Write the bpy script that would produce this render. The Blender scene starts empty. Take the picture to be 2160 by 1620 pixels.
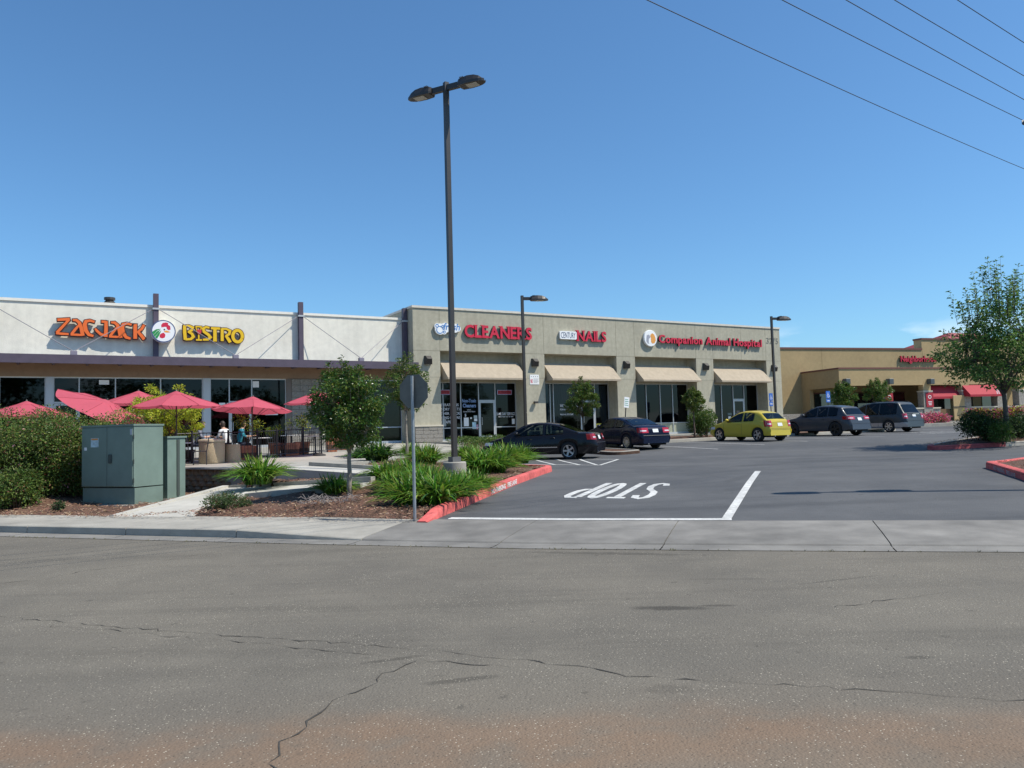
import bpy, bmesh, math, random
import numpy as np
from mathutils import Vector, Matrix, noise as mnoise
random.seed(7)
sc = bpy.context.scene
PI = math.pi

# ---------------------------------------------------------------- camera
FPX, EYE = 1650.0, 1.6
_up = np.array([-750, 27000, -1650.0]); _up /= np.linalg.norm(_up)
_fw = np.array([0, 0, -1.0]); _Y = _fw - _up * (_fw @ _up); _Y /= np.linalg.norm(_Y)
_X = np.cross(_Y, _up)
RC = np.array([_X, _Y, _up])            # camera axes -> world axes
CAM = np.array([0, 0, EYE])
cam_d = bpy.data.cameras.new('camera'); cam = bpy.data.objects.new('camera', cam_d)
sc.collection.objects.link(cam); sc.camera = cam
M = Matrix([[*RC[0]], [*RC[1]], [*RC[2]]]).to_4x4(); M.translation = Vector(CAM); cam.matrix_world = M
cam_d.sensor_width = 36; cam_d.lens = 36 * FPX / 2160; cam_d.clip_end = 5000; cam_d.clip_start = .05

# ---------------------------------------------------------------- light
SUN_EL, SUN_AZ = math.radians(55), math.radians(12)       # azimuth measured from +X towards the camera side
SUN = np.array([math.cos(SUN_EL) * math.cos(SUN_AZ), -math.cos(SUN_EL) * math.sin(SUN_AZ), math.sin(SUN_EL)])
sd = bpy.data.lights.new('sun', 'SUN'); sd.energy = 5.0; sd.angle = math.radians(.53); sd.color = (1, .935, .82)
so = bpy.data.objects.new('sun', sd); sc.collection.objects.link(so)
so.rotation_euler = Vector(SUN).to_track_quat('Z', 'Y').to_euler(); so.location = (30, -10, 40)
w = bpy.data.worlds.new('World'); sc.world = w; w.use_nodes = True
wn, wl = w.node_tree.nodes, w.node_tree.links
wn.clear()
sky = wn.new('ShaderNodeTexSky'); sky.sky_type = 'NISHITA'; sky.sun_disc = False
sky.sun_elevation = SUN_EL; sky.sun_rotation = math.atan2(SUN[0], SUN[1])
sky.air_density = 1.0; sky.dust_density = 0.6; sky.ozone_density = 3.0; sky.altitude = 0
bg = wn.new('ShaderNodeBackground'); bg.inputs[1].default_value = .15
out = wn.new('ShaderNodeOutputWorld')
tc = wn.new('ShaderNodeTexCoord'); sep = wn.new('ShaderNodeSeparateXYZ'); wl.new(tc.outputs['Generated'], sep.inputs[0])
mp = wn.new('ShaderNodeMapping'); mp.inputs['Scale'].default_value = (7, 7, 24); mp.inputs['Location'].default_value = (1.35, .2, .1)
wl.new(tc.outputs['Generated'], mp.inputs[0])
nz = wn.new('ShaderNodeTexNoise'); nz.inputs['Scale'].default_value = 1.0; nz.inputs['Detail'].default_value = 7; nz.inputs['Roughness'].default_value = .55
wl.new(mp.outputs[0], nz.inputs['Vector'])
cr = wn.new('ShaderNodeMapRange'); cr.interpolation_type = 'SMOOTHSTEP'; cr.inputs[1].default_value = .53; cr.inputs[2].default_value = .66; wl.new(nz.outputs[0], cr.inputs[0])
b1 = wn.new('ShaderNodeMapRange'); b1.interpolation_type = 'SMOOTHSTEP'; b1.inputs[1].default_value = .075; b1.inputs[2].default_value = .125; b1.inputs[3].default_value = 1; b1.inputs[4].default_value = 0
wl.new(sep.outputs[2], b1.inputs[0])
mm = wn.new('ShaderNodeMath'); mm.operation = 'MULTIPLY'; wl.new(cr.outputs[0], mm.inputs[0]); wl.new(b1.outputs[0], mm.inputs[1])
m2 = wn.new('ShaderNodeMath'); m2.operation = 'MULTIPLY'; wl.new(mm.outputs[0], m2.inputs[0]); m2.inputs[1].default_value = .5
mix = wn.new('ShaderNodeMixRGB'); wl.new(m2.outputs[0], mix.inputs[0]); mix.inputs[2].default_value = (8.2, 8.4, 8.7, 1)
tint = wn.new('ShaderNodeMixRGB'); tint.blend_type = 'MULTIPLY'; tint.inputs[0].default_value = 1; tint.inputs[2].default_value = (.55, .81, .96, 1)
wl.new(sky.outputs[0], tint.inputs[1]); wl.new(tint.outputs[0], mix.inputs[1])
wl.new(mix.outputs[0], bg.inputs[0]); wl.new(bg.outputs[0], out.inputs[0])
vs = sc.view_settings; vs.view_transform = 'Standard'; vs.look = 'None'; vs.exposure = 0.14; vs.gamma = 1; vs.use_curve_mapping = False
sc.cycles.max_bounces = 6; sc.cycles.transparent_max_bounces = 24; sc.cycles.use_denoising = True

# ---------------------------------------------------------------- photo pixel -> place, and the lie of the land
#LIB
def ray(px, py): return RC @ np.array([px - 1080, 810 - py, -FPX])
def proj(p):
    c = RC.T @ (np.array(p, float) - CAM); return 1080 - FPX * c[0] / c[2], 810 + FPX * c[1] / c[2]
def Zp(px, py, z): d = ray(px, py); return CAM + d * (z - EYE) / d[2]
def Dp(px, py, D): d = ray(px, py); return CAM + d * D / d[1]
UU = np.array([.951, -.309]); WW = np.array([.309, .951]); S0 = np.array([0, 10.74])
def A_(x, y): return (x - S0[0]) * UU[0] + (y - S0[1]) * UU[1]
def off(a): return float(np.interp(a, [-40, -20, -9.7, -3.8, 0, 3, 6.15, 14, 30], [1.0, .5, .24, .1, .08, .3, .6, 1.4, 3.0]))
def T_(x, y): return (x - S0[0]) * WW[0] + (y - S0[1]) * WW[1] - off(A_(x, y))
def AT(a, t): t2 = t + off(a); return np.array([S0[0] + UU[0] * a + WW[0] * t2, S0[1] + UU[1] * a + WW[1] * t2])
GT = [2.3, 3, 5, 8, 11, 14, 18, 20.9, 23.9, 26, 28.2, 31, 35, 39, 48, 60, 80]
GZ = [.11, .135, .20, .30, .36, .40, .44, .49, .62, .72, .80, .85, .89, .95, 1.08, 1.27, 1.4]
def G(x, y): return float(np.interp(T_(x, y), GT, GZ))
def hit(px, py, fn=None, dz=0, near=6.0, far=90.0):
    fn = fn or G; d = ray(px, py); d = d / d[1]
    prev = near
    s = near
    while s < far:
        p = CAM + d * s
        if p[2] <= fn(p[0], p[1]) + dz:
            lo, hi = prev, s
            for _ in range(30):
                m = (lo + hi) / 2; p = CAM + d * m
                if p[2] <= fn(p[0], p[1]) + dz: hi = m
                else: lo = m
            return CAM + d * hi
        prev = s; s += .1
    return CAM + d * far
R2 = np.array([.866, .5, 0]); N2 = np.array([-.5, .866, 0])
P0 = np.array([-5.1476, 41.0, 0])
def Fp(px, py, d=0):       # pixel -> (s, z) on the facade plane set back by d
    v = ray(px, py); q = P0 + N2 * d; p = CAM + v * ((q - CAM) @ N2) / (v @ N2); return (p - P0) @ R2, p[2]
def FW(s, d, z): return P0 + R2 * s + N2 * d + np.array([0, 0, z])
def Dist(x, y): return -(N2[:2] @ (np.array([x, y]) - P0[:2]))
def PG(x, y): return float(1.18 - .038 * min(max(Dist(x, y), 0), 10.0))
#ENDLIB
# ---------------------------------------------------------------- materials
MATS = {}
def mat(name, col, rough=.8, var=.0, vscale=6.0, bump=0.0, bscale=60.0, metal=0.0, spec=None, coat=0.0, var2=0.0, v2scale=.6, island=0.0, trans=0.0, col2=None, alpha=None, emit=None, streak=0.0):
    if name in MATS: return MATS[name]
    m = bpy.data.materials.new(name); m.use_nodes = True; MATS[name] = m
    nt = m.node_tree; n, l = nt.nodes, nt.links; p = n['Principled BSDF']
    p.inputs['Base Color'].default_value = (*col, 1); p.inputs['Roughness'].default_value = rough; p.inputs['Metallic'].default_value = metal
    if spec is not None: p.inputs['Specular IOR Level'].default_value = spec
    if coat: p.inputs['Coat Weight'].default_value = coat; p.inputs['Coat Roughness'].default_value = .03
    t = n.new('ShaderNodeTexCoord')
    cur = None
    def base():
        r = n.new('ShaderNodeRGB'); r.outputs[0].default_value = (*col, 1); return r.outputs[0]
    def mul(fac_out, lo, hi):
        nonlocal cur
        mr = n.new('ShaderNodeMapRange'); mr.inputs[1].default_value = .3; mr.inputs[2].default_value = .7; mr.inputs[3].default_value = lo; mr.inputs[4].default_value = hi
        l.new(fac_out, mr.inputs[0])
        mx = n.new('ShaderNodeMixRGB'); mx.blend_type = 'MULTIPLY'; mx.inputs[0].default_value = 1
        l.new(cur or base(), mx.inputs[1]); l.new(mr.outputs[0], mx.inputs[2]); cur = mx.outputs[0]
    if col2 is not None:
        z = n.new('ShaderNodeTexNoise'); z.inputs['Scale'].default_value = vscale; z.inputs['Detail'].default_value = 5; l.new(t.outputs['Object'], z.inputs['Vector'])
        mr = n.new('ShaderNodeMapRange'); mr.inputs[1].default_value = .42; mr.inputs[2].default_value = .6; l.new(z.outputs[0], mr.inputs[0])
        mx = n.new('ShaderNodeMixRGB'); mx.inputs[1].default_value = (*col, 1); mx.inputs[2].default_value = (*col2, 1); l.new(mr.outputs[0], mx.inputs[0]); cur = mx.outputs[0]
    if var:
        z = n.new('ShaderNodeTexNoise'); z.inputs['Scale'].default_value = vscale; z.inputs['Detail'].default_value = 6; z.inputs['Roughness'].default_value = .65; l.new(t.outputs['Object'], z.inputs['Vector'])
        mul(z.outputs[0], 1 - var, 1 + var)
    if var2:
        z = n.new('ShaderNodeTexNoise'); z.inputs['Scale'].default_value = v2scale; z.inputs['Detail'].default_value = 3; l.new(t.outputs['Object'], z.inputs['Vector'])
        mul(z.outputs[0], 1 - var2, 1 + var2)
    if streak:
        mpg = n.new('ShaderNodeMapping'); mpg.inputs['Scale'].default_value = (2.6, 2.6, .16); l.new(t.outputs['Object'], mpg.inputs[0])
        z = n.new('ShaderNodeTexNoise'); z.inputs['Scale'].default_value = 1.6; z.inputs['Detail'].default_value = 5; l.new(mpg.outputs[0], z.inputs['Vector'])
        mul(z.outputs[0], 1 - streak, 1 + streak * .6)
    if island:
        g = n.new('ShaderNodeNewGeometry')
        mr = n.new('ShaderNodeMapRange'); mr.inputs[3].default_value = 1 - island; mr.inputs[4].default_value = 1 + island; l.new(g.outputs['Random Per Island'], mr.inputs[0])
        mx = n.new('ShaderNodeMixRGB'); mx.blend_type = 'MULTIPLY'; mx.inputs[0].default_value = 1
        l.new(cur or base(), mx.inputs[1]); l.new(mr.outputs[0], mx.inputs[2]); cur = mx.outputs[0]
        hs = n.new('ShaderNodeHueSaturation'); m3 = n.new('ShaderNodeMath'); m3.operation = 'MULTIPLY_ADD'; m3.inputs[1].default_value = .06; m3.inputs[2].default_value = .47
        w3 = n.new('ShaderNodeTexWhiteNoise'); w3.noise_dimensions = '1D'; l.new(g.outputs['Random Per Island'], w3.inputs['W']); l.new(w3.outputs[0], m3.inputs[0]); l.new(m3.outputs[0], hs.inputs['Hue']); l.new(cur, hs.inputs['Color']); cur = hs.outputs[0]
    if cur is not None: l.new(cur, p.inputs['Base Color'])
    if bump:
        z = n.new('ShaderNodeTexNoise'); z.inputs['Scale'].default_value = bscale; z.inputs['Detail'].default_value = 4; l.new(t.outputs['Object'], z.inputs['Vector'])
        b = n.new('ShaderNodeBump'); b.inputs['Strength'].default_value = bump; b.inputs['Distance'].default_value = .02; l.new(z.outputs[0], b.inputs['Height']); l.new(b.outputs[0], p.inputs['Normal'])
    if trans:      # thin leaf: some light comes through
        tr = n.new('ShaderNodeBsdfTranslucent'); mxs = n.new('ShaderNodeMixShader'); mxs.inputs[0].default_value = trans
        if cur is not None: l.new(cur, tr.inputs[0])
        else: tr.inputs[0].default_value = (*col, 1)
        l.new(p.outputs[0], mxs.inputs[1]); l.new(tr.outputs[0], mxs.inputs[2]); l.new(mxs.outputs[0], n['Material Output'].inputs[0])
    if emit: p.inputs['Emission Color'].default_value = (*emit[:3], 1); p.inputs['Emission Strength'].default_value = emit[3]
    return m
def glass(name, tint, clear=.6, rough=.02):
    if name in MATS: return MATS[name]
    m = bpy.data.materials.new(name); m.use_nodes = True; MATS[name] = m
    n, l = m.node_tree.nodes, m.node_tree.links; n.remove(n['Principled BSDF'])
    tr = n.new('ShaderNodeBsdfTransparent'); tr.inputs[0].default_value = (*[c * clear for c in tint], 1)
    gl = n.new('ShaderNodeBsdfGlossy'); gl.inputs['Roughness'].default_value = rough; gl.inputs[0].default_value = (.9, .95, 1, 1)
    fr = n.new('ShaderNodeFresnel'); fr.inputs[0].default_value = 1.36
    mx = n.new('ShaderNodeMixShader'); l.new(fr.outputs[0], mx.inputs[0]); l.new(tr.outputs[0], mx.inputs[1]); l.new(gl.outputs[0], mx.inputs[2]); l.new(mx.outputs[0], n['Material Output'].inputs[0])
    return m
def shader_nodes(name):
    m = bpy.data.materials.new(name); m.use_nodes = True; MATS[name] = m
    return m, m.node_tree.nodes, m.node_tree.links

# ---------------------------------------------------------------- mesh helpers
COL = sc.collection
class MB:
    def __init__(s): s.v = []; s.f = []; s.m = []
    def add(s, vs, fs, mi=0):
        b = len(s.v); s.v += [tuple(float(c) for c in v) for v in vs]
        for f in fs: s.f.append(tuple(b + i for i in f)); s.m.append(mi)
        return s
    def box(s, x0, x1, y0, y1, z0, z1, mi=0):
        return s.add([(x0, y0, z0), (x1, y0, z0), (x1, y1, z0), (x0, y1, z0), (x0, y0, z1), (x1, y0, z1), (x1, y1, z1), (x0, y1, z1)],
                     [(3, 2, 1, 0), (4, 5, 6, 7), (0, 1, 5, 4), (1, 2, 6, 5), (2, 3, 7, 6), (3, 0, 4, 7)], mi)
    def bbox(s, x0, x1, y0, y1, z0, z1, b=.01, mi=0):     # box with chamfered edges
        bm = bmesh.new(); bmesh.ops.create_cube(bm, size=1)
        for v in bm.verts: v.co = Vector(((x0 + x1) / 2 + v.co.x * (x1 - x0), (y0 + y1) / 2 + v.co.y * (y1 - y0), (z0 + z1) / 2 + v.co.z * (z1 - z0)))
        bmesh.ops.bevel(bm, geom=bm.edges[:] , offset=b, segments=1, affect='EDGES')
        bm.verts.index_update(); s.add([v.co[:] for v in bm.verts], [[v.index for v in f.verts] for f in bm.faces], mi); bm.free(); return s
    def prism(s, poly, z0, z1, mi=0, bottom=False):        # poly: list of (x, y[, z top])
        n = len(poly); top = [(p[0], p[1], (p[2] if len(p) > 2 else z1)) for p in poly]
        bot = [(p[0], p[1], z0) for p in poly]
        ar = sum(poly[i][0] * poly[(i + 1) % n][1] - poly[(i + 1) % n][0] * poly[i][1] for i in range(n))
        o = range(n) if ar > 0 else range(n - 1, -1, -1); o = list(o)
        s.add([top[i] for i in o] + [bot[i] for i in o], [tuple(range(n))] + [(i, i + n, (i + 1) % n + n, (i + 1) % n) for i in range(n)] + ([tuple(range(2 * n - 1, n - 1, -1))] if bottom else []), mi); return s
    def tube(s, pts, r, k=8, mi=0, cap=True):
        pts = [Vector(p) for p in pts]; rs = r if isinstance(r, (list, tuple)) else [r] * len(pts)
        rings = []; ref = Vector((.31, .2, .93)); b = len(s.v)
        for i, p in enumerate(pts):
            t = (pts[min(i + 1, len(pts) - 1)] - pts[max(i - 1, 0)]).normalized()
            if abs(t.dot(ref)) > .95: ref = Vector((1, .1, 0))
            u = t.cross(ref).normalized(); v = t.cross(u)
            for j in range(k):
                a = 2 * PI * j / k; s.v.append(tuple(p + (u * math.cos(a) + v * math.sin(a)) * rs[i]))
        for i in range(len(pts) - 1):
            for j in range(k):
                s.f.append((b + i * k + j, b + i * k + (j + 1) % k, b + (i + 1) * k + (j + 1) % k, b + (i + 1) * k + j)); s.m.append(mi)
        if cap:
            s.f.append(tuple(b + j for j in range(k - 1, -1, -1))); s.m.append(mi); e = b + (len(pts) - 1) * k
            s.f.append(tuple(e + j for j in range(k))); s.m.append(mi)
        return s
    def lathe(s, prof, k=24, c=(0, 0, 0), mi=0, axis='z'):
        b = len(s.v)
        for r, z in prof:
            for j in range(k):
                a = 2 * PI * j / k
                x, y = r * math.cos(a), r * math.sin(a)
                s.v.append((c[0] + x, c[1] + y, c[2] + z) if axis == 'z' else (c[0] + x, c[1] + z, c[2] + y))
        for i in range(len(prof) - 1):
            for j in range(k):
                q = (b + i * k + j, b + i * k + (j + 1) % k, b + (i + 1) * k + (j + 1) % k, b + (i + 1) * k + j)
                s.f.append(q if axis == 'z' else q[::-1]); s.m.append(mi)
        return s
    def grid(s, P, mi=0, flip=False):       # P[i][j]
        b = len(s.v); n, m = len(P), len(P[0])
        for row in P: s.v += [tuple(float(c) for c in p) for p in row]
        for i in range(n - 1):
            for j in range(m - 1):
                q = (b + i * m + j, b + i * m + j + 1, b + (i + 1) * m + j + 1, b + (i + 1) * m + j)
                s.f.append(q[::-1] if flip else q); s.m.append(mi)
        return s
    def mesh(s, name, mats, smooth=False):
        me = bpy.data.meshes.new(name); me.from_pydata(s.v, [], s.f); mats = mats if isinstance(mats, (list, tuple)) else [mats]
        for m in mats: me.materials.append(m)
        if len(mats) > 1: me.polygons.foreach_set('material_index', s.m)
        if smooth: me.polygons.foreach_set('use_smooth', [True] * len(s.f))
        me.update(); return me
    def build(s, name, mats, parent=None, smooth=False, angle=None, **tags):
        o = bpy.data.objects.new(name, s.mesh(name, mats, smooth or angle is not None)); COL.objects.link(o)
        if angle is not None:
            bm = bmesh.new(); bm.from_mesh(o.data)
            for e in bm.edges: e.smooth = not (len(e.link_faces) == 2 and e.calc_face_angle(0) > angle)
            bm.to_mesh(o.data); bm.free()
        if parent: o.parent = parent
        for k, v in tags.items(): o[k] = v
        return o
def thing(name, label, cat, loc=(0, 0, 0), rz=0, group=None):
    o = bpy.data.objects.new(name, None); COL.objects.link(o); o.location = [float(c) for c in loc]; o.rotation_euler = (0, 0, rz); o.empty_display_size = .2
    o['label'] = label; o['category'] = cat
    if group: o['group'] = group
    return o
def tag(o, label, cat, group=None):
    o['label'] = label; o['category'] = cat
    if group: o['group'] = group
    return o
def struct(o): o['kind'] = 'structure'; return o
def place(me, name, parent=None, loc=(0, 0, 0), rot=(0, 0, 0), scale=(1, 1, 1)):
    o = bpy.data.objects.new(name, me); COL.objects.link(o); o.parent = parent; o.location = [float(c) for c in loc]; o.rotation_euler = rot; o.scale = scale; return o
def text_mesh(txt, size, mb=None, org=(0, 0, 0), ux=(1, 0, 0), uy=(0, 0, 1), width=None, bold=0.0, depth=0.0, mi=0, align='LEFT', sx=1.0, height=None):
    """flat or extruded lettering: returns verts laid out from org along ux / uy"""
    cu = bpy.data.curves.new('t', 'FONT'); cu.body = txt; cu.size = 1; cu.offset = bold; cu.resolution_u = 3; cu.align_x = align; cu.extrude = .5 if depth else 0
    o = bpy.data.objects.new('t', cu); COL.objects.link(o)
    dg = bpy.context.evaluated_depsgraph_get(); dg.update(); me = bpy.data.meshes.new_from_object(o.evaluated_get(dg))
    vs = np.array([v.co[:] for v in me.vertices]) if len(me.vertices) else np.zeros((0, 3)); fs = [tuple(p.vertices) for p in me.polygons]
    bpy.data.objects.remove(o); bpy.data.curves.remove(cu); bpy.data.meshes.remove(me)
    if not len(vs): return mb
    kx = ky = size
    if height: ky = height / (vs[:, 1].max() - vs[:, 1].min())
    if width: kx = width / (vs[:, 0].max() - vs[:, 0].min())
    elif height: kx = ky * sx
    if width and align == 'LEFT': vs[:, 0] -= vs[:, 0].min()
    if height: vs[:, 1] -= vs[:, 1].min()
    ux, uy = np.array(ux, float), np.array(uy, float); nn = np.cross(ux, uy)
    q = [np.array(org) + ux * v[0] * kx + uy * v[1] * ky + nn * (v[2] + .5) * depth if depth else np.array(org) + ux * v[0] * kx + uy * v[1] * ky for v in vs]
    mb = mb or MB(); mb.add(q, fs, mi); return mb
def stroke(mb, pts, wd, y0, y1, mi=0, closed=False, f=None):
    """thick 2-D polyline (u, v) extruded in depth from y0 (front) to y1; f maps (u, v, depth) to a point; wd number or list"""
    P = [np.array(p, float) for p in pts]; n = len(P); ws = wd if isinstance(wd, (list, tuple)) else [wd] * n
    L, Rr = [], []
    for i in range(n):
        a = P[i] - P[i - 1] if (i > 0 or closed) else P[1] - P[0]
        b = P[(i + 1) % n] - P[i] if (i < n - 1 or closed) else P[-1] - P[-2]
        a = a / (np.linalg.norm(a) + 1e-9); b = b / (np.linalg.norm(b) + 1e-9); t = a + b; t = t / (np.linalg.norm(t) + 1e-9)
        nr = np.array([-t[1], t[0]]); c = max(.55, nr @ np.array([-a[1], a[0]])); h = ws[i] / 2 / c
        L.append(P[i] + nr * h); Rr.append(P[i] - nr * h)
    f = f or (lambda u, v, d: (u, d, v))
    m = n if closed else n - 1
    vs = [f(*p, y0) for p in L] + [f(*p, y0) for p in Rr] + [f(*p, y1) for p in L] + [f(*p, y1) for p in Rr]
    fs = []
    for i in range(m):
        j = (i + 1) % n
        fs += [(i, i + n, j + n, j), (i + 2 * n, j + 2 * n, j + 3 * n, i + 3 * n), (i, j, j + 2 * n, i + 2 * n), (i + n, i + 3 * n, j + 3 * n, j + n)]
    if not closed: fs += [(0, 2 * n, 3 * n, n), (n - 1, 2 * n - 1, 4 * n - 1, 3 * n - 1)]
    mb.add(vs, fs, mi); return mb
def arc(cx, cy, rx, ry, a0, a1, n=10): return [(cx + rx * math.cos(math.radians(a0 + (a1 - a0) * i / n)), cy + ry * math.sin(math.radians(a0 + (a1 - a0) * i / n))) for i in range(n + 1)]
def jit(a): return random.uniform(-a, a)
# ---------------------------------------------------------------- ground materials
def asphalt(name, c0, c1, speck, speck_amt, speck_scale, stains=False, red=False):
    m, n, l = shader_nodes(name); p = n['Principled BSDF']; p.inputs['Roughness'].default_value = .9; p.inputs['Specular IOR Level'].default_value = .25
    t = n.new('ShaderNodeTexCoord'); O = t.outputs['Object']
    def noise(s, d=4, r=.6, vec=O):
        z = n.new('ShaderNodeTexNoise'); z.inputs['Scale'].default_value = s; z.inputs['Detail'].default_value = d; z.inputs['Roughness'].default_value = r; l.new(vec, z.inputs['Vector']); return z.outputs[0]
    def ramp(src, a, b, lo=0, hi=1):
        r = n.new('ShaderNodeMapRange'); r.interpolation_type = 'SMOOTHSTEP'; r.inputs[1].default_value = a; r.inputs[2].default_value = b; r.inputs[3].default_value = lo; r.inputs[4].default_value = hi; l.new(src, r.inputs[0]); return r.outputs[0]
    def mixc(fac, a, b, mode='MIX'):
        x = n.new('ShaderNodeMixRGB'); x.blend_type = mode
        l.new(fac, x.inputs[0]) if not isinstance(fac, float) else setattr(x.inputs[0], 'default_value', fac)
        for i, v in ((1, a), (2, b)):
            if isinstance(v, tuple): x.inputs[i].default_value = (*v, 1)
            else: l.new(v, x.inputs[i])
        return x.outputs[0]
    c = mixc(ramp(noise(.35, 5), .35, .65), c0, c1)
    c = mixc(.22, c, mixc(noise(38, 3, .7), (.0, .0, .0), (1, 1, 1)), 'OVERLAY')
    # long faint tyre-darkened bands along the road
    mp = n.new('ShaderNodeMapping'); mp.inputs['Rotation'].default_value = (0, 0, math.radians(18)); mp.inputs['Scale'].default_value = (.06, .9, 1); l.new(O, mp.inputs[0])
    c = mixc(ramp(noise(1.3, 4, .6, mp.outputs[0]), .5, .72, 0, .42), c, tuple(v * .62 for v in c0))
    if red:            # red-brown dirt washed along the near shoulder
        sx = n.new('ShaderNodeSeparateXYZ'); l.new(O, sx.inputs[0])
        dv = n.new('ShaderNodeMath'); dv.operation = 'MULTIPLY_ADD'; dv.inputs[1].default_value = -.0; dv.inputs[2].default_value = 0; l.new(sx.outputs[0], dv.inputs[0])
        wob = n.new('ShaderNodeMath'); wob.operation = 'MULTIPLY_ADD'; l.new(noise(.5, 4), wob.inputs[0]); wob.inputs[1].default_value = 1.3; l.new(sx.outputs[1], wob.inputs[2])
        xs = n.new('ShaderNodeMath'); xs.operation = 'ABSOLUTE'
        ad = n.new('ShaderNodeMath'); ad.operation = 'SUBTRACT'; ad.inputs[1].default_value = 4.72; l.new(wob.outputs[0], ad.inputs[0]); l.new(ad.outputs[0], xs.inputs[0])
        band = ramp(xs.outputs[0], .12, .62, 1, 0)
        pat = n.new('ShaderNodeMath'); pat.operation = 'MULTIPLY'; l.new(band, pat.inputs[0]); l.new(ramp(noise(2.2, 5), .3, .62, .12, .6), pat.inputs[1])
        c = mixc(pat.outputs[0], c, (.21, .125, .075))
        low = ramp(wob.outputs[0], 3.6, 6.2, .42, 0); c = mixc(low, c, (.20, .142, .095))
    if stains:
        for (x, y, a, b, ang, s) in stains:
            m1 = n.new('ShaderNodeMapping'); m1.vector_type = 'TEXTURE'; m1.inputs['Location'].default_value = (x, y, 0); m1.inputs['Rotation'].default_value = (0, 0, math.radians(ang)); m1.inputs['Scale'].default_value = (a, b, 1); l.new(O, m1.inputs[0])
            ln = n.new('ShaderNodeVectorMath'); ln.operation = 'LENGTH'; l.new(m1.outputs[0], ln.inputs[0])
            sm = n.new('ShaderNodeMath'); sm.operation = 'MULTIPLY_ADD'; l.new(noise(5, 5), sm.inputs[0]); sm.inputs[1].default_value = 1.3; l.new(ln.outputs['Value'], sm.inputs[2])
            c = mixc(ramp(sm.outputs[0], 1.1, 1.75, s, 0), c, tuple(v * .38 for v in c0))
    # small drips, scuffs and patchy wear
    pw = noise(1.1, 6, .7); c = mixc(ramp(pw, .46, .75, 0, .30), c, tuple(v * 1.35 for v in c1)); c = mixc(ramp(noise(6.5, 3, .5), .66, .74, 0, .45), c, tuple(v * .5 for v in c0))
    mq = n.new('ShaderNodeMapping'); mq.inputs['Rotation'].default_value = (0, 0, math.radians(-62)); mq.inputs['Scale'].default_value = (.10, 1.5, 1); l.new(O, mq.inputs[0]); c = mixc(ramp(noise(1.2, 5, .65, mq.outputs[0]), .52, .70, 0, .28), c, tuple(v * .6 for v in c0))
    # stones showing in the surface
    vo = n.new('ShaderNodeTexVoronoi'); vo.inputs['Scale'].default_value = speck_scale; vo.inputs['Randomness'].default_value = 1; l.new(O, vo.inputs['Vector'])
    wn_ = n.new('ShaderNodeTexWhiteNoise'); l.new(vo.outputs['Position'], wn_.inputs['Vector'])
    sel0 = ramp(wn_.outputs['Value'], .72, .97); sv = n.new('ShaderNodeMath'); sv.operation = 'MULTIPLY'; l.new(sel0, sv.inputs[0]); l.new(ramp(noise(.9, 4, .7), .35, .68, .25, 1), sv.inputs[1]); sel = sv.outputs[0]; spot = ramp(vo.outputs['Distance'], .18, .34, 1, 0)
    mu = n.new('ShaderNodeMath'); mu.operation = 'MULTIPLY'; l.new(sel, mu.inputs[0]); l.new(spot, mu.inputs[1])
    m4 = n.new('ShaderNodeMath'); m4.operation = 'MULTIPLY'; m4.inputs[1].default_value = speck_amt; l.new(mu.outputs[0], m4.inputs[0])
    c = mixc(m4.outputs[0], c, speck)
    seld = ramp(wn_.outputs['Value'], .25, .12); m5 = n.new('ShaderNodeMath'); m5.operation = 'MULTIPLY'; l.new(seld, m5.inputs[0]); l.new(spot, m5.inputs[1])
    m6 = n.new('ShaderNodeMath'); m6.operation = 'MULTIPLY'; m6.inputs[1].default_value = speck_amt * .8; l.new(m5.outputs[0], m6.inputs[0])
    c = mixc(m6.outputs[0], c, tuple(v * .35 for v in c0))
    l.new(c, p.inputs['Base Color'])
    b = n.new('ShaderNodeBump'); b.inputs['Strength'].default_value = .5; b.inputs['Distance'].default_value = .008; l.new(vo.outputs['Distance'], b.inputs['Height']); l.new(b.outputs[0], p.inputs['Normal'])
    return m
M_street = asphalt('street_asphalt', (.128, .117, .098), (.158, .143, .117), (.60, .55, .44), 1.0, 64, red=True,
                   stains=[(1.35, 7.05, .42, .10, -6, .75), (1.75, 7.1, .25, .05, -2, .6), (-.9, 5.7, .25, .05, 20, .5), (-.35, 5.2, .3, .06, 15, .5), (3.3, 8.1, .6, .05, 20, .35), (2.2, 8.3, .5, .04, -8, .35), (1.2, 10.2, 1.4, .12, -16, .5), (2.7, 5.4, .12, .05, 0, .5), (3.9, 5.8, .1, .04, 0, .5), (.9, 4.9, .2, .1, 0, .25)])
M_lot = asphalt('lot_asphalt', (.080, .083, .088), (.105, .107, .110), (.25, .25, .25), .25, 45, stains=[(4.6, 16.6, 1.2, .25, 40, .3), (5.4, 19, 1.8, .2, 60, .25), (8, 24, 3, .4, 30, .25), (10, 20, 2.5, .2, 10, .2)])
M_conc = mat('concrete', (.325, .308, .268), .9, var=.16, vscale=2.2, var2=.14, v2scale=.5, bump=.25, bscale=90)
M_apron = mat('apron_concrete', (.185, .176, .160), .9, var=.2, vscale=1.8, var2=.24, v2scale=.45, bump=.25, bscale=90)
M_concw = mat('pale_concrete', (.46, .44, .39), .9, var=.12, vscale=2.5, var2=.1, v2scale=.7, bump=.2, bscale=80)
M_curb = mat('kerb_concrete', (.33, .31, .27), .9, var=.25, vscale=3, bump=.3, bscale=60)
M_red = mat('red_kerb_paint', (.53, .10, .09), .8, var=.3, vscale=9, var2=.22, v2scale=1.4, bump=.25, bscale=60)
M_redold = mat('faded_red_kerb_paint', (.38, .07, .07), .8, var=.3, vscale=7, bump=.3, bscale=60)
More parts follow.
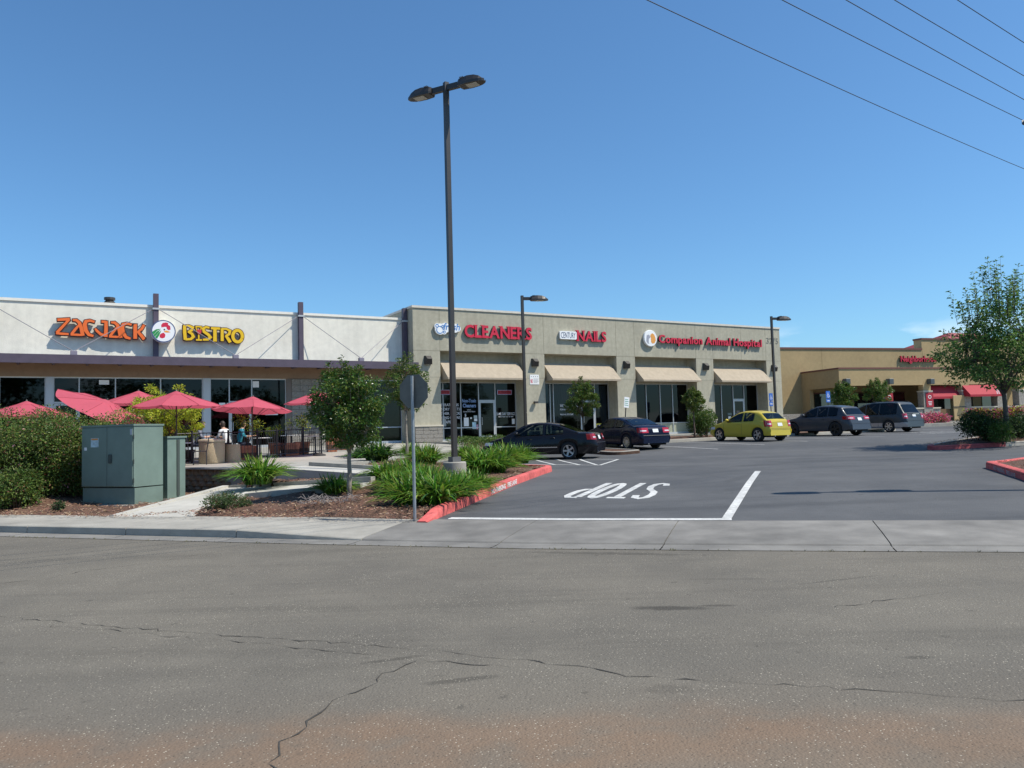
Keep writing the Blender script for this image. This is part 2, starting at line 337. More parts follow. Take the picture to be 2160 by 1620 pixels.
M_white = mat('road_paint', (.52, .52, .50), .8, var=.28, vscale=16, var2=.18, v2scale=2.2, bump=.2, bscale=90)
M_whitef = mat('worn_road_paint', (.42, .42, .42), .85, var=.35, vscale=12)
M_crack = mat('crack', (.055, .05, .043), 1, var=.4, vscale=5)
M_joint = mat('joint', (.06, .055, .05), 1)
M_mulch = mat('mulch', (.115, .062, .040), 1, var=.55, vscale=34, var2=.3, v2scale=3, bump=1.0, bscale=45)
M_earth = mat('earth', (.20, .17, .10), 1, var=.3, vscale=.5)

# ---------------------------------------------------------------- ground, street, lot
struct(MB().add([(-900, -900, -.45), (900, -900, -.45), (900, 900, -.45), (-900, 900, -.45)], [(0, 1, 2, 3)]).build('ground', M_earth))
aa = [-80, -60, -45] + [x for x in np.arange(-36, 36.1, 1.5)] + [45, 60, 80]
P = [[(*AT(a, t), 0 if t > -20 else -.02) for t in (-26, -20, -14, -10, -7, -4, -2, -.9, 0.0)] for a in aa]
road = struct(MB().grid(P, flip=True).build('street', M_street))
def aleft(t): return float(np.interp(t, [2, 2.3, 13.2, 13.8, 14.2, 30], [-2.45, -2.45, -3.2, -3.3, -16, -16]))
ts = sorted(set([2.3, 2.6] + list(np.arange(3, 14, .5)) + [13.2, 13.8, 14.2] + list(np.arange(14.5, 50, .75)) + list(np.arange(50, 82, 2))))
P = []
for t in ts:
    a0 = aleft(t); row = []
    for k in range(49):
        a = a0 + (75 - a0) * (k / 48) ** 1.4; xy = AT(a, t); row.append((*xy, float(np.interp(t, GT, GZ))))
    P.append(row)
lot = struct(MB().grid(P, flip=True).build('parking_lot', M_lot))

def ribbon(pts, width, fn, dz=.006, mb=None, step=.4, taper=None):
    """flat painted strip that follows the ground"""
    mb = mb or MB(); pts = [np.array(p[:2], float) for p in pts]; q = [pts[0]]
    for i in range(1, len(pts)):
        n = max(1, int(np.linalg.norm(pts[i] - pts[i - 1]) / step))
        q += [pts[i - 1] + (pts[i] - pts[i - 1]) * (k + 1) / n for k in range(n)]
    L, Rr = [], []
    for i, p in enumerate(q):
        t = q[min(i + 1, len(q) - 1)] - q[max(i - 1, 0)]; t = t / np.linalg.norm(t); nr = np.array([-t[1], t[0]])
        wd = width[i % len(width)] if isinstance(width, list) else width
        a, b = p + nr * wd / 2, p - nr * wd / 2
        L.append((*a, fn(*a) + dz)); Rr.append((*b, fn(*b) + dz))
    mb.grid([L, Rr]); return mb
# cracks in the street
def crack(pts, w0, seed):
    random.seed(seed); q = []
    for i in range(len(pts) - 1):
        a, b = np.array(pts[i]), np.array(pts[i + 1]); n = max(2, int(np.linalg.norm(b - a) / .09))
        for k in range(n): q.append(a + (b - a) * k / n + np.array([jit(.034), jit(.034)]))
    q.append(np.array(pts[-1]))
    return ribbon(q, [w0 * random.choice([.12, .2, .4, .7, 1.0, 1.7]) for _ in range(97)], lambda x, y: 0, .004, step=9).build('crack', M_crack, road)
def gp(*L): return [Zp(x, y, 0)[:2] for x, y in L]
crack(gp((0, 1301), (180, 1316), (360, 1332), (540, 1345), (660, 1352), (810, 1365), (900, 1371), (1040, 1388), (1110, 1392), (1330, 1424), (1520, 1437), (1780, 1452), (2000, 1470), (2200, 1483)), .0095, 1)
crack(gp((100, 1320), (260, 1332), (420, 1348), (560, 1359), (620, 1369), (690, 1372), (880, 1392), (1075, 1407)), .007, 2)
crack(gp((885, 1394), (830, 1414), (770, 1449), (700, 1480), (655, 1517), (620, 1553), (590, 1568), (583, 1590), (575, 1625), (560, 1680)), .009, 3)
crack(gp((0, 1230), (100, 1222), (170, 1205), (330, 1186), (420, 1170), (560, 1148)), .006, 4)
crack(gp((2010, 1250), (1900, 1262), (1760, 1281)), .008, 5)
crack(gp((0, 1400), (-200, 1380)), .008, 6)

# gutter, street kerb, sidewalk of separate slabs
def hk(a): return .025 + .115 * (1 - min(1, max(0, (a + 5.0) / 2.6)) ** 1 * 1) if a > -5.0 else .14
sw = struct(MB().grid([[(*AT(a, .5), .0), (*AT(a, 2.4), .06)] for a in aa], flip=True).build('sidewalk', M_joint))
joints = [-2.66 - 2.3 * k for k in range(16, -1, -1)] + [-.41, 1.9, 4.75, 7.1, 9.4, 11.7, 14, 16.3, 18.6, 20.9]
for i in range(len(joints) - 1):
    a0, a1 = joints[i] + .008, joints[i + 1] - .008; n = 5; rows = []
    drive = a1 > -2.0
    for k in range(n + 1):
        a = a0 + (a1 - a0) * k / n; h = hk(a)
        e = .155 if a < -4.5 else float(np.interp(a, [-4.5, -2, 9.5, 12], [.155, .118, .118, .155]))
        tb = float(np.interp(a, [-40, -9.7, -5.9, -4, -2.7, -2.1, 30], [1.9, 1.95, 2.1, 2.2, 2.2, 2.3, 2.3]))
        if a > 11: h = .14
        elif a > 9: h = .025 + .115 * (a - 9) / 2
        rows.append([(*AT(a, .43), -.02), (*AT(a, .445), h - .015), (*AT(a, .465), h), (*AT(a, .62), h + (.004 if h > .1 else .012)), (*AT(a, 1.3), h * .45 + e * .55), (*AT(a, tb), e), (*AT(a, tb + .01), -.02)])
    b = MB().grid(rows, flip=True)
    b.f.append(tuple(range(6, -1, -1))); b.m.append(0); b.f.append(tuple(range(n * 7, n * 7 + 7))); b.m.append(0)
    b.build('slab', M_apron if drive and a0 < 10 else M_conc, sw)
    g = MB().grid([[(*AT(a0 + (a1 - a0) * k / n, .0), .006), (*AT(a0 + (a1 - a0) * k / n, .2), .002), (*AT(a0 + (a1 - a0) * k / n, .415), .012)] for k in range(n + 1)], flip=True)
    g.build('gutter_pan', M_apron, sw)
# kerb face shade comes from the sun; a few weeds and grit in the gutter joint
random.seed(3); wd = MB()
for k in range(240):
    a = random.uniform(-16, 12); x, y = AT(a, random.uniform(-.03, .02)); h = random.uniform(.01, .035)
    for q in range(3): wd.add([(x, y, .002), (x + jit(.012), y + jit(.012), .002), (x + jit(.03), y + jit(.03), h)], [(0, 1, 2)])
wd.build('weed_tufts', mat('weed', (.10, .10, .03), 1), sw, kind='stuff')

# painted markings
def lot_line(pts, wd, m=M_white, name='painted_line'): return struct(ribbon(pts, wd, G).build(name, m))
h_ = lambda x, y: hit(x, y)[:2]
tsb = 2.47; lx = hit(1531, 1100)[:2]; la = A_(*lx)
lot_line([AT(-2.05, tsb), AT(-1, tsb), AT(0, tsb), AT(1, tsb), AT(la + .08, tsb)], .20, name='stop_line')
lane0 = AT(la, 2.58); lane_dir = (hit(1600, 993)[:2] - lane0); lane_dir = lane_dir / np.linalg.norm(lane_dir)
lot_line([lane0, hit(1599, 994)[:2]], .15, name='lane_line')
# STOP, painted to be read by drivers leaving the lot
ux = -np.array([UU[0], UU[1], 0]); uy = np.array([-WW[0], -WW[1], 0]); uy = uy / np.linalg.norm(uy)
stp = MB()
def stenc(pts, w0): # letter stroke laid on the tarmac: (u, v) -> place
    def f(u, v, d):
        q = ST0 + ux * u + uyl * v; return (q[0], q[1], G(q[0], q[1]) + .006 + d)
    n = []
    for i in range(len(pts) - 1):
        a, b = np.array(pts[i]), np.array(pts[i + 1]); k = max(1, int(np.linalg.norm(b - a) / .45)); n += [tuple(a + (b - a) * j / k) for j in range(k)]
    n.append(pts[-1]); stroke(stp, n, w0, .002 * len(stp.f) * 0 + stenc.k * .0008, -.004, f=f); stenc.k += 1
stenc.k = 0
TL = hit(1411, 1020); BL = hit(1352, 1053); TR = hit(1282, 1020)
ST0 = np.array([*hit(1416, 1019.5)[:2], 0]); base_r = np.array([*hit(1276, 1019.5)[:2], 0]); ux = (base_r - ST0); Wd = np.linalg.norm(ux); ux = ux / Wd
top_l = np.array([*hit(1364, 1053)[:2], 0]); uyl = top_l - ST0; Hh = np.linalg.norm(uyl); uyl = uyl / Hh
k = Wd / 3.05   # four letters: S T O P
lw = .145
def LX(i): return i * Wd / 3.3
cw = Wd / 3.3 * .74; H1 = Hh
stenc([(LX(0) + cw * .93, H1 * .80), (LX(0) + cw * .80, H1 * .93), (LX(0) + cw * .5, H1 * .97), (LX(0) + cw * .18, H1 * .92), (LX(0) + cw * .08, H1 * .76), (LX(0) + cw * .2, H1 * .6), (LX(0) + cw * .75, H1 * .42), (LX(0) + cw * .92, H1 * .25), (LX(0) + cw * .82, H1 * .09), (LX(0) + cw * .5, H1 * .03), (LX(0) + cw * .2, H1 * .07), (LX(0) + cw * .06, H1 * .2)], lw)
stenc([(LX(1) + cw * .5, 0), (LX(1) + cw * .5, H1 * .9)], lw); stenc([(LX(1) - cw * .02, H1 * .95), (LX(1) + cw * 1.02, H1 * .95)], .21)
stenc([(LX(2) + cw * .5 + cw * .41 * math.cos(q) * (1 if abs(math.cos(q)) < .8 else 1), H1 * .5 + H1 * .46 * math.sin(q)) for q in np.linspace(0, 2 * PI, 25)], lw)
stenc([(LX(3) + cw * .1, 0), (LX(3) + cw * .1, H1 * .93)], lw)
stenc([(LX(3) + cw * .1, H1 * .96), (LX(3) + cw * .6, H1 * .96), (LX(3) + cw * .88, H1 * .86), (LX(3) + cw * .92, H1 * .7), (LX(3) + cw * .85, H1 * .55), (LX(3) + cw * .6, H1 * .46), (LX(3) + cw * .12, H1 * .46)], lw)
struct(stp.build('stop_lettering', M_white))
# access aisle by the nearest stall: outline and hatching
q0, q1, q2, q3 = h_(1304, 969), h_(1265, 981.5), h_(1040, 979), h_(1080, 968.5)
lot_line([q0, q1], .11); lot_line([q1, q2], .10); lot_line([q0, q3], .10)
for f0 in (.22, .52, .82): 
    A0 = q0 + (q3 - q0) * (f0 * .75); B0 = q1 + (q2 - q1) * (f0 * .75 - .22 if f0 > .3 else 0.02)
    lot_line([A0 + (q3 - q0) * .18, B0], .10)
# stall lines in front of the shops
def stall(s, d0=-13.6, d1=-8.4, m=M_whitef, wd=.11): return lot_line([FW(s, d0, 0)[:2], FW(s, d1, 0)[:2]], wd, m)
for s in (8.1, 10.9, 13.7, 16.5, 19.3, 22.1, 24.9, 27.7): stall(s)
for s in (24.0, 24.9, 25.8, 26.7, 31.4, 32.3, 33.2, 34.1): lot_line([FW(s, -13.3, 0)[:2], FW(s + 1.4, -11.0, 0)[:2]], .10, M_whitef)
lot_line([FW(22.1, -13.6, 0)[:2], FW(30, -13.6, 0)[:2]], .1, M_whitef); lot_line([FW(31, -13.6, 0)[:2], FW(40, -13.6, 0)[:2]], .1, M_whitef)
for s in (30.6, 35.4, 38.2, 41): stall(s)

# ---------------------------------------------------------------- kerbs round the islands
def kerb(pts, wdt, h, m, name, fn=G, ramp0=0.0, drop=.25, parent=None, label=None):
    """concrete kerb, pts give its road-side edge, body lies to the left of travel"""
    pts = [np.array(p[:2], float) for p in pts]; q = [pts[0]]
    for i in range(1, len(pts)):
        k = max(1, int(np.linalg.norm(pts[i] - pts[i - 1]) / .35)); q += [pts[i - 1] + (pts[i] - pts[i - 1]) * (j + 1) / k for j in range(k)]
    rows = []; run = 0
    for i, p in enumerate(q):
        t = q[min(i + 1, len(q) - 1)] - q[max(i - 1, 0)]; t = t / np.linalg.norm(t); nr = np.array([-t[1], t[0]])
        if i: run += np.linalg.norm(q[i] - q[i - 1])
        hh = h * (min(1, .12 + run / ramp0) if ramp0 else 1); z = fn(*p)
        def pt(o, zz): return (*(p + nr * o), z + zz)
        rows.append([pt(0, -drop), pt(.005, hh * .6), pt(.02, hh - .015), pt(.045, hh), pt(wdt - .015, hh), pt(wdt, hh - .015), pt(wdt, -drop)])
    b = MB().grid(rows, flip=True); n = len(rows)
    b.f.append(tuple(range(7))); b.m.append(0); b.f.append(tuple(range((n - 1) * 7 + 6, (n - 1) * 7 - 1, -1))); b.m.append(0)
    return struct(b.build(name, m, parent, angle=.7))
def fillet(pts, r, n=5):
    pts = [np.array(p[:2], float) for p in pts]; o = [pts[0]]
    for i in range(1, len(pts) - 1):
        a = pts[i - 1] - pts[i]; b = pts[i + 1] - pts[i]; ra = min(r, np.linalg.norm(a) * .45, np.linalg.norm(b) * .45)
        A = pts[i] + a / np.linalg.norm(a) * ra; B = pts[i] + b / np.linalg.norm(b) * ra
        for k in range(n + 1):
            f = k / n; o.append((1 - f) ** 2 * A + 2 * f * (1 - f) * pts[i] + f * f * B)
    o.append(pts[-1]); return o
RK0, RK1 = hit(902, 1102, dz=0)[:2], hit(1169, 993)[:2]
RK = fillet([RK0, RK1, RK1 + np.array([-.55, .75]), RK1 + np.array([-6, 4.0])], .55)
kerb(RK, .2, .17, M_red, 'red_kerb', ramp0=.9)
RKd = (RK1 - RK0) / np.linalg.norm(RK1 - RK0)
def kerb_text(txt, px0, px1, y0, y1, k0, kd, hgt, m=M_white):
    a = hit(px0, y0)[:2]; f0 = (a - k0) @ kd; b = hit(px1, y1)[:2]; f1 = (b - k0) @ kd
    p = k0 + kd * f0; z = G(*p); nr = np.array([kd[1], -kd[0]])
    o = text_mesh(txt, 1, org=(p[0] + nr[0] * .006, p[1] + nr[1] * .006, z + .025), ux=(kd[0], kd[1], (G(*(k0 + kd * f1)) - z) / (f1 - f0)), uy=(0, 0, 1), width=f1 - f0, height=hgt, bold=.03)
    return struct(o.build('kerb_lettering', m))
kerb_text('NO PARKING   FIRE LANE', 1047, 1100, 1045, 1022, RK0, RKd, .115, m=mat('kerb_letter_paint', (.72, .70, .68), .8, var=.15, vscale=20))
# island across the driveway on the right
I2a, I2b = hit(2160, 1014)[:2], hit(2077, 987)[:2]
d2 = (I2b - I2a) / np.linalg.norm(I2b - I2a); I2s = I2b - d2 * next(q for q in np.arange(1, 20, .05) if T_(*(I2b - d2 * q)) < 2.42)
isl2 = fillet([I2b + np.array([14, -1.2]), I2b + np.array([2.2, 1.5]), I2b + np.array([.35, .1]), I2b, I2s][::-1], .35)
# travel so that the bed lies left of the kerb line: reverse order
kerb(isl2[::-1], .2, .17, M_red, 'red_kerb')
nr2 = np.array([-d2[1], d2[0]])
q = hit(2122, 1003)[:2]; f0 = (I2b - q) @ d2
p = I2b - d2 * 1.0 + nr2 * .008; pz = G(*p)
text_b = text_mesh('NO PARKING   FIRE LANE', 1, org=(p[0], p[1], pz + .03), ux=(-d2[0], -d2[1], -.035), uy=(0, 0, 1), width=2.0, height=.10, bold=.03)
struct(text_b.build('kerb_lettering', mat('worn_letter', (.42, .36, .36), .85)))
# island with the big tree
IT = hit(1955, 950)[:2]
isl1f = IT + np.array([9.5, 2.2]); isl1b = IT + np.array([9.5, 8.6])
isl1 = fillet([isl1b, IT + np.array([.25, .55]), IT + np.array([.1, -.1]), IT + np.array([2.9, .35]), isl1f], .3)
i_red = [i for i, p_ in enumerate(isl1) if np.linalg.norm(p_ - IT) < 3.3]
kerb(isl1[:i_red[0] + 1], .18, .16, M_curb, 'island_kerb'); kerb(isl1[i_red[0]:i_red[-1] + 1], .18, .16, M_redold, 'faded_red_kerb'); kerb(isl1[i_red[-1]:], .18, .16, M_curb, 'island_kerb')
# little kerbed island between the two dark saloons
SI = hit(1352, 956)[:2]; v1 = -R2[:2]; v2 = N2[:2]
si = fillet([SI + v2 * 6.5, SI + v1 * -.05 + v2 * .3, SI, SI + v1 * 1.0, SI + v1 * 1.35 + v2 * .3, SI + v1 * 1.35 + v2 * 6.5], .35)
kerb(si[::-1] if False else si[::-1], .16, .15, M_curb, 'island_kerb') if False else kerb([*si][::-1], .16, .15, M_conc, 'island_kerb')

# ---------------------------------------------------------------- planting bed by the street, walkway and patio
def inpoly(x, y, P):
    c = False; n = len(P)
    for i in range(n):
        x1, y1 = P[i][0], P[i][1]; x2, y2 = P[(i + 1) % n][0], P[(i + 1) % n][1]
        if (y1 > y) != (y2 > y) and x < (x2 - x1) * (y - y1) / (y2 - y1) + x1: c = not c
    return c
W1L0, W1R0 = Zp(245, 1089, .155), Zp(388, 1090, .155)
W1L1, W1R1 = Zp(482, 1028, .40), Zp(517, 1043, .36)
L2u0, L2u1 = Zp(482, 1024, .45), Zp(782, 1005.5, .68)
L2l0, L2l1 = Zp(517, 1041, .40), Zp(760, 1021, .56)
L3f0, L3f1 = Zp(585, 987.5, .80), Zp(800, 1001.5, .64)
tdir = np.array([WW[0], WW[1], 0.0]); 
L3b0, L3b1 = L3f0 + tdir * 1.35, L3f1 + tdir * 1.45
RW0, RW1 = Zp(372, 988, .80), Zp(507, 990, .80)
rwd = (RW1 - RW0)[:2]; rwd = rwd / np.linalg.norm(rwd); RWL = RW0[:2] - rwd * 11
walk1 = [W1L0, W1R0, W1R1, L2l0 * .5 + W1R1 * .5, L2l1, L2u1, L2u0, W1L1]
walk3 = [L3f0, L3f1, L3b1, L3b0]
patio = [FW(-34, .93, 0)[:2], FW(-34, -9, 0)[:2], RWL, RW0[:2], RW1[:2], L3f0[:2] - tdir[:2] * .05, L3b0[:2], np.array([-4.6, 24.6]), FW(-.6, -6.6, 0)[:2], FW(.6, -3.2, 0)[:2], FW(30, -3.2, 0)[:2], FW(30, 1.2, 0)[:2]]
ctrl = [(-14, 17.2, .2), (-11, 16.6, .17), (-7.9, 15.7, .16), (-4.3, 14.7, .16), (-1.6, 13.2, .17), (-8.4, 17.3, .2), (-8.8, 19.2, .12), (-9.3, 21, .10), (-8.2, 20.2, .10), (-7.7, 19.6, .12), (-5.6, 16.6, .24), (-4.4, 16.2, .28), (-3.4, 15.7, .33), (-2, 15, .24), (-1.1, 16.9, .34), (.2, 21.3, .46), (1, 24.2, .52), (-1.5, 20.3, .44), (-2.6, 19.2, .5), (-2.5, 22.3, .6), (-3.9, 22.8, .72), (-4.5, 25.5, .76), (-1.9, 25, .6), (-3.3, 28, .78), (-.8, 28, .56), (-2, 31, .8), (-5.9, 18.9, .56), (-4.6, 18.2, .58), (-6.6, 19.6, .58), (-3.5, 17.9, .57), (-12, 19, .6), (-13, 21, .7), (-15, 24, .8), (-10.5, 19.5, .35)]
ctrl = np.array(ctrl)
def BED(x, y):
    d = np.hypot(ctrl[:, 0] - x, ctrl[:, 1] - y) + .05; wgt = d ** -3.2; return float((wgt * ctrl[:, 2]).sum() / wgt.sum())
bed_poly = [AT(-22, 1.5), AT(-9.7, 1.5), AT(-4, 1.7), AT(-2.75, 1.8), RK0 + np.array([-.15, .1]), RK1 + np.array([-.2, .05]), RK1 + np.array([-.7, .6]), RK1 + np.array([-4, 2.7]), np.array([-3.2, 31.5]), FW(-.7, -6.6, 0)[:2], np.array([-4.6, 24.6]), L3b0[:2], RW1[:2] + rwd * .2 + np.array([.15, .3]), RW0[:2], RWL, AT(-22, 9)]
step = .17; xs = np.arange(-20, 2, step); ys = np.arange(12.5, 33, step)
idx = {}; b = MB()
for i, x in enumerate(xs):
    for j, y in enumerate(ys):
        if inpoly(x, y, bed_poly):
            z = BED(x, y) + .05 * mnoise.noise(Vector((x * 2.2, y * 2.2, 0))) + .03 * mnoise.noise(Vector((x * 7, y * 7, 3)))
            tt = T_(x, y) - float(np.interp(A_(x, y), [-40, -9.7, -5.9, -4, -2.7, -2.1, 30], [1.9, 1.95, 2.1, 2.2, 2.2, 2.3, 2.3]))
            if tt < .35: z = min(z, .125 + .02 * mnoise.noise(Vector((x * 6, y * 6, 1))) + tt * .25 if tt > 0 else .09)
            if inpoly(x, y, walk1) or inpoly(x, y, walk3): z -= .5
            idx[i, j] = len(b.v); b.v.append((x + jit(.03), y + jit(.03), z))
for (i, j) in idx:
    if (i + 1, j) in idx and (i, j + 1) in idx and (i + 1, j + 1) in idx: b.f.append((idx[i, j], idx[i + 1, j], idx[i + 1, j + 1], idx[i, j + 1])); b.m.append(0)
bed = struct(b.build('planting_bed', M_mulch, smooth=True))
def skirt(poly, zt, zb, m, name): return struct(MB().prism([(p[0], p[1], zt(p[0], p[1])) for p in poly], zb, 0).build(name, m))
# mulch chips lying on the beds
def chips(n, sampler, fn, seed, name, parent):
    random.seed(seed); b = MB()
    for _ in range(n):
        x, y = sampler(); z = fn(x, y); 
        L, Wc = random.uniform(.02, .075), random.uniform(.006, .018); a = random.uniform(0, PI); tl = jit(.35)
        dx, dy = math.cos(a) * L / 2, math.sin(a) * L / 2; nx, ny = -math.sin(a) * Wc / 2, math.cos(a) * Wc / 2; h = random.uniform(.008, .035); r = math.sin(tl) * L / 2
        b.add([(x - dx - nx, y - dy - ny, z + h - r), (x + dx - nx, y + dy - ny, z + h + r), (x + dx + nx, y + dy + ny, z + h + r + .004), (x - dx + nx, y - dy + ny, z + h - r + .004), (x, y, z + h + .008)], [(0, 1, 4), (1, 2, 4), (2, 3, 4), (3, 0, 4)], random.choice((0, 0, 0, 0, 1, 1, 2)))
    o = b.build(name, [mat('chip_brown', (.15, .075, .048), 1, island=.4), mat('chip_tan', (.27, .16, .10), 1, island=.3), mat('chip_pale', (.42, .31, .22), 1, island=.2)], parent); o['kind'] = 'stuff'; return o
def samp_bed():
    while True:
        y = 13 + 13 * random.random() ** 1.6; x = random.uniform(-14, 1.2)
        if inpoly(x, y, bed_poly) and not inpoly(x, y, walk1) and not inpoly(x, y, walk3): return x, y
chips(15000, samp_bed, lambda x, y: BED(x, y) + .05 * mnoise.noise(Vector((x * 2.2, y * 2.2, 0))) + .03 * mnoise.noise(Vector((x * 7, y * 7, 3))), 11, 'mulch_chips', bed)

def slab_poly(pts, zb, m, name): return struct(MB().prism([tuple(p) for p in pts], zb, 0).build(name, m))
mid = lambda a, b: (np.array(a) + np.array(b)) / 2
slab_poly([W1L0, W1R0, W1R1, W1L1], -.3, M_concw, 'walkway')
slab_poly([W1L1 + [0, 0, -.002], W1R1 + [0, 0, -.002], mid(L2l1, L2l1) - [0, 0, .1], L2u1 - [0, 0, .12]], -.3, M_concw, 'walkway')
slab_poly([L3f0, L3f1, L3b1, L3b0], -.1, M_concw, 'walkway')
# concrete edge walls of the switchback
def wall_strip(a, b, th, drop, m, name='edge_wall', side=1):
    a, b = np.array(a, float), np.array(b, float); t = (b - a)[:2]; t = t / np.linalg.norm(t); nr = np.array([-t[1], t[0], 0]) * th * side
    return struct(MB().prism([tuple(a), tuple(b), tuple(b + nr), tuple(a + nr)], min(a[2], b[2]) - drop, 0).build(name, m))
wall_strip(L2u0, L2u1, .16, .6, M_curb)
wall_strip(L2l0, L2l1 + [0, 0, .02], .15, .6, M_curb, side=1)
wall_strip(W1R0 + [.02, .1, .005], W1R1 + [.0, .0, .06], .12, .4, M_concw, side=-1)
wall_strip(W1L0 + [0, .02, .02], mid(W1L0, W1L1) + [0, 0, .03], .16, .5, M_concw, side=1)
wall_strip(mid(W1L0, W1L1) + [0, 0, .031], L2u0 + [0, 0, .004], .16, .6, M_concw, side=1)
wall_strip(L3b0 + [.1, -.03, .10], L3b1 + [.6, -.3, .07], .15, .5, M_curb)
wall_strip(RW0 + [-8, 6.4, .035], RW0 + [0, 0, .035], .25, .3, M_curb); wall_strip(RW0 + [0, 0, .035], RW1 + [.25, -.2, .035], .25, .3, M_curb)
# patio paving, in two planes
def clip(P, keep_far):
    o = []; n = len(P); s = lambda p: (Dist(*p[:2]) - 10) * (1 if keep_far else -1)
    for i in range(n):
        a, c = np.array(P[i][:2]), np.array(P[(i + 1) % n][:2]); sa, scv = s(a), s(c)
        if sa >= 0: o.append(a)
        if sa * scv < 0: o.append(a + (c - a) * sa / (sa - scv))
    return o
M_patio = mat('patio_concrete', (.335, .32, .28), .9, var=.12, vscale=1.5, var2=.12, v2scale=.4, bump=.2, bscale=70)
for kf in (True, False):
    q = clip(patio, kf)
    struct(MB().prism([(p[0], p[1], PG(*p)) for p in q], .3 if not kf else .1, 0).build('patio', M_patio))
# block retaining wall under the patio: split-faced blocks laid in four courses
M_block = mat('split_block', (.20, .155, .105), .95, var=.35, vscale=9, bump=1.0, bscale=26)
bw, bh, bd = .40, .155, .3
blk = []
for v in range(4):
    random.seed(40 + v); m_ = MB(); n = 5; pr = []
    prof = [(-.5, .0), (-.36, -.05), (-.18, -.075), (0, -.08), (.18, -.075), (.36, -.05), (.5, .0)]
    lo = [(u * bw * .97, d * 1.0 + jit(.012), .004 + jit(.004)) for u, d in prof]; hi = [(u * bw * .97, d * .8 + jit(.012), bh - .006 + jit(.004)) for u, d in prof]
    md = [(u * bw * .97, d * 1.25 + jit(.02), bh * .5) for u, d in prof]
    back = [(.42 * bw, bd, 0), (-.42 * bw, bd, 0)]; backh = [(.42 * bw, bd, bh - .006), (-.42 * bw, bd, bh - .006)]
    L0 = lo + back; L1 = md + [(.42 * bw, bd, bh * .5), (-.42 * bw, bd, bh * .5)]; L2 = hi + backh; k = len(L0)
    m_.v = L0 + L1 + L2
    for r in range(2):
        for j in range(k): m_.f.append((r * k + j, r * k + (j + 1) % k, (r + 1) * k + (j + 1) % k, (r + 1) * k + j)); m_.m.append(0)
    m_.f.append(tuple(range(2 * k, 3 * k))); m_.m.append(0)
    blk.append(m_.mesh('block', M_block))
rw = thing('retaining_wall', 'brown split-faced block retaining wall under the patio behind the green cabinet', 'wall', (RW0[0], RW0[1], .16), math.atan2(rwd[1], rwd[0]))
Lw = np.linalg.norm(RW1 - RW0)
random.seed(5)
for r in range(4):
    for k in range(-14, 7):
        x = k * bw + (bw / 2 if r % 2 else 0) + .1
        if x > Lw + .05 - r * .04 or x < -5.2: continue
        place(random.choice(blk), 'block', rw, (x, .012 * r - .02 + jit(.008), r * bh), (0, 0, jit(.03)))
MB().box(-5.4, Lw + .1, .2, .5, -.3, 4 * bh - .02).build('core', M_curb, rw)
MB().box(-5.5, Lw + .25, -.10, .3, 4 * bh + .002, 4 * bh + .035).build('cap', M_conc, rw)
# concrete walk and planted strip in front of the shops
strip = [FW(4.0, -7.6, 0)[:2], FW(9.2, -7.6, 0)[:2], FW(29, -7.6, 0)[:2], FW(29, -3.3, 0)[:2], FW(.8, -3.3, 0)[:2], FW(-.2, -6.4, 0)[:2], np.array([-2.4, 30.5])]
def SG(x, y): return float(np.interp(Dist(x, y), [3, 7.6, 9], [1.17, 1.02, .9]))
b = MB(); idx = {}; st_ = .3
ss = np.arange(-2, 29.4, st_); dd = np.arange(-9.5, -3.0, st_)
for i, s in enumerate(ss):
    for j, d in enumerate(dd):
        p = FW(s, d, 0)
        if inpoly(p[0], p[1], strip): idx[i, j] = len(b.v); b.v.append((p[0], p[1], SG(p[0], p[1]) - .06 + .05 * mnoise.noise(Vector((p[0] * 2, p[1] * 2, 0)))))
for (i, j) in idx:
    if (i + 1, j) in idx and (i, j + 1) in idx and (i + 1, j + 1) in idx: b.f.append((idx[i, j], idx[i + 1, j], idx[i + 1, j + 1], idx[i, j + 1])); b.m.append(0)
strip_o = struct(b.build('planting_strip', M_mulch, smooth=True))
kerb([FW(29, -7.7, 0)[:2], FW(4, -7.7, 0)[:2], np.array([-2.4, 30.3])][::-1], .18, .16, M_conc, 'lot_kerb', fn=lambda x, y: max(G(x, y), .55), drop=.4)
slab_poly([(*FW(s, d, 0)[:2], 1.172) for s, d in ((.6, -3.3), (31, -3.3), (31, 1.2), (.6, 1.2))], .5, M_patio, 'shop_walk')
# beds of the right-hand islands
def island_bed(poly, h, m, name):
    c = np.mean([p[:2] for p in poly], axis=0); b = MB(); n = len(poly); rings = []
    for f_ in (0, .12, .3, .6, 1):
        rings.append([(*(p[:2] * (1 - f_) + c * f_), 0) for p in poly])
    for r, f_ in zip(rings, (0, .12, .3, .6, 1)):
        b.v += [(x, y, G(x, y) + h * (.75 + .6 * min(1, f_ * 2.5)) + .03 * mnoise.noise(Vector((x * 3, y * 3, 0)))) for x, y, _ in r]
    for r in range(4):
        for j in range(n): b.f.append((r * n + j, r * n + (j + 1) % n, (r + 1) * n + (j + 1) % n, (r + 1) * n + j)); b.m.append(0)
    return struct(b.build(name, m, smooth=True))
def dense(P, s=.6):
    o = []
    for i in range(len(P)):
        a, c = np.array(P[i][:2]), np.array(P[(i + 1) % len(P)][:2]); k = max(1, int(np.linalg.norm(c - a) / s)); o += [a + (c - a) * j / k for j in range(k)]
    return o
i1p = dense([*isl1]); i2p = dense([*isl2, AT(A_(*I2s) + 14, 2.42), AT(A_(*I2s) + 7, 2.42)])
ib1 = island_bed(i1p, .16, M_mulch, 'planting_bed'); ib2 = island_bed(i2p, .17, M_mulch, 'planting_bed')
def samp_i1():
    while True:
        x, y = IT[0] + random.uniform(0, 8), IT[1] + random.uniform(-1, 6)
        if inpoly(x, y, i1p): return x, y
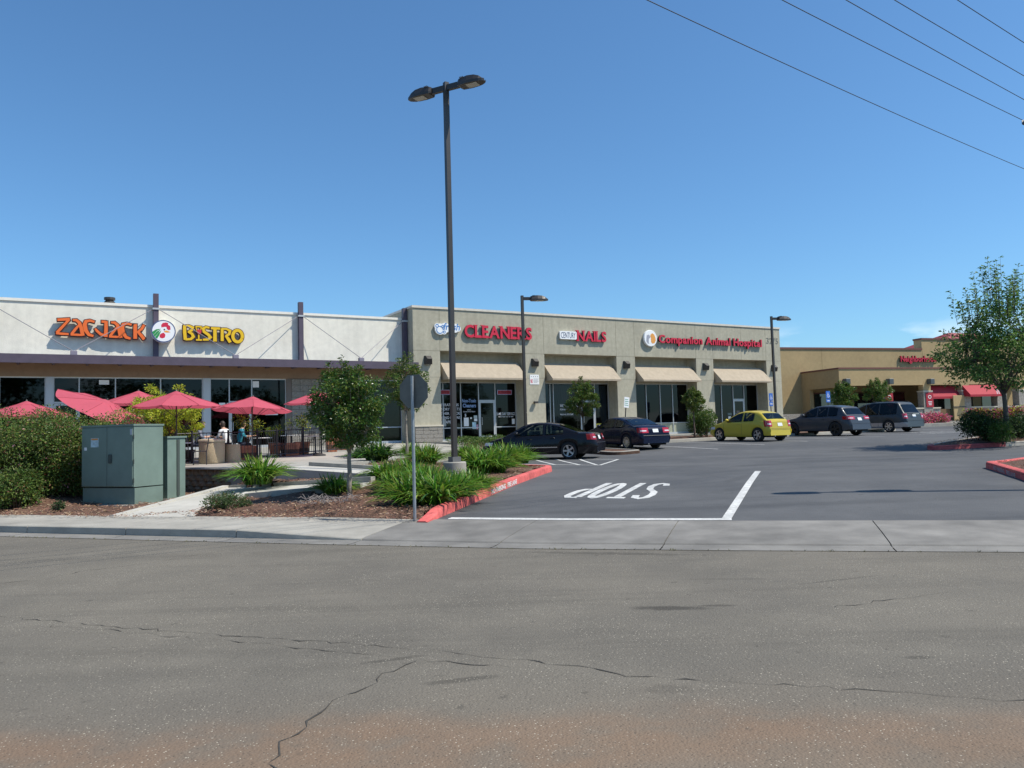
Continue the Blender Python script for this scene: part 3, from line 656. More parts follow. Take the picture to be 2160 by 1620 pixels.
def samp_i2():
    while True:
        x, y = I2s[0] + random.uniform(0, 6), I2s[1] + random.uniform(-2, 8)
        if inpoly(x, y, i2p): return x, y
chips(2500, samp_i1, lambda x, y: G(x, y) + .19, 12, 'mulch_chips', ib1); chips(2500, samp_i2, lambda x, y: G(x, y) + .2, 13, 'mulch_chips', ib2)
sib = struct(MB().prism([(p[0], p[1], G(*p) + .12) for p in si], .2, 0).build('planting_bed', M_mulch))
# ---------------------------------------------------------------- shop building (grey-tan stucco, four bays)
FA = math.atan2(.5, .866)
M_tan = mat('tan_stucco', (.40, .375, .29), .95, var=.12, vscale=5, var2=.10, v2scale=.5, streak=.10, bump=.5, bscale=55)
M_cream = mat('cream_stucco', (.79, .755, .65), .95, var=.07, vscale=4, var2=.05, v2scale=.6, streak=.06, bump=.5, bscale=50)
M_cap = mat('parapet_cap', (.62, .58, .50), .7, var=.1)
M_capb = mat('cream_cap', (.80, .77, .68), .7, var=.06)
M_stone = mat('stone_base', (.27, .25, .22), .95, var=.3, vscale=7, bump=1.0, bscale=22)
M_ledge = mat('stone_ledge', (.55, .50, .40), .9, var=.1)
M_alu = mat('window_frame_metal', (.50, .52, .53), .45, metal=.35)
M_alub = mat('blue_grey_frame', (.42, .47, .53), .45, metal=.3)
M_awn = mat('awning_canvas', (.385, .322, .243), .95, var=.06, vscale=9, bump=.15, bscale=200, streak=.09)
M_dark = mat('dark_bronze', (.045, .04, .036), .5, var=.2, vscale=6)
M_purple = mat('purple_steel', (.085, .066, .095), .55, var=.12, vscale=3)
M_int = mat('interior', (.16, .14, .12), .9)
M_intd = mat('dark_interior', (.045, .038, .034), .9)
M_floor = mat('interior_floor', (.20, .17, .13), .7)
M_glass = glass('shop_glass', (.62, .74, .78), .34)
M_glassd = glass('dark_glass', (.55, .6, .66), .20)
M_blind = mat('window_film', (.10, .105, .105), .4, spec=.7)
M_brown = mat('brown_header', (.30, .20, .13), .95, var=.1)
M_whitep = mat('white_paint', (.80, .80, .79), .5)
M_redl = mat('red_letter', (.58, .018, .05), .4, spec=.5)
M_black = mat('black_return', (.018, .015, .016), .5)
M_blk = mat('letter_white', (.75, .76, .78), .6)
tanb = thing('shop_building', 'grey-tan stucco shop block with four awning bays and stone plinths', 'building', P0, FA)
FL, TOP, OT = 1.18, 8.42, 6.06
OP = [(1.54, 6.72), (8.15, 13.37), (14.80, 19.87), (21.38, 26.38)]
END = 27.83; DEP = 22.0; RC_D = .90
b = MB()
edges = [0] + [v for o_ in OP for v in o_] + [END]
xs_ = sorted(edges)
# facade skin cut round the openings
for i in range(0, len(xs_) - 1):
    x0, x1 = xs_[i], xs_[i + 1]; is_open = any(abs(x0 - o_[0]) < 1e-6 for o_ in OP)
    b.add([(x0, 0, OT), (x1, 0, OT), (x1, 0, TOP - .12), (x0, 0, TOP - .12)], [(0, 1, 2, 3)])
    if not is_open: b.add([(x0, 0, FL - .3), (x1, 0, FL - .3), (x1, 0, OT), (x0, 0, OT)], [(0, 1, 2, 3)])
    else:
        b.add([(x0, 0, FL - .3), (x0, RC_D, FL - .3), (x0, RC_D, OT), (x0, 0, OT)], [(0, 1, 2, 3)])
        b.add([(x1, 0, FL - .3), (x1, RC_D, FL - .3), (x1, RC_D, OT), (x1, 0, OT)], [(3, 2, 1, 0)])
        b.add([(x0, 0, OT), (x1, 0, OT), (x1, RC_D, OT), (x0, RC_D, OT)], [(3, 2, 1, 0)])
        b.add([(x0, RC_D, 4.43), (x1, RC_D, 4.43), (x1, RC_D, OT), (x0, RC_D, OT)], [(0, 1, 2, 3)])
b.add([(0, 0, 0), (0, DEP, 0), (0, DEP, TOP - .12), (0, 0, TOP - .12)], [(0, 1, 2, 3)][::-1]); b.add([(END, 0, 0), (END, DEP, 0), (END, DEP, TOP - .12), (END, 0, TOP - .12)], [(0, 1, 2, 3)])
b.add([(0, DEP, 0), (END, DEP, 0), (END, DEP, TOP - .12), (0, DEP, TOP - .12)], [(3, 2, 1, 0)])
b.build('wall', M_tan, tanb)
MB().add([(.2, .3, TOP - 1), (END - .2, .3, TOP - 1), (END - .2, DEP - .2, TOP - 1), (.2, DEP - .2, TOP - 1)], [(0, 1, 2, 3)]).build('roof', mat('roof_membrane', (.5, .5, .5), .9), tanb)
MB().box(-.05, END + .05, -.05, .32, TOP - .12, TOP).box(-.05, .3, .32, DEP, TOP - .12, TOP).box(END - .3, END + .05, .32, DEP, TOP - .12, TOP).build('parapet_cap', M_cap, tanb)
M_sj = mat('stucco_joint', (.22, .20, .15), 1)
for x in (8.15 - .02 - .0, 13.37, 19.87, 1.54, 14.8, 21.38, 26.38, 24): MB().box(x - .009, x + .009, -.004, .0, OT + .004, TOP - .125).build('stucco_joint', M_sj, tanb)
for x0, x1 in ((.003, 1.54), (6.72, 8.15), (13.37, 14.8), (19.87, 21.38), (26.38, END)):
    MB().box(x0, x1, -.004, 0, 6.03, 6.048).build('stucco_joint', M_sj, tanb); MB().box(x0, x1, -.004, 0, 4.62, 4.632).build('stucco_joint', M_sj, tanb)
# plinths of separate split stones on every pier
pst = []
for v in range(3):
    random.seed(70 + v); pst.append(MB().bbox(-.5, .5, -.5, .5, -.5, .5, .05).mesh('stone', M_stone))
def plinth(par, x0, x1, z0, z1, y0, courses=4):
    pl = MB().box(x0, x1, y0, y0 + .06, z0, z1).build('plinth', M_stone, par)
    hh = (z1 - z0) / courses; random.seed(int(x0 * 100))
    for c in range(courses):
        x = x0 - .02
        while x < x1 - .02:
            w_ = min(random.uniform(.28, .52), x1 + .02 - x)
            if x1 + .02 - (x + w_) < .15: w_ = x1 + .02 - x
            place(random.choice(pst), 'stone', pl, (x + w_ / 2, y0 - .02 + jit(.008), z0 + hh * (c + .5)), (0, 0, 0), (w_ - .012, .07, hh - .012)); x += w_
    MB().box(x0 - .05, x1 + .05, y0 - .09, y0 + .05, z1, z1 + .08).build('ledge', M_ledge, par)
for x0, x1 in ((0, 1.54), (6.72, 8.15), (13.37, 14.8), (19.87, 21.38), (26.38, END)): plinth(tanb, x0, x1, FL, 2.0, -.05)
# awnings: sloping canvas with drop and side panels
def awning(par, x0, x1):
    yb, zt, yf, zf = .42, 5.55, -.60, 4.58; x0 += .14; x1 -= .14
    b = MB(); n = 10; top = []
    for i in range(n + 1):
        f_ = i / n; sag = math.sin(f_ * PI) * .012; top.append([(x0 + .01 + (x1 - x0 - .02) * j / 14, yb + (yf - yb) * f_ + .0, zt + (zf - zt) * f_ - sag * (1 + .3 * math.sin(j * 2.2))) for j in range(15)])
    b.grid(top, flip=True)
    o_ = b.build('awning', M_awn, par, smooth=True)
    MB().box(x0 + .008, x1 - .008, yf - .004, yf + .012, zf - .10, zf + .004).build('valance', M_awn, o_)
    for x in (x0 + .012, x1 - .012): MB().add([(x, yb, zt - .005), (x, yf + .01, zf - .005), (x, yf + .01, zf - .1), (x, yb, zf - .1)], [(0, 1, 2, 3)]).build('side_panel', M_awn, o_)
    MB().tube([(x0 + .03, yf + .03, zf - .06), (x1 - .03, yf + .03, zf - .06)], .014, 6).build('rod', M_dark, o_)
for o_ in OP: awning(tanb, *o_)
# storefront glazing
def storefront(par, x0, x1, y, z0, z1, mulls, rail=1.90, door=None, mf=M_alu, mg=M_glass, low=None, pane_over=None, sill=.12):
    """mullions, rails, one pane per light, door leaf"""
    fr = MB().box(x0, x1, y - .05, y + .05, z0 - .005, z0 + sill).build('window_frame', mf, par); MB().box(x0, x1, y - .05, y + .05, z1 - .05, z1).build('head_rail', mf, fr)
    xs2 = [x0] + list(mulls) + [x1]
    for x in xs2:
        xx = min(max(x, x0 + .025), x1 - .025); MB().box(xx - .025, xx + .025, y - .052, y + .048, z0 + sill, z1 - .05).build('mullion', mf, fr)
    for i in range(len(xs2) - 1):
        a, c = xs2[i] + .02, xs2[i + 1] - .02
        if door is not None and i == door:
            MB().box(a + .005, c - .005, y - .05, y + .045, 3.38, 3.44).build('transom', mf, fr)
            MB().add([(a, y, 3.44), (c, y, 3.44), (c, y, z1 - .05), (a, y, z1 - .05)], [(0, 1, 2, 3)]).build('pane', mg, fr)
            d_ = MB().box(a + .01, a + .10, y - .04, y + .02, z0 + .01, 3.37).box(c - .10, c - .01, y - .04, y + .02, z0 + .01, 3.37).box(a + .1, c - .1, y - .04, y + .02, z0 + .01, z0 + .24).box(a + .1, c - .1, y - .04, y + .02, 3.27, 3.37).build('door', mf, par)
            MB().add([(a + .09, y - .01, z0 + .23), (c - .09, y - .01, z0 + .23), (c - .09, y - .01, 3.28), (a + .09, y - .01, 3.28)], [(0, 1, 2, 3)]).build('pane', mg, d_)
            MB().tube([(a + .14, y - .05, 2.05), (a + .14, y - .11, 2.05), (a + .14, y - .11, 2.45), (a + .14, y - .05, 2.45)], .015, 6).build('handle', M_alu, d_)
            continue
        if rail:
            MB().box(a + .005, c - .005, y - .05, y + .045, rail - .025, rail + .025).build('rail', mf, fr)
            MB().add([(a, y, z0 + sill), (c, y, z0 + sill), (c, y, rail), (a, y, rail)], [(0, 1, 2, 3)]).build('pane', low or mg, fr)
        MB().add([(a, y, rail or z0 + sill), (c, y, rail or z0 + sill), (c, y, z1 - .05), (a, y, z1 - .05)], [(0, 1, 2, 3)]).build('pane', (pane_over or {}).get(i, mg), fr)
    return fr
GY = RC_D + .06
storefront(tanb, 1.54, 6.72, GY, FL, 4.43, [2.08, 3.16, 4.28, 5.34], door=3)
storefront(tanb, 8.15, 13.37, GY, FL, 4.43, [9.05, 9.28, 11.25, 12.3], door=3, rail=None)
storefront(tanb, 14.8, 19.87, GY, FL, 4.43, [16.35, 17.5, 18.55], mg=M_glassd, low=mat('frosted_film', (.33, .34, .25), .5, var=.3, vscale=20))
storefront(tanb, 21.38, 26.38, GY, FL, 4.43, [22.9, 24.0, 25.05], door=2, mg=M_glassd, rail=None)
# rooms behind the glass
def room(par, x0, x1, y0, y1, z0, z1, mw=M_int, mfl=M_floor):
    b = MB().add([(x0, y0, z0), (x1, y0, z0), (x1, y1, z0), (x0, y1, z0)], [(0, 1, 2, 3)], 1).add([(x0, y1, z0), (x1, y1, z0), (x1, y1, z1), (x0, y1, z1)], [(3, 2, 1, 0)])
    b.add([(x0, y0, z0), (x0, y1, z0), (x0, y1, z1), (x0, y0, z1)], [(0, 1, 2, 3)]).add([(x1, y0, z0), (x1, y1, z0), (x1, y1, z1), (x1, y0, z1)], [(3, 2, 1, 0)]).add([(x0, y0, z1), (x1, y0, z1), (x1, y1, z1), (x0, y1, z1)], [(3, 2, 1, 0)])
    b.build('room', [mw, mfl], par)
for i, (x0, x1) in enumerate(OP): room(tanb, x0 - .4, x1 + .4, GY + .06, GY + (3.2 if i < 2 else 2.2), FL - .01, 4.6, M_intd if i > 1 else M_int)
# furnishings seen through the glass: counter and shelves
MB().bbox(1.9, 4.1, GY + 1.6, GY + 2.2, FL, 2.25).build('counter', M_int, tanb); MB().box(5.5, 6.6, GY + .2, GY + .26, FL + .8, 2.2).build('notice_board', M_blind, tanb)
MB().box(8.2, 9.02, GY + .04, GY + .055, FL + .1, 4.35).build('blue_poster', mat('blue_poster', (.05, .17, .30), .5, col2=(.14, .34, .48), vscale=1.1), tanb)
def curtain(x0, x1, dirn):
    rows = []
    for k in range(15):
        f_ = k / 14; z = 4.3 - f_ * 2.7; xr = x1 + (x0 - x1) * (f_ ** 1.3) * .78 if dirn > 0 else x0 + (x1 - x0) * (f_ ** 1.3) * .78
        rows.append([((x0 + (xr - x0) * j / 24) if dirn > 0 else (x1 + (xr - x1) * j / 24), GY + .14 + .05 * math.sin(j * 1.7), z) for j in range(25)])
    MB().grid(rows).build('curtain', mat('curtain_cloth', (.42, .45, .5), .9), tanb, smooth=True)
curtain(9.3, 10.6, 1); curtain(12.35, 13.3, -1)
MB().box(15.0, 19.8, GY + .12, GY + .13, FL + .1, 4.4).build('roller_blind', mat('mesh_blind', (.10, .105, .105), .9), tanb)
# address figures, camera and refuse notice on the wall
nb = MB(); text_mesh('3275', 1, nb, org=(26.5, -.02, 7.25), ux=(1, 0, 0), uy=(0, 0, 1), width=1.15, height=.40, bold=.0, depth=-.02)
num = nb.build('address_number', mat('number_grey', (.20, .19, .16), .6), tanb)
# printed notices: flat white lettering on the glass
def decal(txt, x, z, wd, hg, m=M_blk, par=tanb, y=GY - .006, bold=.01, name='window_lettering'):
    b = text_mesh(txt, 1, org=(x, y, z), ux=(1, 0, 0), uy=(0, 0, 1), width=wd, height=hg, bold=bold); return b.build(name, m, par)
for i, (tx, w0) in enumerate((('ALTERATIONS', 1.35), ('LAUNDRY SHIRTS', 1.5), ('LEATHER SUEDE', 1.5), ('WEDDING GOWNS', 1.5), ('DRAPERY', 1.0))): decal(tx, 1.62 + (1.5 - w0) / 2, 3.10 - i * .235, w0, .15)
M_blulet = mat('blue_lettering', (.22, .33, .55), .5)
decal('Non-Toxic', 3.26, 3.30, .88, .20, M_blulet, bold=.03); decal('Cleaners', 3.30, 3.02, .82, .22, M_blulet, bold=.03); decal('Visit', 3.55, 2.86, .25, .06); decal('Home Dress Store', 3.32, 2.76, .74, .07); decal('$', 3.40, 2.5, .10, .18)
decal('fresh cleaners', 4.56, 2.93, .58, .09); decal('OPEN DAILY', 4.6, 2.42, .42, .07, mat('grey_letter', (.3, .33, .32), .6)); decal('7:00 - 6:30', 4.6, 2.32, .42, .07, MATS['grey_letter'])
decal('SAME DAY SERVICE', 5.42, 2.56, 1.2, .16); decal('IN BY 9AM OUT BY 5PM', 5.56, 2.44, .95, .07)
def sheet(x, z, w_, h_, m=M_whitep, name='paper_notice', y=GY - .012): return MB().box(x, x + w_, y - .002, y, z, z + h_).build(name, m, tanb)
M_paperb = mat('bluish_print', (.42, .62, .70), .6, var=.3, vscale=12)
sheet(3.34, 1.98, .30, .48); sheet(3.74, 2.38, .1, .09); sheet(3.96, 2.42, .22, .15, mat('grey_print', (.45, .52, .5), .6)); sheet(3.98, 2.25, .20, .15); sheet(3.86, 1.82, .24, .38, M_paperb); sheet(4.12, 1.80, .10, .26, mat('pink_print', (.6, .3, .4), .6)); sheet(6.42, 2.05, .18, .30); sheet(2.0, 2.0, .25, .4, mat('grey_sheet', (.35, .36, .35), .6))
M_neonbg = mat('neon_sign_back', (.42, .02, .03), .4); M_neonb = mat('neon_border', (.45, .5, .75), .4)
for x, tx in ((1.56, 'ALTERATION'), (5.48, 'ALTERATION')):
    s_ = MB().box(x, x + .95, GY - .06, GY - .03, 3.74, 4.0).build('neon_sign', M_neonb, tanb); MB().box(x + .025, x + .925, GY - .064, GY - .061, 3.765, 3.975).build('sign_face', M_neonbg, s_)
    text_mesh(tx, 1, org=(x + .06, GY - .068, 3.80), width=.83, height=.13, bold=.01).build('sign_lettering', mat('neon_dark', (.16, .0, .01), .5), s_)
decal('WAXING & FACIALS', 9.75, 2.98, 1.35, .19); decal('530-677-1291', 9.75, 2.80, .95, .10); decal('WALK-INs WELCOME', 9.75, 2.50, .95, .10)
sheet(12.38, 1.62, .50, .34, mat('yellow_print', (.72, .62, .08), .6)); sheet(23.5, 2.0, .24, .24, M_whitep); sheet(23.45, 2.32, .38, .16, mat('dull_print', (.12, .16, .15), .6)); sheet(24.3, 2.2, .3, .42, mat('dull_print2', (.16, .13, .11), .6))
nt_ = thing('wall_notice', 'white no-dumping notice on the stucco pier beside the first awning', 'notice', FW(7.12, -.012, 4.27), FA)
MB().box(0, .62, -.006, .006, 0, .56).build('panel', M_whitep, nt_)
b = text_mesh('NO', 1, org=(.04, -.009, .07), width=.15, height=.24, bold=.03); b.build('red_lettering', M_redl, nt_)
b = MB()
for k in range(4): b.box(.24, .24 + (.32, .30, .33, .26)[k], -.009, -.0065, .30 - k * .07, .325 - k * .07)
for k in range(4): b.lathe([(.03, 0), (.03, .002), (.0, .002)], 10, (.1 + .14 * k, -.009, .45), 0, 'y')
b.build('print', mat('grey_ink', (.3, .3, .32), .7), nt_)
cm = thing('security_camera', 'small dark security camera on the stucco pier under the notice', 'camera', FW(7.4, -.01, 3.2), FA)
MB().bbox(-.12, .12, -.22, -.04, -.02, .1, .01).build('housing', M_dark, cm); MB().tube([(0, 0, .02), (0, -.1, .03)], .03, 8).build('bracket', M_dark, cm)
# wedge-shaped wall lights on the piers
wl_b = MB(); wl_b.add([(-.21, 0, -.21), (.21, 0, -.21), (.21, 0, .23), (-.21, 0, .23), (-.19, -.17, -.23), (.19, -.17, -.23), (.13, -.30, .05), (-.13, -.30, .05), (-.16, -.10, .23), (.16, -.10, .23)],
  [(4, 5, 6, 7), (7, 6, 9, 8), (8, 9, 2, 3), (0, 1, 5, 4), (1, 2, 9, 6, 5), (0, 4, 7, 8, 3), (3, 2, 1, 0)])
wl_me = wl_b.mesh('housing', M_dark); wl_l = MB().box(-.13, .13, -.15, -.02, -.237, -.213).mesh('lens', mat('lens', (.4, .4, .38), .3))
for s_, lb in ((.81, 'dark wedge wall light on the pier left of the cleaners'), (7.46, 'dark wedge wall light above the white no-dumping notice'), (14.07, 'dark wedge wall light on the pier right of the nail shop'), (20.63, 'dark wedge wall light between the two animal hospital bays'), (27.05, 'dark wedge wall light at the numbered end of the shop block')):
    t_ = thing('wall_light', lb, 'wall light', FW(s_, -.002, 5.52), FA, 'wedge wall lights on the shop piers'); place(wl_me, 'housing', t_); place(wl_l, 'lens', t_)

# ---------------------------------------------------------------- shop signs
def sign_letters(root, txt, x, z, wd, hg, mface, depth=.13, bold=.02, gaps=None, serif=False, msd=M_black):
    """one raised letter object per character"""
    cu_w = []
    for ch in txt:
        b = text_mesh(ch, 1, height=None, width=None, bold=bold) if ch != ' ' else None
        cu_w.append((max(v[0] for v in b.v) - min(v[0] for v in b.v), min(v[0] for v in b.v), min(v[2] for v in b.v), max(v[2] for v in b.v)) if b else (.26, 0, 0, 0))
    gap = .055; tot = sum(c[0] for c in cu_w) + gap * (len(txt) - 1); kx = wd / tot; cap = max(c[3] for c in cu_w); base = 0; ky = hg / cap; cx = x
    for ch, (w_, mn, z0_, z1_) in zip(txt, cu_w):
        if ch != ' ':
            b = text_mesh(ch, 1, bold=bold, depth=1.0); vv = np.array(b.v); vv[:, 0] -= vv[:, 0].min(); dn = vv[:, 1].min(); dx = vv[:, 1].max()
            bb = MB(); ymid = (dn + dx) / 2
            if serif:
                pass
            for f_ in b.f:
                ys_ = [vv[i][1] for i in f_]
                front = all(abs(y_ - dn) < 1e-4 for y_ in ys_)
                bb.f.append(f_); bb.m.append(0 if front else 1)
            bb.v = [(cx + v[0] * kx, -depth + (v[1] - dn) / (dx - dn) * (depth - .03) - .0, z + v[2] * ky) for v in vv]
            if serif and ch in 'LEANRI':
                x0_, x1_ = cx, cx + w_ * kx; h_ = hg; t__ = h_ * .07; e_ = h_ * .05
                feet = {'L': [(0, 0), (0, 1)], 'E': [(0, 0), (0, 1)], 'A': [(.08, 0), (.92, 0)], 'N': [(.08, 0), (.08, 1), (.9, 1)], 'R': [(.08, 0), (.9, 0), (.05, 1)], 'I': [(.5, 0), (.5, 1)]}[ch]
                for fx, fz in feet:
                    xc = x0_ + (x1_ - x0_) * fx + (h_ * .08 if fx == 0 else 0); zc = z + (h_ - t__ if fz else 0); bb.box(xc - h_ * .17, xc + h_ * .17, -depth - .002, -.03, zc, zc + t__)
            bb.build('letter', [mface, msd], root)
        cx += (w_ + gap) * kx
sg = thing('shop_sign', 'raised red CLEANERS lettering over the first awning', 'sign', FW(2.97, -.02, 6.84), FA)
sign_letters(sg, 'CLEANERS', 0, 0, 4.3, .68, M_redl, bold=.03, serif=True)
sg = thing('shop_sign', 'raised red NAILS lettering above the second awning', 'sign', FW(10.4, -.02, 6.88), FA)
sign_letters(sg, 'NAILS', 0, 0, 2.15, .62, M_redl, bold=.025, serif=True)
M_signw = mat('sign_white', (.85, .86, .86), .4)
sg = thing('shop_sign', 'white CENTURY sign panel left of the red NAILS letters', 'sign', FW(9.19, -.02, 6.94), FA)
b = MB(); pts = [(0, .05), (.05, 0), (1.13, .0), (1.18, .05), (1.18, .42), (1.13, .47), (.05, .47), (0, .42)]
b.add([(x, -.13, z) for x, z in pts] + [(x, 0, z) for x, z in pts], [tuple(range(8))] + [(i, i + 8, (i + 1) % 8 + 8, (i + 1) % 8) for i in range(8)]); b.build('panel', M_signw, sg)
text_mesh('CENTURY', 1, org=(.07, -.134, .06), width=1.04, height=.35, bold=.005).build('lettering', mat('dark_blue_ink', (.03, .06, .14), .5), sg)
sg = thing('shop_sign', 'white bubble-edged sign reading fresh in blue beside CLEANERS', 'sign', FW(1.2, -.02, 6.92), FA)
b = MB()
for i, (cx_, cz_, r_) in enumerate(((.32, .28, .30), (.62, .36, .27), (.95, .36, .26), (1.22, .36, .24), (.15, .42, .16), (.55, .15, .15), (1.38, .34, .16))):
    k = 18; b.add([(cx_ + r_ * math.cos(2 * PI * j / k), -.12 - i * .001, cz_ + r_ * math.sin(2 * PI * j / k)) for j in range(k)] + [(cx_ + r_ * math.cos(2 * PI * j / k), 0, cz_ + r_ * math.sin(2 * PI * j / k)) for j in range(k)], [tuple(range(k))[::1]] + [(j, j + k, (j + 1) % k + k, (j + 1) % k) for j in range(k)])
b.build('panel', M_signw, sg)
M_bluei = mat('blue_ink', (.05, .20, .50), .45)
text_mesh('fresh', 1, org=(.48, -.132, .24), width=.98, height=.38, bold=.015, ux=(1, 0, 0), uy=(.18, 0, 1)).build('lettering', M_bluei, sg)
b = MB(); 
for cx_, cz_, r_ in ((.30, .24, .19), (.14, .45, .08), (.56, .13, .06), (.47, .43, .06)): stroke(b, arc(cx_, cz_, r_, r_, 0, 345, 16), .035, -.1332, -.131)
b.build('bubble_ring', M_bluei, sg)
sg = thing('shop_sign', 'raised red Companion Animal Hospital lettering across two bays', 'sign', FW(16.66, -.02, 6.98), FA)
sign_letters(sg, 'Companion Animal Hospital', 0, 0, 9.2, .50, M_redl, depth=.15, bold=.03)
lg = thing('round_sign', 'round white sign with a grey cat and orange dog at the hospital lettering', 'sign', FW(15.98, -.02, 7.22), FA)
MB().lathe([(0, -.16), (.50, -.16), (.52, -.14), (.52, 0)], 32, mi=0, axis='y').build('disc', M_signw, lg)
def blob(b, pts, y, mi=0):
    P_ = [Vector((p_[0], y, p_[1])) for p_ in pts]; c_ = sum(P_, Vector()) / len(P_); n_ = len(P_)
    b.add([c_] + P_, [(0, i + 1, (i + 1) % n_ + 1) for i in range(n_)], mi)
b = MB(); blob(b, [(-.34, .02), (-.30, .22), (-.22, .17), (-.14, .24), (-.06, .12), (-.05, -.1), (-.12, -.34), (-.24, -.36), (-.36, -.2)], -.164); b.build('grey_cat', mat('cat_grey', (.33, .34, .40), .6), lg)
b = MB(); blob(b, [(.02, .26), (.16, .32), (.30, .22), (.38, .04), (.40, -.14), (.30, -.30), (.10, -.34), (-.02, -.18), (.03, 0), (-.04, .12)], -.1655); b.build('orange_dog', mat('dog_orange', (.75, .33, .07), .6), lg)
b = MB(); blob(b, [(-.16, -.05), (-.06, .02), (.02, -.16), (-.04, -.33), (-.18, -.34)], -.167); b.build('white_chest', M_signw, lg)

# ---------------------------------------------------------------- cream restaurant building with steel canopy
wb = thing('restaurant_building', 'cream stucco bistro building with purple steel canopy and dark glass front', 'building', P0, FA)
WD, WX0, WX1, WT = .93, -36.0, -.012, 7.86
b = MB()
b.box(WX0, WX1, WD, WD + .3, 4.52, WT - .12)
b.box(WX0, WX0 + .3, WD + .3, 20, 0, WT - .12); b.box(WX1 - .3, WX1, WD + .3, 20, 0, WT - .12); b.box(WX0, WX1, 20, 20.3, 0, WT - .12)
b.build('wall', M_cream, wb)
MB().add([(WX0 + .3, WD + .3, WT - .7), (WX1 - .3, WD + .3, WT - .7), (WX1 - .3, 20, WT - .7), (WX0 + .3, 20, WT - .7)], [(0, 1, 2, 3)]).build('roof', MATS['roof_membrane'], wb)
MB().box(WX0 - .04, WX1, WD - .05, WD + .34, WT - .12, WT).build('parapet_cap', M_capb, wb)
MB().box(WX0, WX1, WD - .012, WD - .002, 4.52, 5.2).build('header', M_brown, wb)
vnt = thing('roof_vent', 'dark metal roof vent cap behind the cream parapet', 'vent', FW(-14.1, 3.0, 7.1), FA); MB().lathe([(.16, 0), (.16, 1.05)], 12).build('pipe', M_dark, vnt); MB().lathe([(.0, 1.36), (.24, 1.34), (.24, 1.22), (.16, 1.2), (.24, 1.12), (.24, 1.04), (0, 1.03)], 12).build('cap', M_dark, vnt)
# canopy
can = MB(); can.box(WX0, .03, -.62, -.56, 4.97, 5.34).box(WX0, -.02, -.56, -.5, 5.0, 5.08).build('canopy_fascia', M_purple, wb)
MB().box(WX0, -.02, -.56, WD - .02, 5.24, 5.33).build('canopy_deck', M_purple, wb)
for k in range(28): MB().box(-35.6 + k * 1.28, -35.5 + k * 1.28, -.55, WD - .03, 5.02, 5.235).build('canopy_joist', M_purple, wb)
MB().box(-.05, .028, -.56, -.01, 4.97, 5.34).build('canopy_end', M_purple, wb)
posts = [-32.2, -25.6, -18.95, -12.32, -5.70, -.14]
for x in posts:
    p_ = MB().box(x - .11, x + .11, WD - .26, WD - .015, 5.335, 8.36).build('post', M_purple, wb); MB().box(x - .15, x + .15, WD - .3, WD + .0, 7.62, 7.7).build('clamp', M_alu, p_)
anch = [(-28.9, -29), (-22.3, -22), (-15.6, 0), (-9.05, 0), (-3.0, 0)]
for i, (ax, _) in enumerate(anch):
    a_ = MB().bbox(ax - .13, ax + .13, -.5, -.3, 5.335, 5.52, .015).build('rod_anchor', mat('anchor_grey', (.23, .21, .26), .5), wb)
    for px_ in (posts[i], posts[i + 1]):
        MB().tube([(px_ + (.1 if px_ < ax else -.1), WD - .2, 7.66), (ax, -.40, 5.50)], .016, 6).build('tie_rod', mat('rod_grey', (.25, .23, .25), .5), wb)
# storefront under the canopy
SY = WD + .12
storefront(wb, -20.2, -16.62, SY, FL, 4.52, [-18.3], rail=None, mg=M_glassd)
MB().box(-16.62, -16.36, WD - .01, SY + .1, FL, 4.52).build('pier', M_alu, wb)
storefront(wb, -16.36, -10.27, SY, FL, 4.52, [-15.37, -13.95, -12.1], rail=None, mg=M_glassd, door=0)
MB().box(-10.27, -9.97, WD - .01, SY + .1, FL, 4.52).build('pier', M_alu, wb)
storefront(wb, -9.97, -6.40, SY, FL, 4.52, [-9.09, -8.05], rail=None, mg=M_glassd, door=1)
storefront(wb, -27, -20.5, SY, FL, 4.52, [-25, -23], rail=None, mg=M_glassd)
MB().box(-20.5, -20.2, WD - .01, SY + .1, FL, 4.52).build('pier', M_alu, wb); MB().box(WX0, -27, WD - .01, SY + .1, FL, 4.52).build('pier', M_brown, wb)
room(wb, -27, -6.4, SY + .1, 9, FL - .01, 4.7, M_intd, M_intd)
for k, (x, z, w_, h_) in enumerate(((-9.55, 3.0, .28, .36), (-9.2, 3.05, .34, .3), (-8.0, 4.1, .3, .3), (-14.6, 4.2, .4, .2), (-7.4, 2.75, .6, .1))): MB().box(x, x + w_, SY - .012, SY - .01, z, z + h_).build('paper_notice', M_whitep, wb)
# stone pier and the papered shop unit next door
MB().box(-6.4, -6.15, WD - .03, SY + .15, FL, 4.52).build('pier', mat('bronze_pier', (.17, .14, .12), .7), wb)
pier = MB().box(-6.15, -4.3, WD, WD + .3, FL, 4.52).build('stone_pier', M_stone, wb)
random.seed(9)
for c in range(11):
    x = -6.15
    while x < -4.32:
        w_ = min(random.uniform(.35, .6), -4.3 - x)
        if -4.3 - x - w_ < .15: w_ = -4.3 - x
        place(random.choice(pst), 'stone', pier, (x + w_ / 2, WD - .02 + jit(.008), FL + .15 + c * .303), (0, 0, 0), (w_ - .012, .07, .29)); x += w_
M_paper = mat('kraft_paper', (.50, .42, .25), .9, var=.15, vscale=2.5, bump=.5, bscale=4)
storefront(wb, -4.3, -.30, SY, FL, 4.52, [-3.35, -2.28], rail=2.02, mf=M_alub, door=1, mg=M_glass)
MB().grid([[(-4.25 + 3.9 * i / 20, SY + .08 + .03 * math.sin(i * 1.3 + j), FL + .1 + 3.1 * j / 8) for j in range(9)] for i in range(21)], flip=True).build('window_paper', M_paper, wb, smooth=True)
MB().box(-.32, -.012, WD - .005, SY + .2, FL, 4.52).build('pier', M_tan, wb)

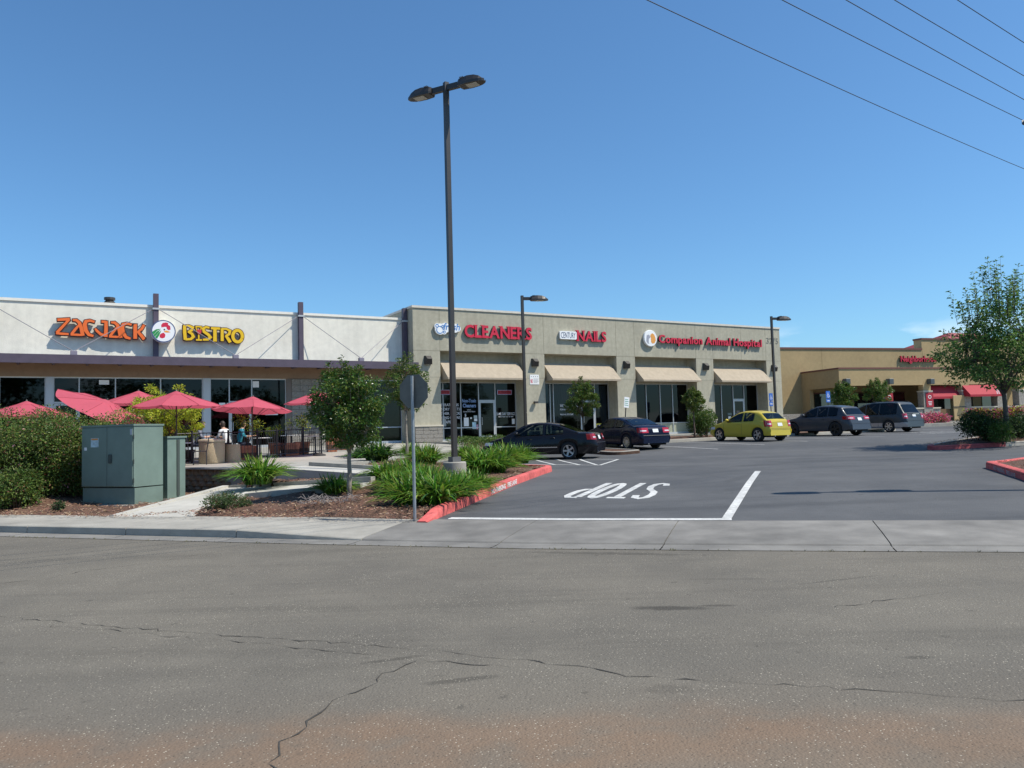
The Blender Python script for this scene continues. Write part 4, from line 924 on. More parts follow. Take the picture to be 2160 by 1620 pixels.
# bistro sign: brush-like strokes with dark edges, traced by eye from the lettering's shape
M_or = mat('orange_face', (.82, .155, .025), .4); M_yel = mat('yellow_face', (.80, .50, .01), .4); M_edge = mat('dark_edge', (.05, .008, .006), .5)
def brush_sign(root, glyphs, wface, u0, v0, ku, kv, mface, wedge):
    for g in glyphs:
        b = MB()
        for i, (pts, w_) in enumerate(g):
            P_ = [((x - u0) * ku, (v0 - y) * kv) for x, y in pts]; wf = [q * ku * 1.12 for q in w_] if isinstance(w_, list) else w_ * ku * 1.12
            we = [q + wedge for q in wf] if isinstance(wf, list) else wf + wedge
            P_e = list(P_); a_ = np.array(P_e[0]) - np.array(P_e[1]); a_ = a_ / np.linalg.norm(a_) * wedge / 2; c_ = np.array(P_e[-1]) - np.array(P_e[-2]); c_ = c_ / np.linalg.norm(c_) * wedge / 2
            P_e[0] = tuple(np.array(P_e[0]) + a_); P_e[-1] = tuple(np.array(P_e[-1]) + c_)
            stroke(b, P_e, we, -.27 - i * .0015, -.10, 1); stroke(b, P_, wf, -.285 - i * .0015, -.26, 0)
        b.build('letter', [mface, M_edge], root)
KU, KV = .2037 / 49.0 * 1.0, .2037 / 45.3      # metres per enlarged photo pixel along and up the wall
Zz = [([(112, 112), (232, 100)], 26), ([(226, 104), (172, 165), (108, 236)], [22, 24, 26]), ([(100, 242), (160, 245), (222, 247)], [20, 24, 20])]
def A1(x): return [([(x + 12, 108), (x + 48, 108), (x + 78, 132), (x + 96, 180), (x + 112, 258)], [18, 26, 30, 32, 34]), ([(x + 78, 150), (x + 40, 195), (x + 2, 245)], [18, 24, 24]), ([(x - 8, 250), (x + 50, 250), (x + 100, 252)], [20, 22, 20])]
def C1(x): return [([(x + 116, 118), (x + 70, 106), (x + 30, 116), (x + 18, 150), (x + 30, 205), (x + 60, 245), (x + 106, 258)], [22, 24, 30, 36, 36, 30, 22])]
Jj = [([(545, 112), (590, 112)], 24), ([(592, 104), (592, 180), (588, 262)], [30, 32, 34]), ([(590, 250), (540, 238), (500, 205), (482, 182)], [24, 26, 26, 18])]
Kk = [([(892, 122), (892, 200), (892, 272)], [34, 34, 34]), ([(985, 128), (960, 170), (915, 205)], [26, 26, 20]), ([(920, 200), (955, 235), (988, 275)], [24, 32, 32])]
sy = lambda g, dy: [([(x, y + dy) for x, y in p_], w_) for p_, w_ in g]
z1 = thing('restaurant_sign', 'orange brush-style ZACJACK letters on the cream wall', 'sign', FW(-16.28, WD, 6.17), FA)
brush_sign(z1, [Zz, sy(A1(248), 0), sy(C1(360), 0), sy(Jj, 0), sy(A1(630), 8), sy(C1(738), 14), Kk], None, 95, 288, KU * .935, KV, M_or, .07)
z2 = thing('restaurant_sign', 'yellow brush-style BISTRO letters with a wine glass for the I', 'sign', FW(-11.21, WD, 6.17), FA)
Bb = [([(1404, 145), (1404, 220), (1412, 298)], [30, 32, 32]), ([(1400, 152), (1450, 150), (1490, 166), (1478, 196), (1440, 216)], [18, 20, 26, 26, 18]), ([(1440, 212), (1482, 232), (1498, 262), (1470, 288), (1412, 294)], [18, 26, 28, 24, 20])]
Ss = [([(1672, 162), (1635, 156), (1604, 172), (1612, 205), (1660, 236), (1682, 262), (1655, 286), (1600, 290)], [20, 22, 26, 28, 30, 28, 24, 20])]
Tt = [([(1688, 166), (1790, 166)], 24), ([(1732, 166), (1732, 240), (1732, 305)], [32, 34, 36])]
Rr_ = [([(1812, 165), (1812, 240), (1812, 298)], [28, 30, 30]), ([(1806, 168), (1860, 168), (1900, 186), (1890, 222), (1850, 244)], [18, 20, 26, 26, 20]), ([(1852, 240), (1880, 275), (1902, 310)], [24, 32, 32])]
Oo = [([(1985 + 54 * math.cos(t_), 240 + 62 * math.sin(t_)) for t_ in np.linspace(.4, 2 * PI + .38, 22)], 32)]
Gl = [([(1525, 160), (1535, 205), (1555, 232), (1575, 205), (1582, 160)], [10, 12, 14, 12, 10]), ([(1520, 156), (1588, 156)], 14), ([(1555, 232), (1555, 285)], 14), ([(1525, 294), (1590, 294)], [16, 16])]
brush_sign(z2, [Bb, Gl, Ss, Tt, Rr_, Oo], None, 1380, 320, KU * .975, KV, M_yel, .06)
b = MB(); blob(b, [((x - 1380) * KU, (320 - y) * KV) for x, y in ((1530, 185), (1580, 185), (1577, 215), (1566, 236), (1545, 236), (1533, 215))], -.30); b.build('wine', mat('wine_red', (.6, .05, .05), .4), z2)
ds = thing('round_sign', 'round white disc sign with a red-combed rooster head between the lettering', 'sign', FW(-12.04, WD - .26, 6.60), FA)
MB().lathe([(0, -.30), (.47, -.30), (.47, -.285), (.51, -.285), (.51, .24)], 40, axis='y').build('disc', [M_signw], ds)
stroke(MB(), arc(0, 0, .49, .49, 0, 359.9, 40), .045, -.301, -.28).build('rim', mat('rim_blue', (.05, .08, .2), .4), ds)
rd = lambda L: [((x - 1193) / 110 * .47, (207 - y) / 110 * .47) for x, y in L]
M_rr = mat('rooster_red', (.62, .02, .06), .45)
b = MB(); blob(b, rd([(1172, 168), (1170, 140), (1185, 120), (1215, 112), (1240, 118), (1236, 135), (1258, 150), (1262, 185), (1245, 196), (1225, 182), (1222, 160), (1205, 160)]), -.302); b.build('comb', M_rr, ds)
b = MB(); blob(b, rd([(1170, 232), (1195, 222), (1212, 245), (1205, 275), (1180, 285), (1155, 275), (1155, 248)]), -.302); b.build('wattle', M_rr, ds)
b = MB()
for L in ([(1082, 218), (1120, 190), (1170, 182), (1130, 205), (1095, 250)], [(1095, 252), (1130, 210), (1165, 192), (1140, 230), (1108, 272)], [(1110, 275), (1145, 225), (1172, 200), (1150, 255), (1130, 290)]): blob(b, rd(L), -.302 - .001 * len(b.f) / 5)
b.build('neck_feathers', mat('rooster_green', (.02, .28, .07), .45), ds)
b = MB(); blob(b, rd([(1195, 205), (1225, 198), (1262, 215), (1230, 222), (1205, 218)]), -.303); b.build('beak', mat('beak_orange', (.85, .35, .05), .45), ds)
b = MB(); b.lathe([(0, 0), (.035, 0), (.035, .004)], 12, (.035, -.304, .075), 0, 'y'); b.build('eye', M_black, ds)
# ---------------------------------------------------------------- cars
def paint(name, c, rough=.32, metal=.05, coat=.22): return mat(name, c, rough, metal=metal, coat=coat, spec=.3, var2=.06, v2scale=1.2)
M_tyre = mat('tyre', (.018, .018, .019), .85); M_rim = mat('alloy', (.55, .56, .58), .28, metal=.9); M_rimb = mat('black_alloy', (.03, .03, .032), .35, metal=.5)
M_under = mat('underbody', (.012, .012, .013), .9); M_cg = mat('car_glass', (.022, .030, .030), .04, spec=.8, coat=.6); M_cgt = glass('clear_car_glass', (.62, .75, .70), .55); M_cgd = glass('tinted_car_glass', (.6, .66, .7), .16); M_seat = mat('seat_cloth', (.06, .06, .062), .9); M_seatl = mat('seat_leather', (.30, .27, .22), .7); M_tail = mat('tail_lens', (.42, .008, .016), .12, coat=1); M_clear = mat('clear_lens', (.72, .72, .74), .15, coat=1)
M_plate = mat('number_plate', (.72, .74, .76), .5); M_trim = mat('black_trim', (.02, .02, .022), .5); M_chrome = mat('chrome', (.75, .76, .78), .12, metal=1); M_silver = paint('silver_cladding', (.42, .43, .45), .35, .6)
def make_wheel(par, x, y, r, side, spokes=5, wide=.21, mr=M_rim, rr=.69):
    w_ = bpy.data.objects.new('wheel', None); COL.objects.link(w_); w_.parent = par; w_.location = (x, y, r); w_.empty_display_size = .1
    if side < 0: w_.rotation_euler = (0, 0, PI)
    h = wide / 2
    MB().lathe([(r * rr, -h), (r * .93, -h), (r * .985, -h * .8), (r, -h * .5), (r, h * .5), (r * .985, h * .8), (r * .93, h), (r * rr, h * .96), (r * rr, h * .6)], 32, axis='y').build('tyre', M_tyre, w_, smooth=True)
    b = MB().lathe([(r * rr, h * .97), (r * rr * .93, h * .95), (r * rr * .90, h * .55)], 32, axis='y')
    for k in range(spokes):
        a = 2 * PI * k / spokes; ca, sa = math.cos(a), math.sin(a); w0, w1 = r * .085, r * .12 * (5 / spokes) ** .5
        def q(rad, off_, yy): return (ca * rad - sa * off_, yy, sa * rad + ca * off_)
        R1 = r * rr * .93
        b.add([q(0, -w0, h * .8), q(0, w0, h * .8), q(R1, w1, h * .9), q(R1, -w1, h * .9), q(0, -w0, h * .2), q(0, w0, h * .2), q(R1, w1, h * .3), q(R1, -w1, h * .3)], [(0, 1, 2, 3), (0, 3, 7, 4), (1, 5, 6, 2), (3, 2, 6, 7)])
    b.lathe([(0, h * .98), (r * .12, h * .95), (r * .14, h * .7)], 16, axis='y'); b.build('rim', mr, w_)
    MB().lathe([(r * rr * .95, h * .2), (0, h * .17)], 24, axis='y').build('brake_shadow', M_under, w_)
def car(label, name, cat, RLwheel, sp, mp, group='cars parked facing the shops', az=-30):
    L, W, H, wb_, ro, r = sp['L'], sp['W'], sp['H'], sp['wb'], sp['ro'], sp['r']; hw0 = W / 2
    hd = np.array([math.sin(math.radians(az)), math.cos(math.radians(az))]); lf = np.array([-hd[1], hd[0]]); tw = W - .26
    rear_ax = np.array(RLwheel) - lf * tw / 2; rt = rear_ax - hd * ro; fr_ax = rear_ax + hd * wb_
    zr_, zf_ = G(*rear_ax), G(*fr_ax); pit = math.atan2(zf_ - zr_, wb_)
    root = thing(name, label, cat, (rt[0], rt[1], zr_ - math.tan(pit) * ro), 0, group); root.rotation_euler = (0, -pit, math.atan2(hd[1], hd[0]))
    xr, xf = ro, ro + wb_; ra = r + .055
    tp = lambda x: float(np.interp(x, *zip(*sp['top']))); rf = lambda x: float(np.interp(x, *zip(*sp['roof'])))
    plan = lambda x: float(np.interp(x, [0, .06, .2, .5, 1.1, L * .5, L - 1.0, L - .5, L - .2, L - .05, L], [.83, .90, .955, .985, 1, 1, .985, .95, .88, .76, .62]))
    hw = lambda x: hw0 * plan(x)
    sill = sp.get('sill', .22)
    def zbot(x):
        z = sill + (.06 if x < .4 or x > L - .4 else 0)
        for xc in (xr, xf):
            if abs(x - xc) < ra: z = max(z, r + math.sqrt(ra * ra - (x - xc) ** 2) * .97)
        return z
    rx = lambda x, z: x + (sp.get('rlean', .14) * max(0, (z - .62) / .4) * max(0, 1 - x / .7) if x < .7 else -.16 * max(0, (z - .45) / .4) * max(0, 1 - (L - x) / .8) if x > L - .8 else 0) - (.05 * max(0, 1 - abs(z - .5) / .16) * max(0, 1 - x / .25))
    def sect(x):
        zt, zb = tp(x), zbot(x); sh = max(zb + .03, zt - .10); d = sh - zb; w_ = hw(x); b_ = .018
        P_ = [(w_ - .05, zb), (w_ - .012, zb + d * .16), (w_, zb + d * .42), (w_ - b_ * .5, zb + d * .72), (w_ - .012, zb + d * .74), (w_ - .02, sh), (w_ - .055, zt - .035), (w_ - .12, zt - .006), (w_ * .5, zt + .012), (0, zt + .022)]
        return P_
    xsn = sorted(set([0, .03, .08, .15, .25, .4] + list(np.arange(.5, L - .4, .1)) + [L - .4, L - .25, L - .14, L - .06, L] + [c + s_ * ra * f_ for c in (xr, xf) for s_ in (-1, 1) for f_ in (.3, .6, .8, .92, .98, 1.0, 1.003)]))
    rows = []
    for x in xsn:
        S_ = sect(x); rows.append([(rx(x, z), y, z) for y, z in S_] + [(rx(x, z), -y, z) for y, z in S_[-2::-1]])
    b = MB().grid(rows, flip=True); m_ = len(rows[0]); n_ = len(rows)
    b.f.append(tuple(range(m_))); b.m.append(0); b.f.append(tuple(range(n_ * m_ - 1, (n_ - 1) * m_ - 1, -1))); b.m.append(0)
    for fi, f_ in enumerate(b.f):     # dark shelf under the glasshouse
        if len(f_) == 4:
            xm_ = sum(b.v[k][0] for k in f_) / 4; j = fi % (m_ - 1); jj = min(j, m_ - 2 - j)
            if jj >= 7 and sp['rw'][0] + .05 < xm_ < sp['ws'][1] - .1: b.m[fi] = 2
    if sp.get('clad'):     # lower cladding in a second colour
        for i, f_ in enumerate(b.f):
            if len(f_) == 4 and max(b.v[k][2] for k in f_) < sp['clad']: b.m[i] = 1
    body = b.build('body', [mp, sp.get('mclad', mp), M_under], root, angle=.5)
    MB().box(.2, L - .3, -hw0 + .2, hw0 - .2, sill - .03, .62).box(xr - ra, xr + ra, -hw0 + .06, hw0 - .06, .5, .74).box(xf - ra, xf + ra, -hw0 + .07, hw0 - .07, .5, .70).build('underbody', M_under, root)
    for xc in (xr, xf):     # arch lining
        for s_ in (1, -1):
            pts = [(xc + ra * math.cos(t_), (hw(xc) - .05) * s_, max(r + ra * .97 * math.sin(t_), sill)) for t_ in np.linspace(-.1, PI + .1, 17)]
            MB().grid([pts, [(x, y - .25 * s_, z) for x, y, z in pts]], flip=s_ > 0).build('wheel_arch', M_under, root)
    # greenhouse
    g0, g1 = sp['roof'][0][0], sp['roof'][-1][0]
    gxs = sorted(set([p_[0] for p_ in sp['roof']] + list(np.arange(g0, g1, .06)) + [g1])); G_ = {}
    def gs(x):
        zb, zr2 = tp(x), max(rf(x), tp(x) + .004); h = zr2 - zb; gb = hw(x) - .085; gt = gb - sp.get('tum', .30) * h; dr = min(.075, h * .35); return zb, zr2, h, gb, gt, dr
    rows = []
    for x in gxs:
        zb, zr2, h, gb, gt, dr = gs(x)
        S_ = [(gb, zb - .03), (gb + (gt - gb) * .5 + .006, zb + (h - dr) * .5), (gt, zr2 - dr), (gt - .035, zr2 - dr * .4), (gt - .10, zr2 - dr * .1), (gt * .5, zr2 + .012), (0, zr2 + .02)]
        rows.append([(rx(x, z) if x < .7 else x, y, z) for y, z in S_] + [(rx(x, z) if x < .7 else x, -y, z) for y, z in S_[-2::-1]])
    b = MB().grid(rows, flip=True); ncol = len(rows[0]); keep_f = []; 
    wins = [(a_ + .03, c_ - .03) for a_, c_ in sp['win']]; nr_ = len(rows)
    for fi, f_ in enumerate(b.f):
        i, j = divmod(fi, ncol - 1); xm_ = (gxs[i] + gxs[i + 1]) / 2; jj = min(j, ncol - 2 - j)
        if jj in (0, 1) and any(a_ <= xm_ <= c_ for a_, c_ in wins): continue
        if jj in (4, 5) and any(a_ + .02 <= xm_ <= c_ - .02 for a_, c_ in (sp['rw'], sp['ws'])): continue
        keep_f.append(f_)
    b.f = keep_f; b.m = [0] * len(keep_f); b.build('cabin', mp, root, angle=.6)
    for sx_ in sp['seats']:
        for sy_ in (-.36, .36):
            zb_ = tp(sx_); st_ = MB().bbox(sx_ - .10, sx_ + .06, sy_ - .22, sy_ + .22, zb_ + .025, zb_ + .16, .04).build('seat_back', sp.get('mseat', M_seat), root); MB().bbox(sx_ - .09, sx_ + .01, sy_ - .12, sy_ + .12, zb_ + .19, zb_ + .33, .03).build('headrest', sp.get('mseat', M_seat), st_)
    xw_ = sp['ws'][1] - .35; MB().tube([(xw_ - .25, .36 + .17 * math.cos(q_), tp(xw_) + .07 + .13 * math.sin(q_)) for q_ in np.linspace(0, 2 * PI, 13)], .013, 5).build('steering_wheel', M_trim, root)
    for xa, xb in sp['win']:
        for s_ in (1, -1):
            lo, hi = [], []
            for x in np.arange(xa, xb + .001, (xb - xa) / 16):
                zb, zr2, h, gb, gt, dr = gs(x); z0, z1 = zb + .012, zr2 - dr - .004
                if z1 - z0 < .0: z1 = z0 + .001
                def yy(z): f_ = (z - zb) / max(.01, h - dr); return gb + (gt - gb) * f_ + .006 * (1 - abs(2 * f_ - 1)) + .007
                X = rx(x, z0) if x < .7 else x
                lo.append((X, yy(z0) * s_, z0)); hi.append((X, yy(z1) * s_, z1))
            MB().grid([lo, hi], flip=s_ > 0).build('side_window', sp.get('mg', M_cgt), root)
    for nm, (xa, xb) in (('rear_window', sp['rw']), ('windscreen', sp['ws'])):
        rows = []
        for x in np.linspace(xa, xb, 9):
            zb, zr2, h, gb, gt, dr = gs(x); e = .01; sl = (rf(x + e) - rf(x - e)) / (2 * e); nx, nz = -sl / math.hypot(1, sl), 1 / math.hypot(1, sl); wy = gt - .095
            X = rx(x, zr2) if x < .7 else x
            rows.append([(X + nx * .012, wy * (j / 5 - 1), zr2 + nz * .012 + .014 * (1 - (j / 5 - 1) ** 2)) for j in range(11)])
        MB().grid(rows, flip=True).build(nm, sp.get('mg', M_cgt), root, smooth=True)
    def sidey(x, z):
        S_ = sect(x); zs = [p_[1] for p_ in S_[:8]]; return float(np.interp(z, zs, [p_[0] for p_ in S_[:8]]))
    for s_ in (1, -1):     # door cuts, handles, sill moulding
        for x in sp['seams']:
            P_ = [(x, (sidey(x, z) + .003) * s_, z) for z in np.linspace(sill + .1, tp(x) - .03, 9)]
            MB().grid([P_, [(x + .012, y, z) for x, y, z in P_]], flip=s_ < 0).build('door_seam', M_trim, body)
        for x in sp['handles']: z = tp(x) - .15; y = sidey(x, z); MB().bbox(x - .1, x + .08, min(y * s_, (y + .03) * s_), max(y * s_, (y + .03) * s_), z - .013, z + .013, .006).build('door_handle', sp.get('mh', mp), body)
        P_ = [(x, (sidey(x, .47) + .006) * s_, .455) for x in np.arange(xr + ra + .06, xf - ra - .05, .1)]
        if sp.get('mould', True): MB().grid([P_, [(x, y + .004 * s_, z + .035) for x, y, z in P_]], flip=s_ > 0).build('side_moulding', M_trim if sp.get('mould') != 'chrome' else M_chrome, body)
        xm = sp['mirror']; zb = tp(xm); y = hw(xm) + .02
        b = MB(); b.lathe([(.001, -.1), (.06, -.085), (.085, -.02), (.085, .04), (.05, .085), (.001, .1)], 12); b.v = [(xm + v[0] * .9, y * s_ + v[2] * s_, zb + .09 + v[1] * .9) for v in b.v]; b.build('mirror', sp.get('mm', mp), root, smooth=True)
        # lamp clusters wrap from tail or nose onto the flank
        ti, tz0, tz1, tx = sp['tail']
        def wrap(pts_lo, z0, z1, m, nm):
            lo = [(rx(x, z0) - dx, y * s_, z0) for x, y, dx in pts_lo]; hi = [(rx(x, z1) - dx, y * s_, z1) for x, y, dx in pts_lo]; MB().grid([lo, hi], flip=s_ > 0).build(nm, m, root, smooth=False)
        if tz1 - tz0 < .32:
            wrap([(0, hw(0) - ti, .012), (0, hw(0) - .02, .012), (0.0, hw(0) + .006, .008), (.06, hw(.06) + .008, 0), (.15, hw(.15) + .009, 0), (tx, hw(tx) + .004, 0)], tz0, tz1, M_tail, 'tail_light')
        else:
            wrap([(0, hw(0) - ti, .012), (0, hw(0) + .006, .008), (.08, hw(.08) + .009, 0), (tx, hw(tx) + .006, 0)], tz0, tz1, M_tail, 'tail_light')
        wrap([(0, hw(0) - ti * .7, .014), (0, hw(0) - .03, .014), (0.0, hw(0) + .004, .010), (.05, hw(.05) + .010, 0)], tz0 + (tz1 - tz0) * .32, tz0 + (tz1 - tz0) * .52, M_clear, 'reverse_light')
        lo = [(x, (hw(x) + .004) * s_, .58) for x in (L - .55, L - .3, L - .15)]; MB().grid([[(rx(x, z), y, z) for x, y, z in lo], [(rx(x, .72) + .005, y * .985, .70) for x, y, z in lo]], flip=s_ > 0).build('headlight', M_clear, root)
        make_wheel(root, xr, tw / 2 * s_, r, s_, sp.get('spokes', 5), mr=sp.get('mr', M_rim)); make_wheel(root, xf, tw / 2 * s_, r, s_, sp.get('spokes', 5), mr=sp.get('mr', M_rim))
    pz = sp.get('pz', .78); X = min(rx(0, pz), rx(0, pz + .15)) - .012
    pl = MB().add([(rx(0, pz) - .012, .155, pz), (rx(0, pz) - .012, -.155, pz), (rx(0, pz + .15) - .012, -.155, pz + .15), (rx(0, pz + .15) - .012, .155, pz + .15)], [(0, 1, 2, 3)]).build('number_plate', M_plate, root)
    zz = sp.get('bump', .62); P_ = [(rx(0, zz) - .006, y * hw(0) * .98, zz) for y in np.linspace(-1, 1, 9)]
    MB().grid([P_, [(rx(0, zz + .014) - .006, y, zz + .014) for x, y, z in P_]], flip=True).build('bumper_seam', M_trim, body)
    MB().tube([(.05, hw0 - .45, .26), (-.02, hw0 - .45, .26)], .035, 10).build('exhaust', M_chrome, root)
    return root
P_black = paint('black_paint', (.008, .007, .009), .22); P_blue = paint('navy_paint', (.007, .009, .026), .22); P_yel = paint('yellow_paint', (.52, .41, .045), .35, .1); P_grey = paint('slate_paint', (.05, .056, .068), .34, .15); P_van = paint('van_paint', (.05, .056, .058), .36, .15)
sedan = dict(seats=(1.75, 2.75), mseat=M_seatl, L=4.82, W=1.82, H=1.45, wb=2.85, ro=1.10, r=.325, top=[(0, .90), (.05, .97), (.25, 1.02), (.95, 1.03), (1.6, .99), (3.4, .93), (3.75, .93), (4.35, .80), (4.7, .66), (4.82, .58)],
  roof=[(.72, 1.03), (1.1, 1.19), (1.55, 1.36), (2.0, 1.435), (2.45, 1.45), (2.75, 1.42), (3.05, 1.31), (3.4, 1.12), (3.78, .93)], win=[(1.32, 2.05), (2.13, 3.35)], rw=(.80, 1.52), ws=(2.95, 3.7), seams=(1.45, 2.1, 3.25), handles=(1.75, 2.7), mirror=3.2, tail=(.20, .74, .97, .32), spokes=5, mould='chrome', pz=.76)
rl1 = Dp(1201, 965, 30.6)[:2]
car('black four-door saloon parked beside the hatched aisle, silver five-spoke wheels', 'parked_car', 'car', rl1, sedan, P_black, az=-71)
sedan2 = dict(sedan); sedan2.update(seats=(1.6, 2.6), L=4.55, W=1.82, H=1.42, wb=2.76, ro=1.02, top=[(0, .88), (.05, .98), (.22, 1.05), (.85, 1.05), (1.5, .98), (3.2, .92), (3.5, .92), (4.1, .80), (4.45, .66), (4.55, .58)], roof=[(.66, 1.05), (1.0, 1.18), (1.4, 1.33), (1.85, 1.41), (2.25, 1.42), (2.55, 1.39), (2.85, 1.28), (3.15, 1.11), (3.5, .92)], win=[(1.2, 1.92), (2.0, 3.12)], rw=(.72, 1.38), ws=(2.75, 3.42), seams=(1.35, 1.97, 3.0), handles=(1.62, 2.5), mirror=3.0, tail=(.34, .74, .96, .22), spokes=10, mould=False)
rr2 = Dp(1381, 946, 35.7)[:2]
car('dark navy four-door saloon parked behind the small kerbed island', 'parked_car', 'car', rr2 - R2[:2] * 1.52, sedan2, P_blue)
hatch = dict(seats=(1.1, 2.0), L=4.05, W=1.70, H=1.47, wb=2.50, ro=.70, r=.315, top=[(0, .92), (.05, .96), (.4, 1.0), (1.2, .98), (2.7, .93), (3.0, .93), (3.6, .82), (3.92, .68), (4.05, .60)],
  roof=[(.10, .97), (.28, 1.12), (.52, 1.30), (.80, 1.40), (1.3, 1.46), (1.75, 1.455), (2.05, 1.40), (2.4, 1.25), (2.75, 1.06), (3.05, .93)], win=[(.95, 1.62), (1.70, 2.70)], rw=(.18, .60), ws=(2.15, 2.95), seams=(1.66, 2.85), handles=(1.85,), mirror=2.6, tail=(.16, .70, .99, .24), spokes=5, mould=False, pz=.72, rlean=.10, tum=.34, bump=.60)
rl3 = hit(1601, 931.5)[:2]
car('yellow three-door hatchback parked in front of the animal hospital', 'parked_car', 'car', rl3, hatch, P_yel)
suv = dict(seats=(1.5, 2.5), mg=M_cgd, L=4.63, W=1.88, H=1.65, wb=2.81, ro=.95, r=.375, sill=.28, top=[(0, .98), (.05, 1.04), (.5, 1.10), (1.6, 1.08), (3.2, 1.04), (3.5, 1.03), (4.2, .92), (4.5, .76), (4.63, .66)],
  roof=[(.12, 1.06), (.30, 1.22), (.52, 1.42), (.72, 1.55), (1.2, 1.63), (1.9, 1.65), (2.3, 1.61), (2.7, 1.47), (3.1, 1.26), (3.5, 1.03)], win=[(.85, 1.42), (1.48, 2.1), (2.17, 3.15)], rw=(.20, .58), ws=(2.6, 3.42), seams=(1.35, 2.13, 3.05), handles=(1.7, 2.55), mirror=2.95, tail=(.40, .88, 1.05, .42), spokes=5, mr=M_rimb, mould=False, pz=.82, rlean=.16, bump=.66)
rl4 = Dp(1765, 921, 42.0)[:2]
car('slate-grey crossover with black wheels parked between the hatchback and minivan', 'parked_car', 'car', rl4, suv, P_grey)
van = dict(seats=(1.1, 2.1, 3.0), mg=M_cgd, L=4.95, W=1.92, H=1.78, wb=2.93, ro=1.12, r=.335, sill=.24, top=[(0, 1.00), (.05, 1.04), (.5, 1.07), (1.6, 1.05), (3.6, 1.0), (3.9, 1.0), (4.5, .88), (4.8, .72), (4.95, .62)],
  roof=[(.06, 1.06), (.16, 1.24), (.28, 1.44), (.42, 1.62), (.62, 1.73), (1.2, 1.77), (2.2, 1.77), (2.7, 1.72), (3.1, 1.56), (3.5, 1.30), (3.95, 1.0)], win=[(.62, 1.72), (1.80, 2.62), (2.70, 3.5)], rw=(.10, .40), ws=(2.9, 3.85), seams=(1.76, 2.66, 3.55), handles=(1.95, 2.85), mirror=3.35, tail=(.14, .78, 1.08, .16), spokes=6, mould=False, pz=.86, rlean=.12, clad=.62, mclad=M_silver, bump=.66, tum=.26)
rl5 = Dp(1877, 912, 46.2)[:2]
vn = car('dark grey minivan with silver lower panels and roof rails by the restaurant', 'parked_minivan', 'minivan', rl5, van, P_van)
for s_ in (1, -1): MB().tube([(.75, .62 * s_, 1.74), (.85, .62 * s_, 1.80), (2.2, .62 * s_, 1.81), (2.35, .62 * s_, 1.76)], .018, 6).build('roof_rail', M_trim, vn)
MB().box(-.03, .0, -.3, .3, 1.03, 1.06).build('tailgate_trim', M_chrome, vn)

# ---------------------------------------------------------------- street lamps
M_pole = mat('bronze_pole', (.034, .029, .026), .42, var=.15, vscale=2, spec=.6); M_lens = mat('lamp_lens', (.45, .45, .40), .25)
def lamp_head(par, ang, z, arm=.42, k=1.0):
    h = bpy.data.objects.new('lamp_head', None); COL.objects.link(h); h.parent = par; h.location = (0, 0, z); h.rotation_euler = (0, 0, ang)
    MB().box(.05, arm + .05, -.05, .05, -.09, .06).build('arm', M_pole, h)
    st = [(0, .13, .09, -.10), (.06, .18, .11, -.125), (.35, .215, .135, -.125), (.58, .20, .115, -.125), (.74, .16, .06, -.125), (.84, .11, -.02, -.12), (.90, .06, -.085, -.115)]
    rows = [[(arm + x * k, -hw_ * k, zb * k), (arm + x * k, -hw_ * k, zb * k * .35), (arm + x * k, -hw_ * .72 * k, zt * k), (arm + x * k, hw_ * .72 * k, zt * k), (arm + x * k, hw_ * k, zb * k * .35), (arm + x * k, hw_ * k, zb * k)] for x, hw_, zt, zb in st]
    b = MB().grid(rows); n = len(rows)
    for i in range(n - 1): b.f.append((i * 6, (i + 1) * 6, (i + 1) * 6 + 5, i * 6 + 5)); b.m.append(0)
    b.f.append((0, 5, 4, 3, 2, 1)); b.m.append(0); b.f.append(tuple((n - 1) * 6 + q for q in range(6))); b.m.append(0)
    b.build('housing', M_pole, h); MB().box(arm + .28 * k, arm + .66 * k, -.14 * k, .14 * k, -.138 * k, -.127 * k).build('lens', M_lens, h)
    for q in range(3): MB().box(arm + (.10 + .05 * q) * k, arm + (.12 + .05 * q) * k, -.18 * k, .18 * k, .115 * k, .138 * k).build('fin', M_pole, h)
def lamp(label, x, y, gz, pole0, top, heads, base_h=.0, base_r=.3, wdt=.125, rz=.3, taper=1.0, k=1.0):
    t_ = thing('street_lamp', label, 'street lamp', (x, y, gz), 0)
    if base_h: MB().lathe([(base_r, -.6), (base_r, base_h - .02), (base_r - .02, base_h), (0, base_h)], 28).build('concrete_base', M_conc, t_, angle=.6)
    h = wdt / 2; c, s_ = math.cos(rz), math.sin(rz); rot = lambda X, Y: (X * c - Y * s_, X * s_ + Y * c)
    b = MB(); P_ = [rot(*q) for q in ((-h, -h), (h, -h), (h, h), (-h, h))]; b.prism([(*q, top) for q in P_], pole0, top); b.build('pole', M_pole, t_)
    P_ = [rot(*q) for q in ((-h * 2, -h * 2), (h * 2, -h * 2), (h * 2, h * 2), (-h * 2, h * 2))]; MB().prism([(*q, pole0 + .13) for q in P_], pole0 - .02, 0).build('base_plate', mat('base_grey', (.13, .13, .13), .5), t_)
    for ang in heads: lamp_head(t_, ang, top - .14, k=k)
    return t_
LP = Dp(959, 975, 20.5)
lamp('tall bronze twin-head lamp on a concrete base among the strap-leaved clumps', LP[0], LP[1], .36, .50, 11.02 - .36, (math.radians(153), math.radians(-27)), base_h=.50, base_r=.30, wdt=.122, rz=math.radians(34), k=.86)
L2 = Dp(1109, 900, 39); lamp('single-head bronze lamp rising behind the black saloon before the cleaners', L2[0], L2[1], .95, .05, 8.42 - .95, (math.radians(8),), wdt=.12, rz=math.radians(30))
L3 = Dp(1638, 900, 50); lamp('single-head bronze lamp at the numbered end of the shop block', L3[0], L3[1], 1.08, .05, 8.55 - 1.08, (math.radians(8),), wdt=.12, rz=math.radians(30))
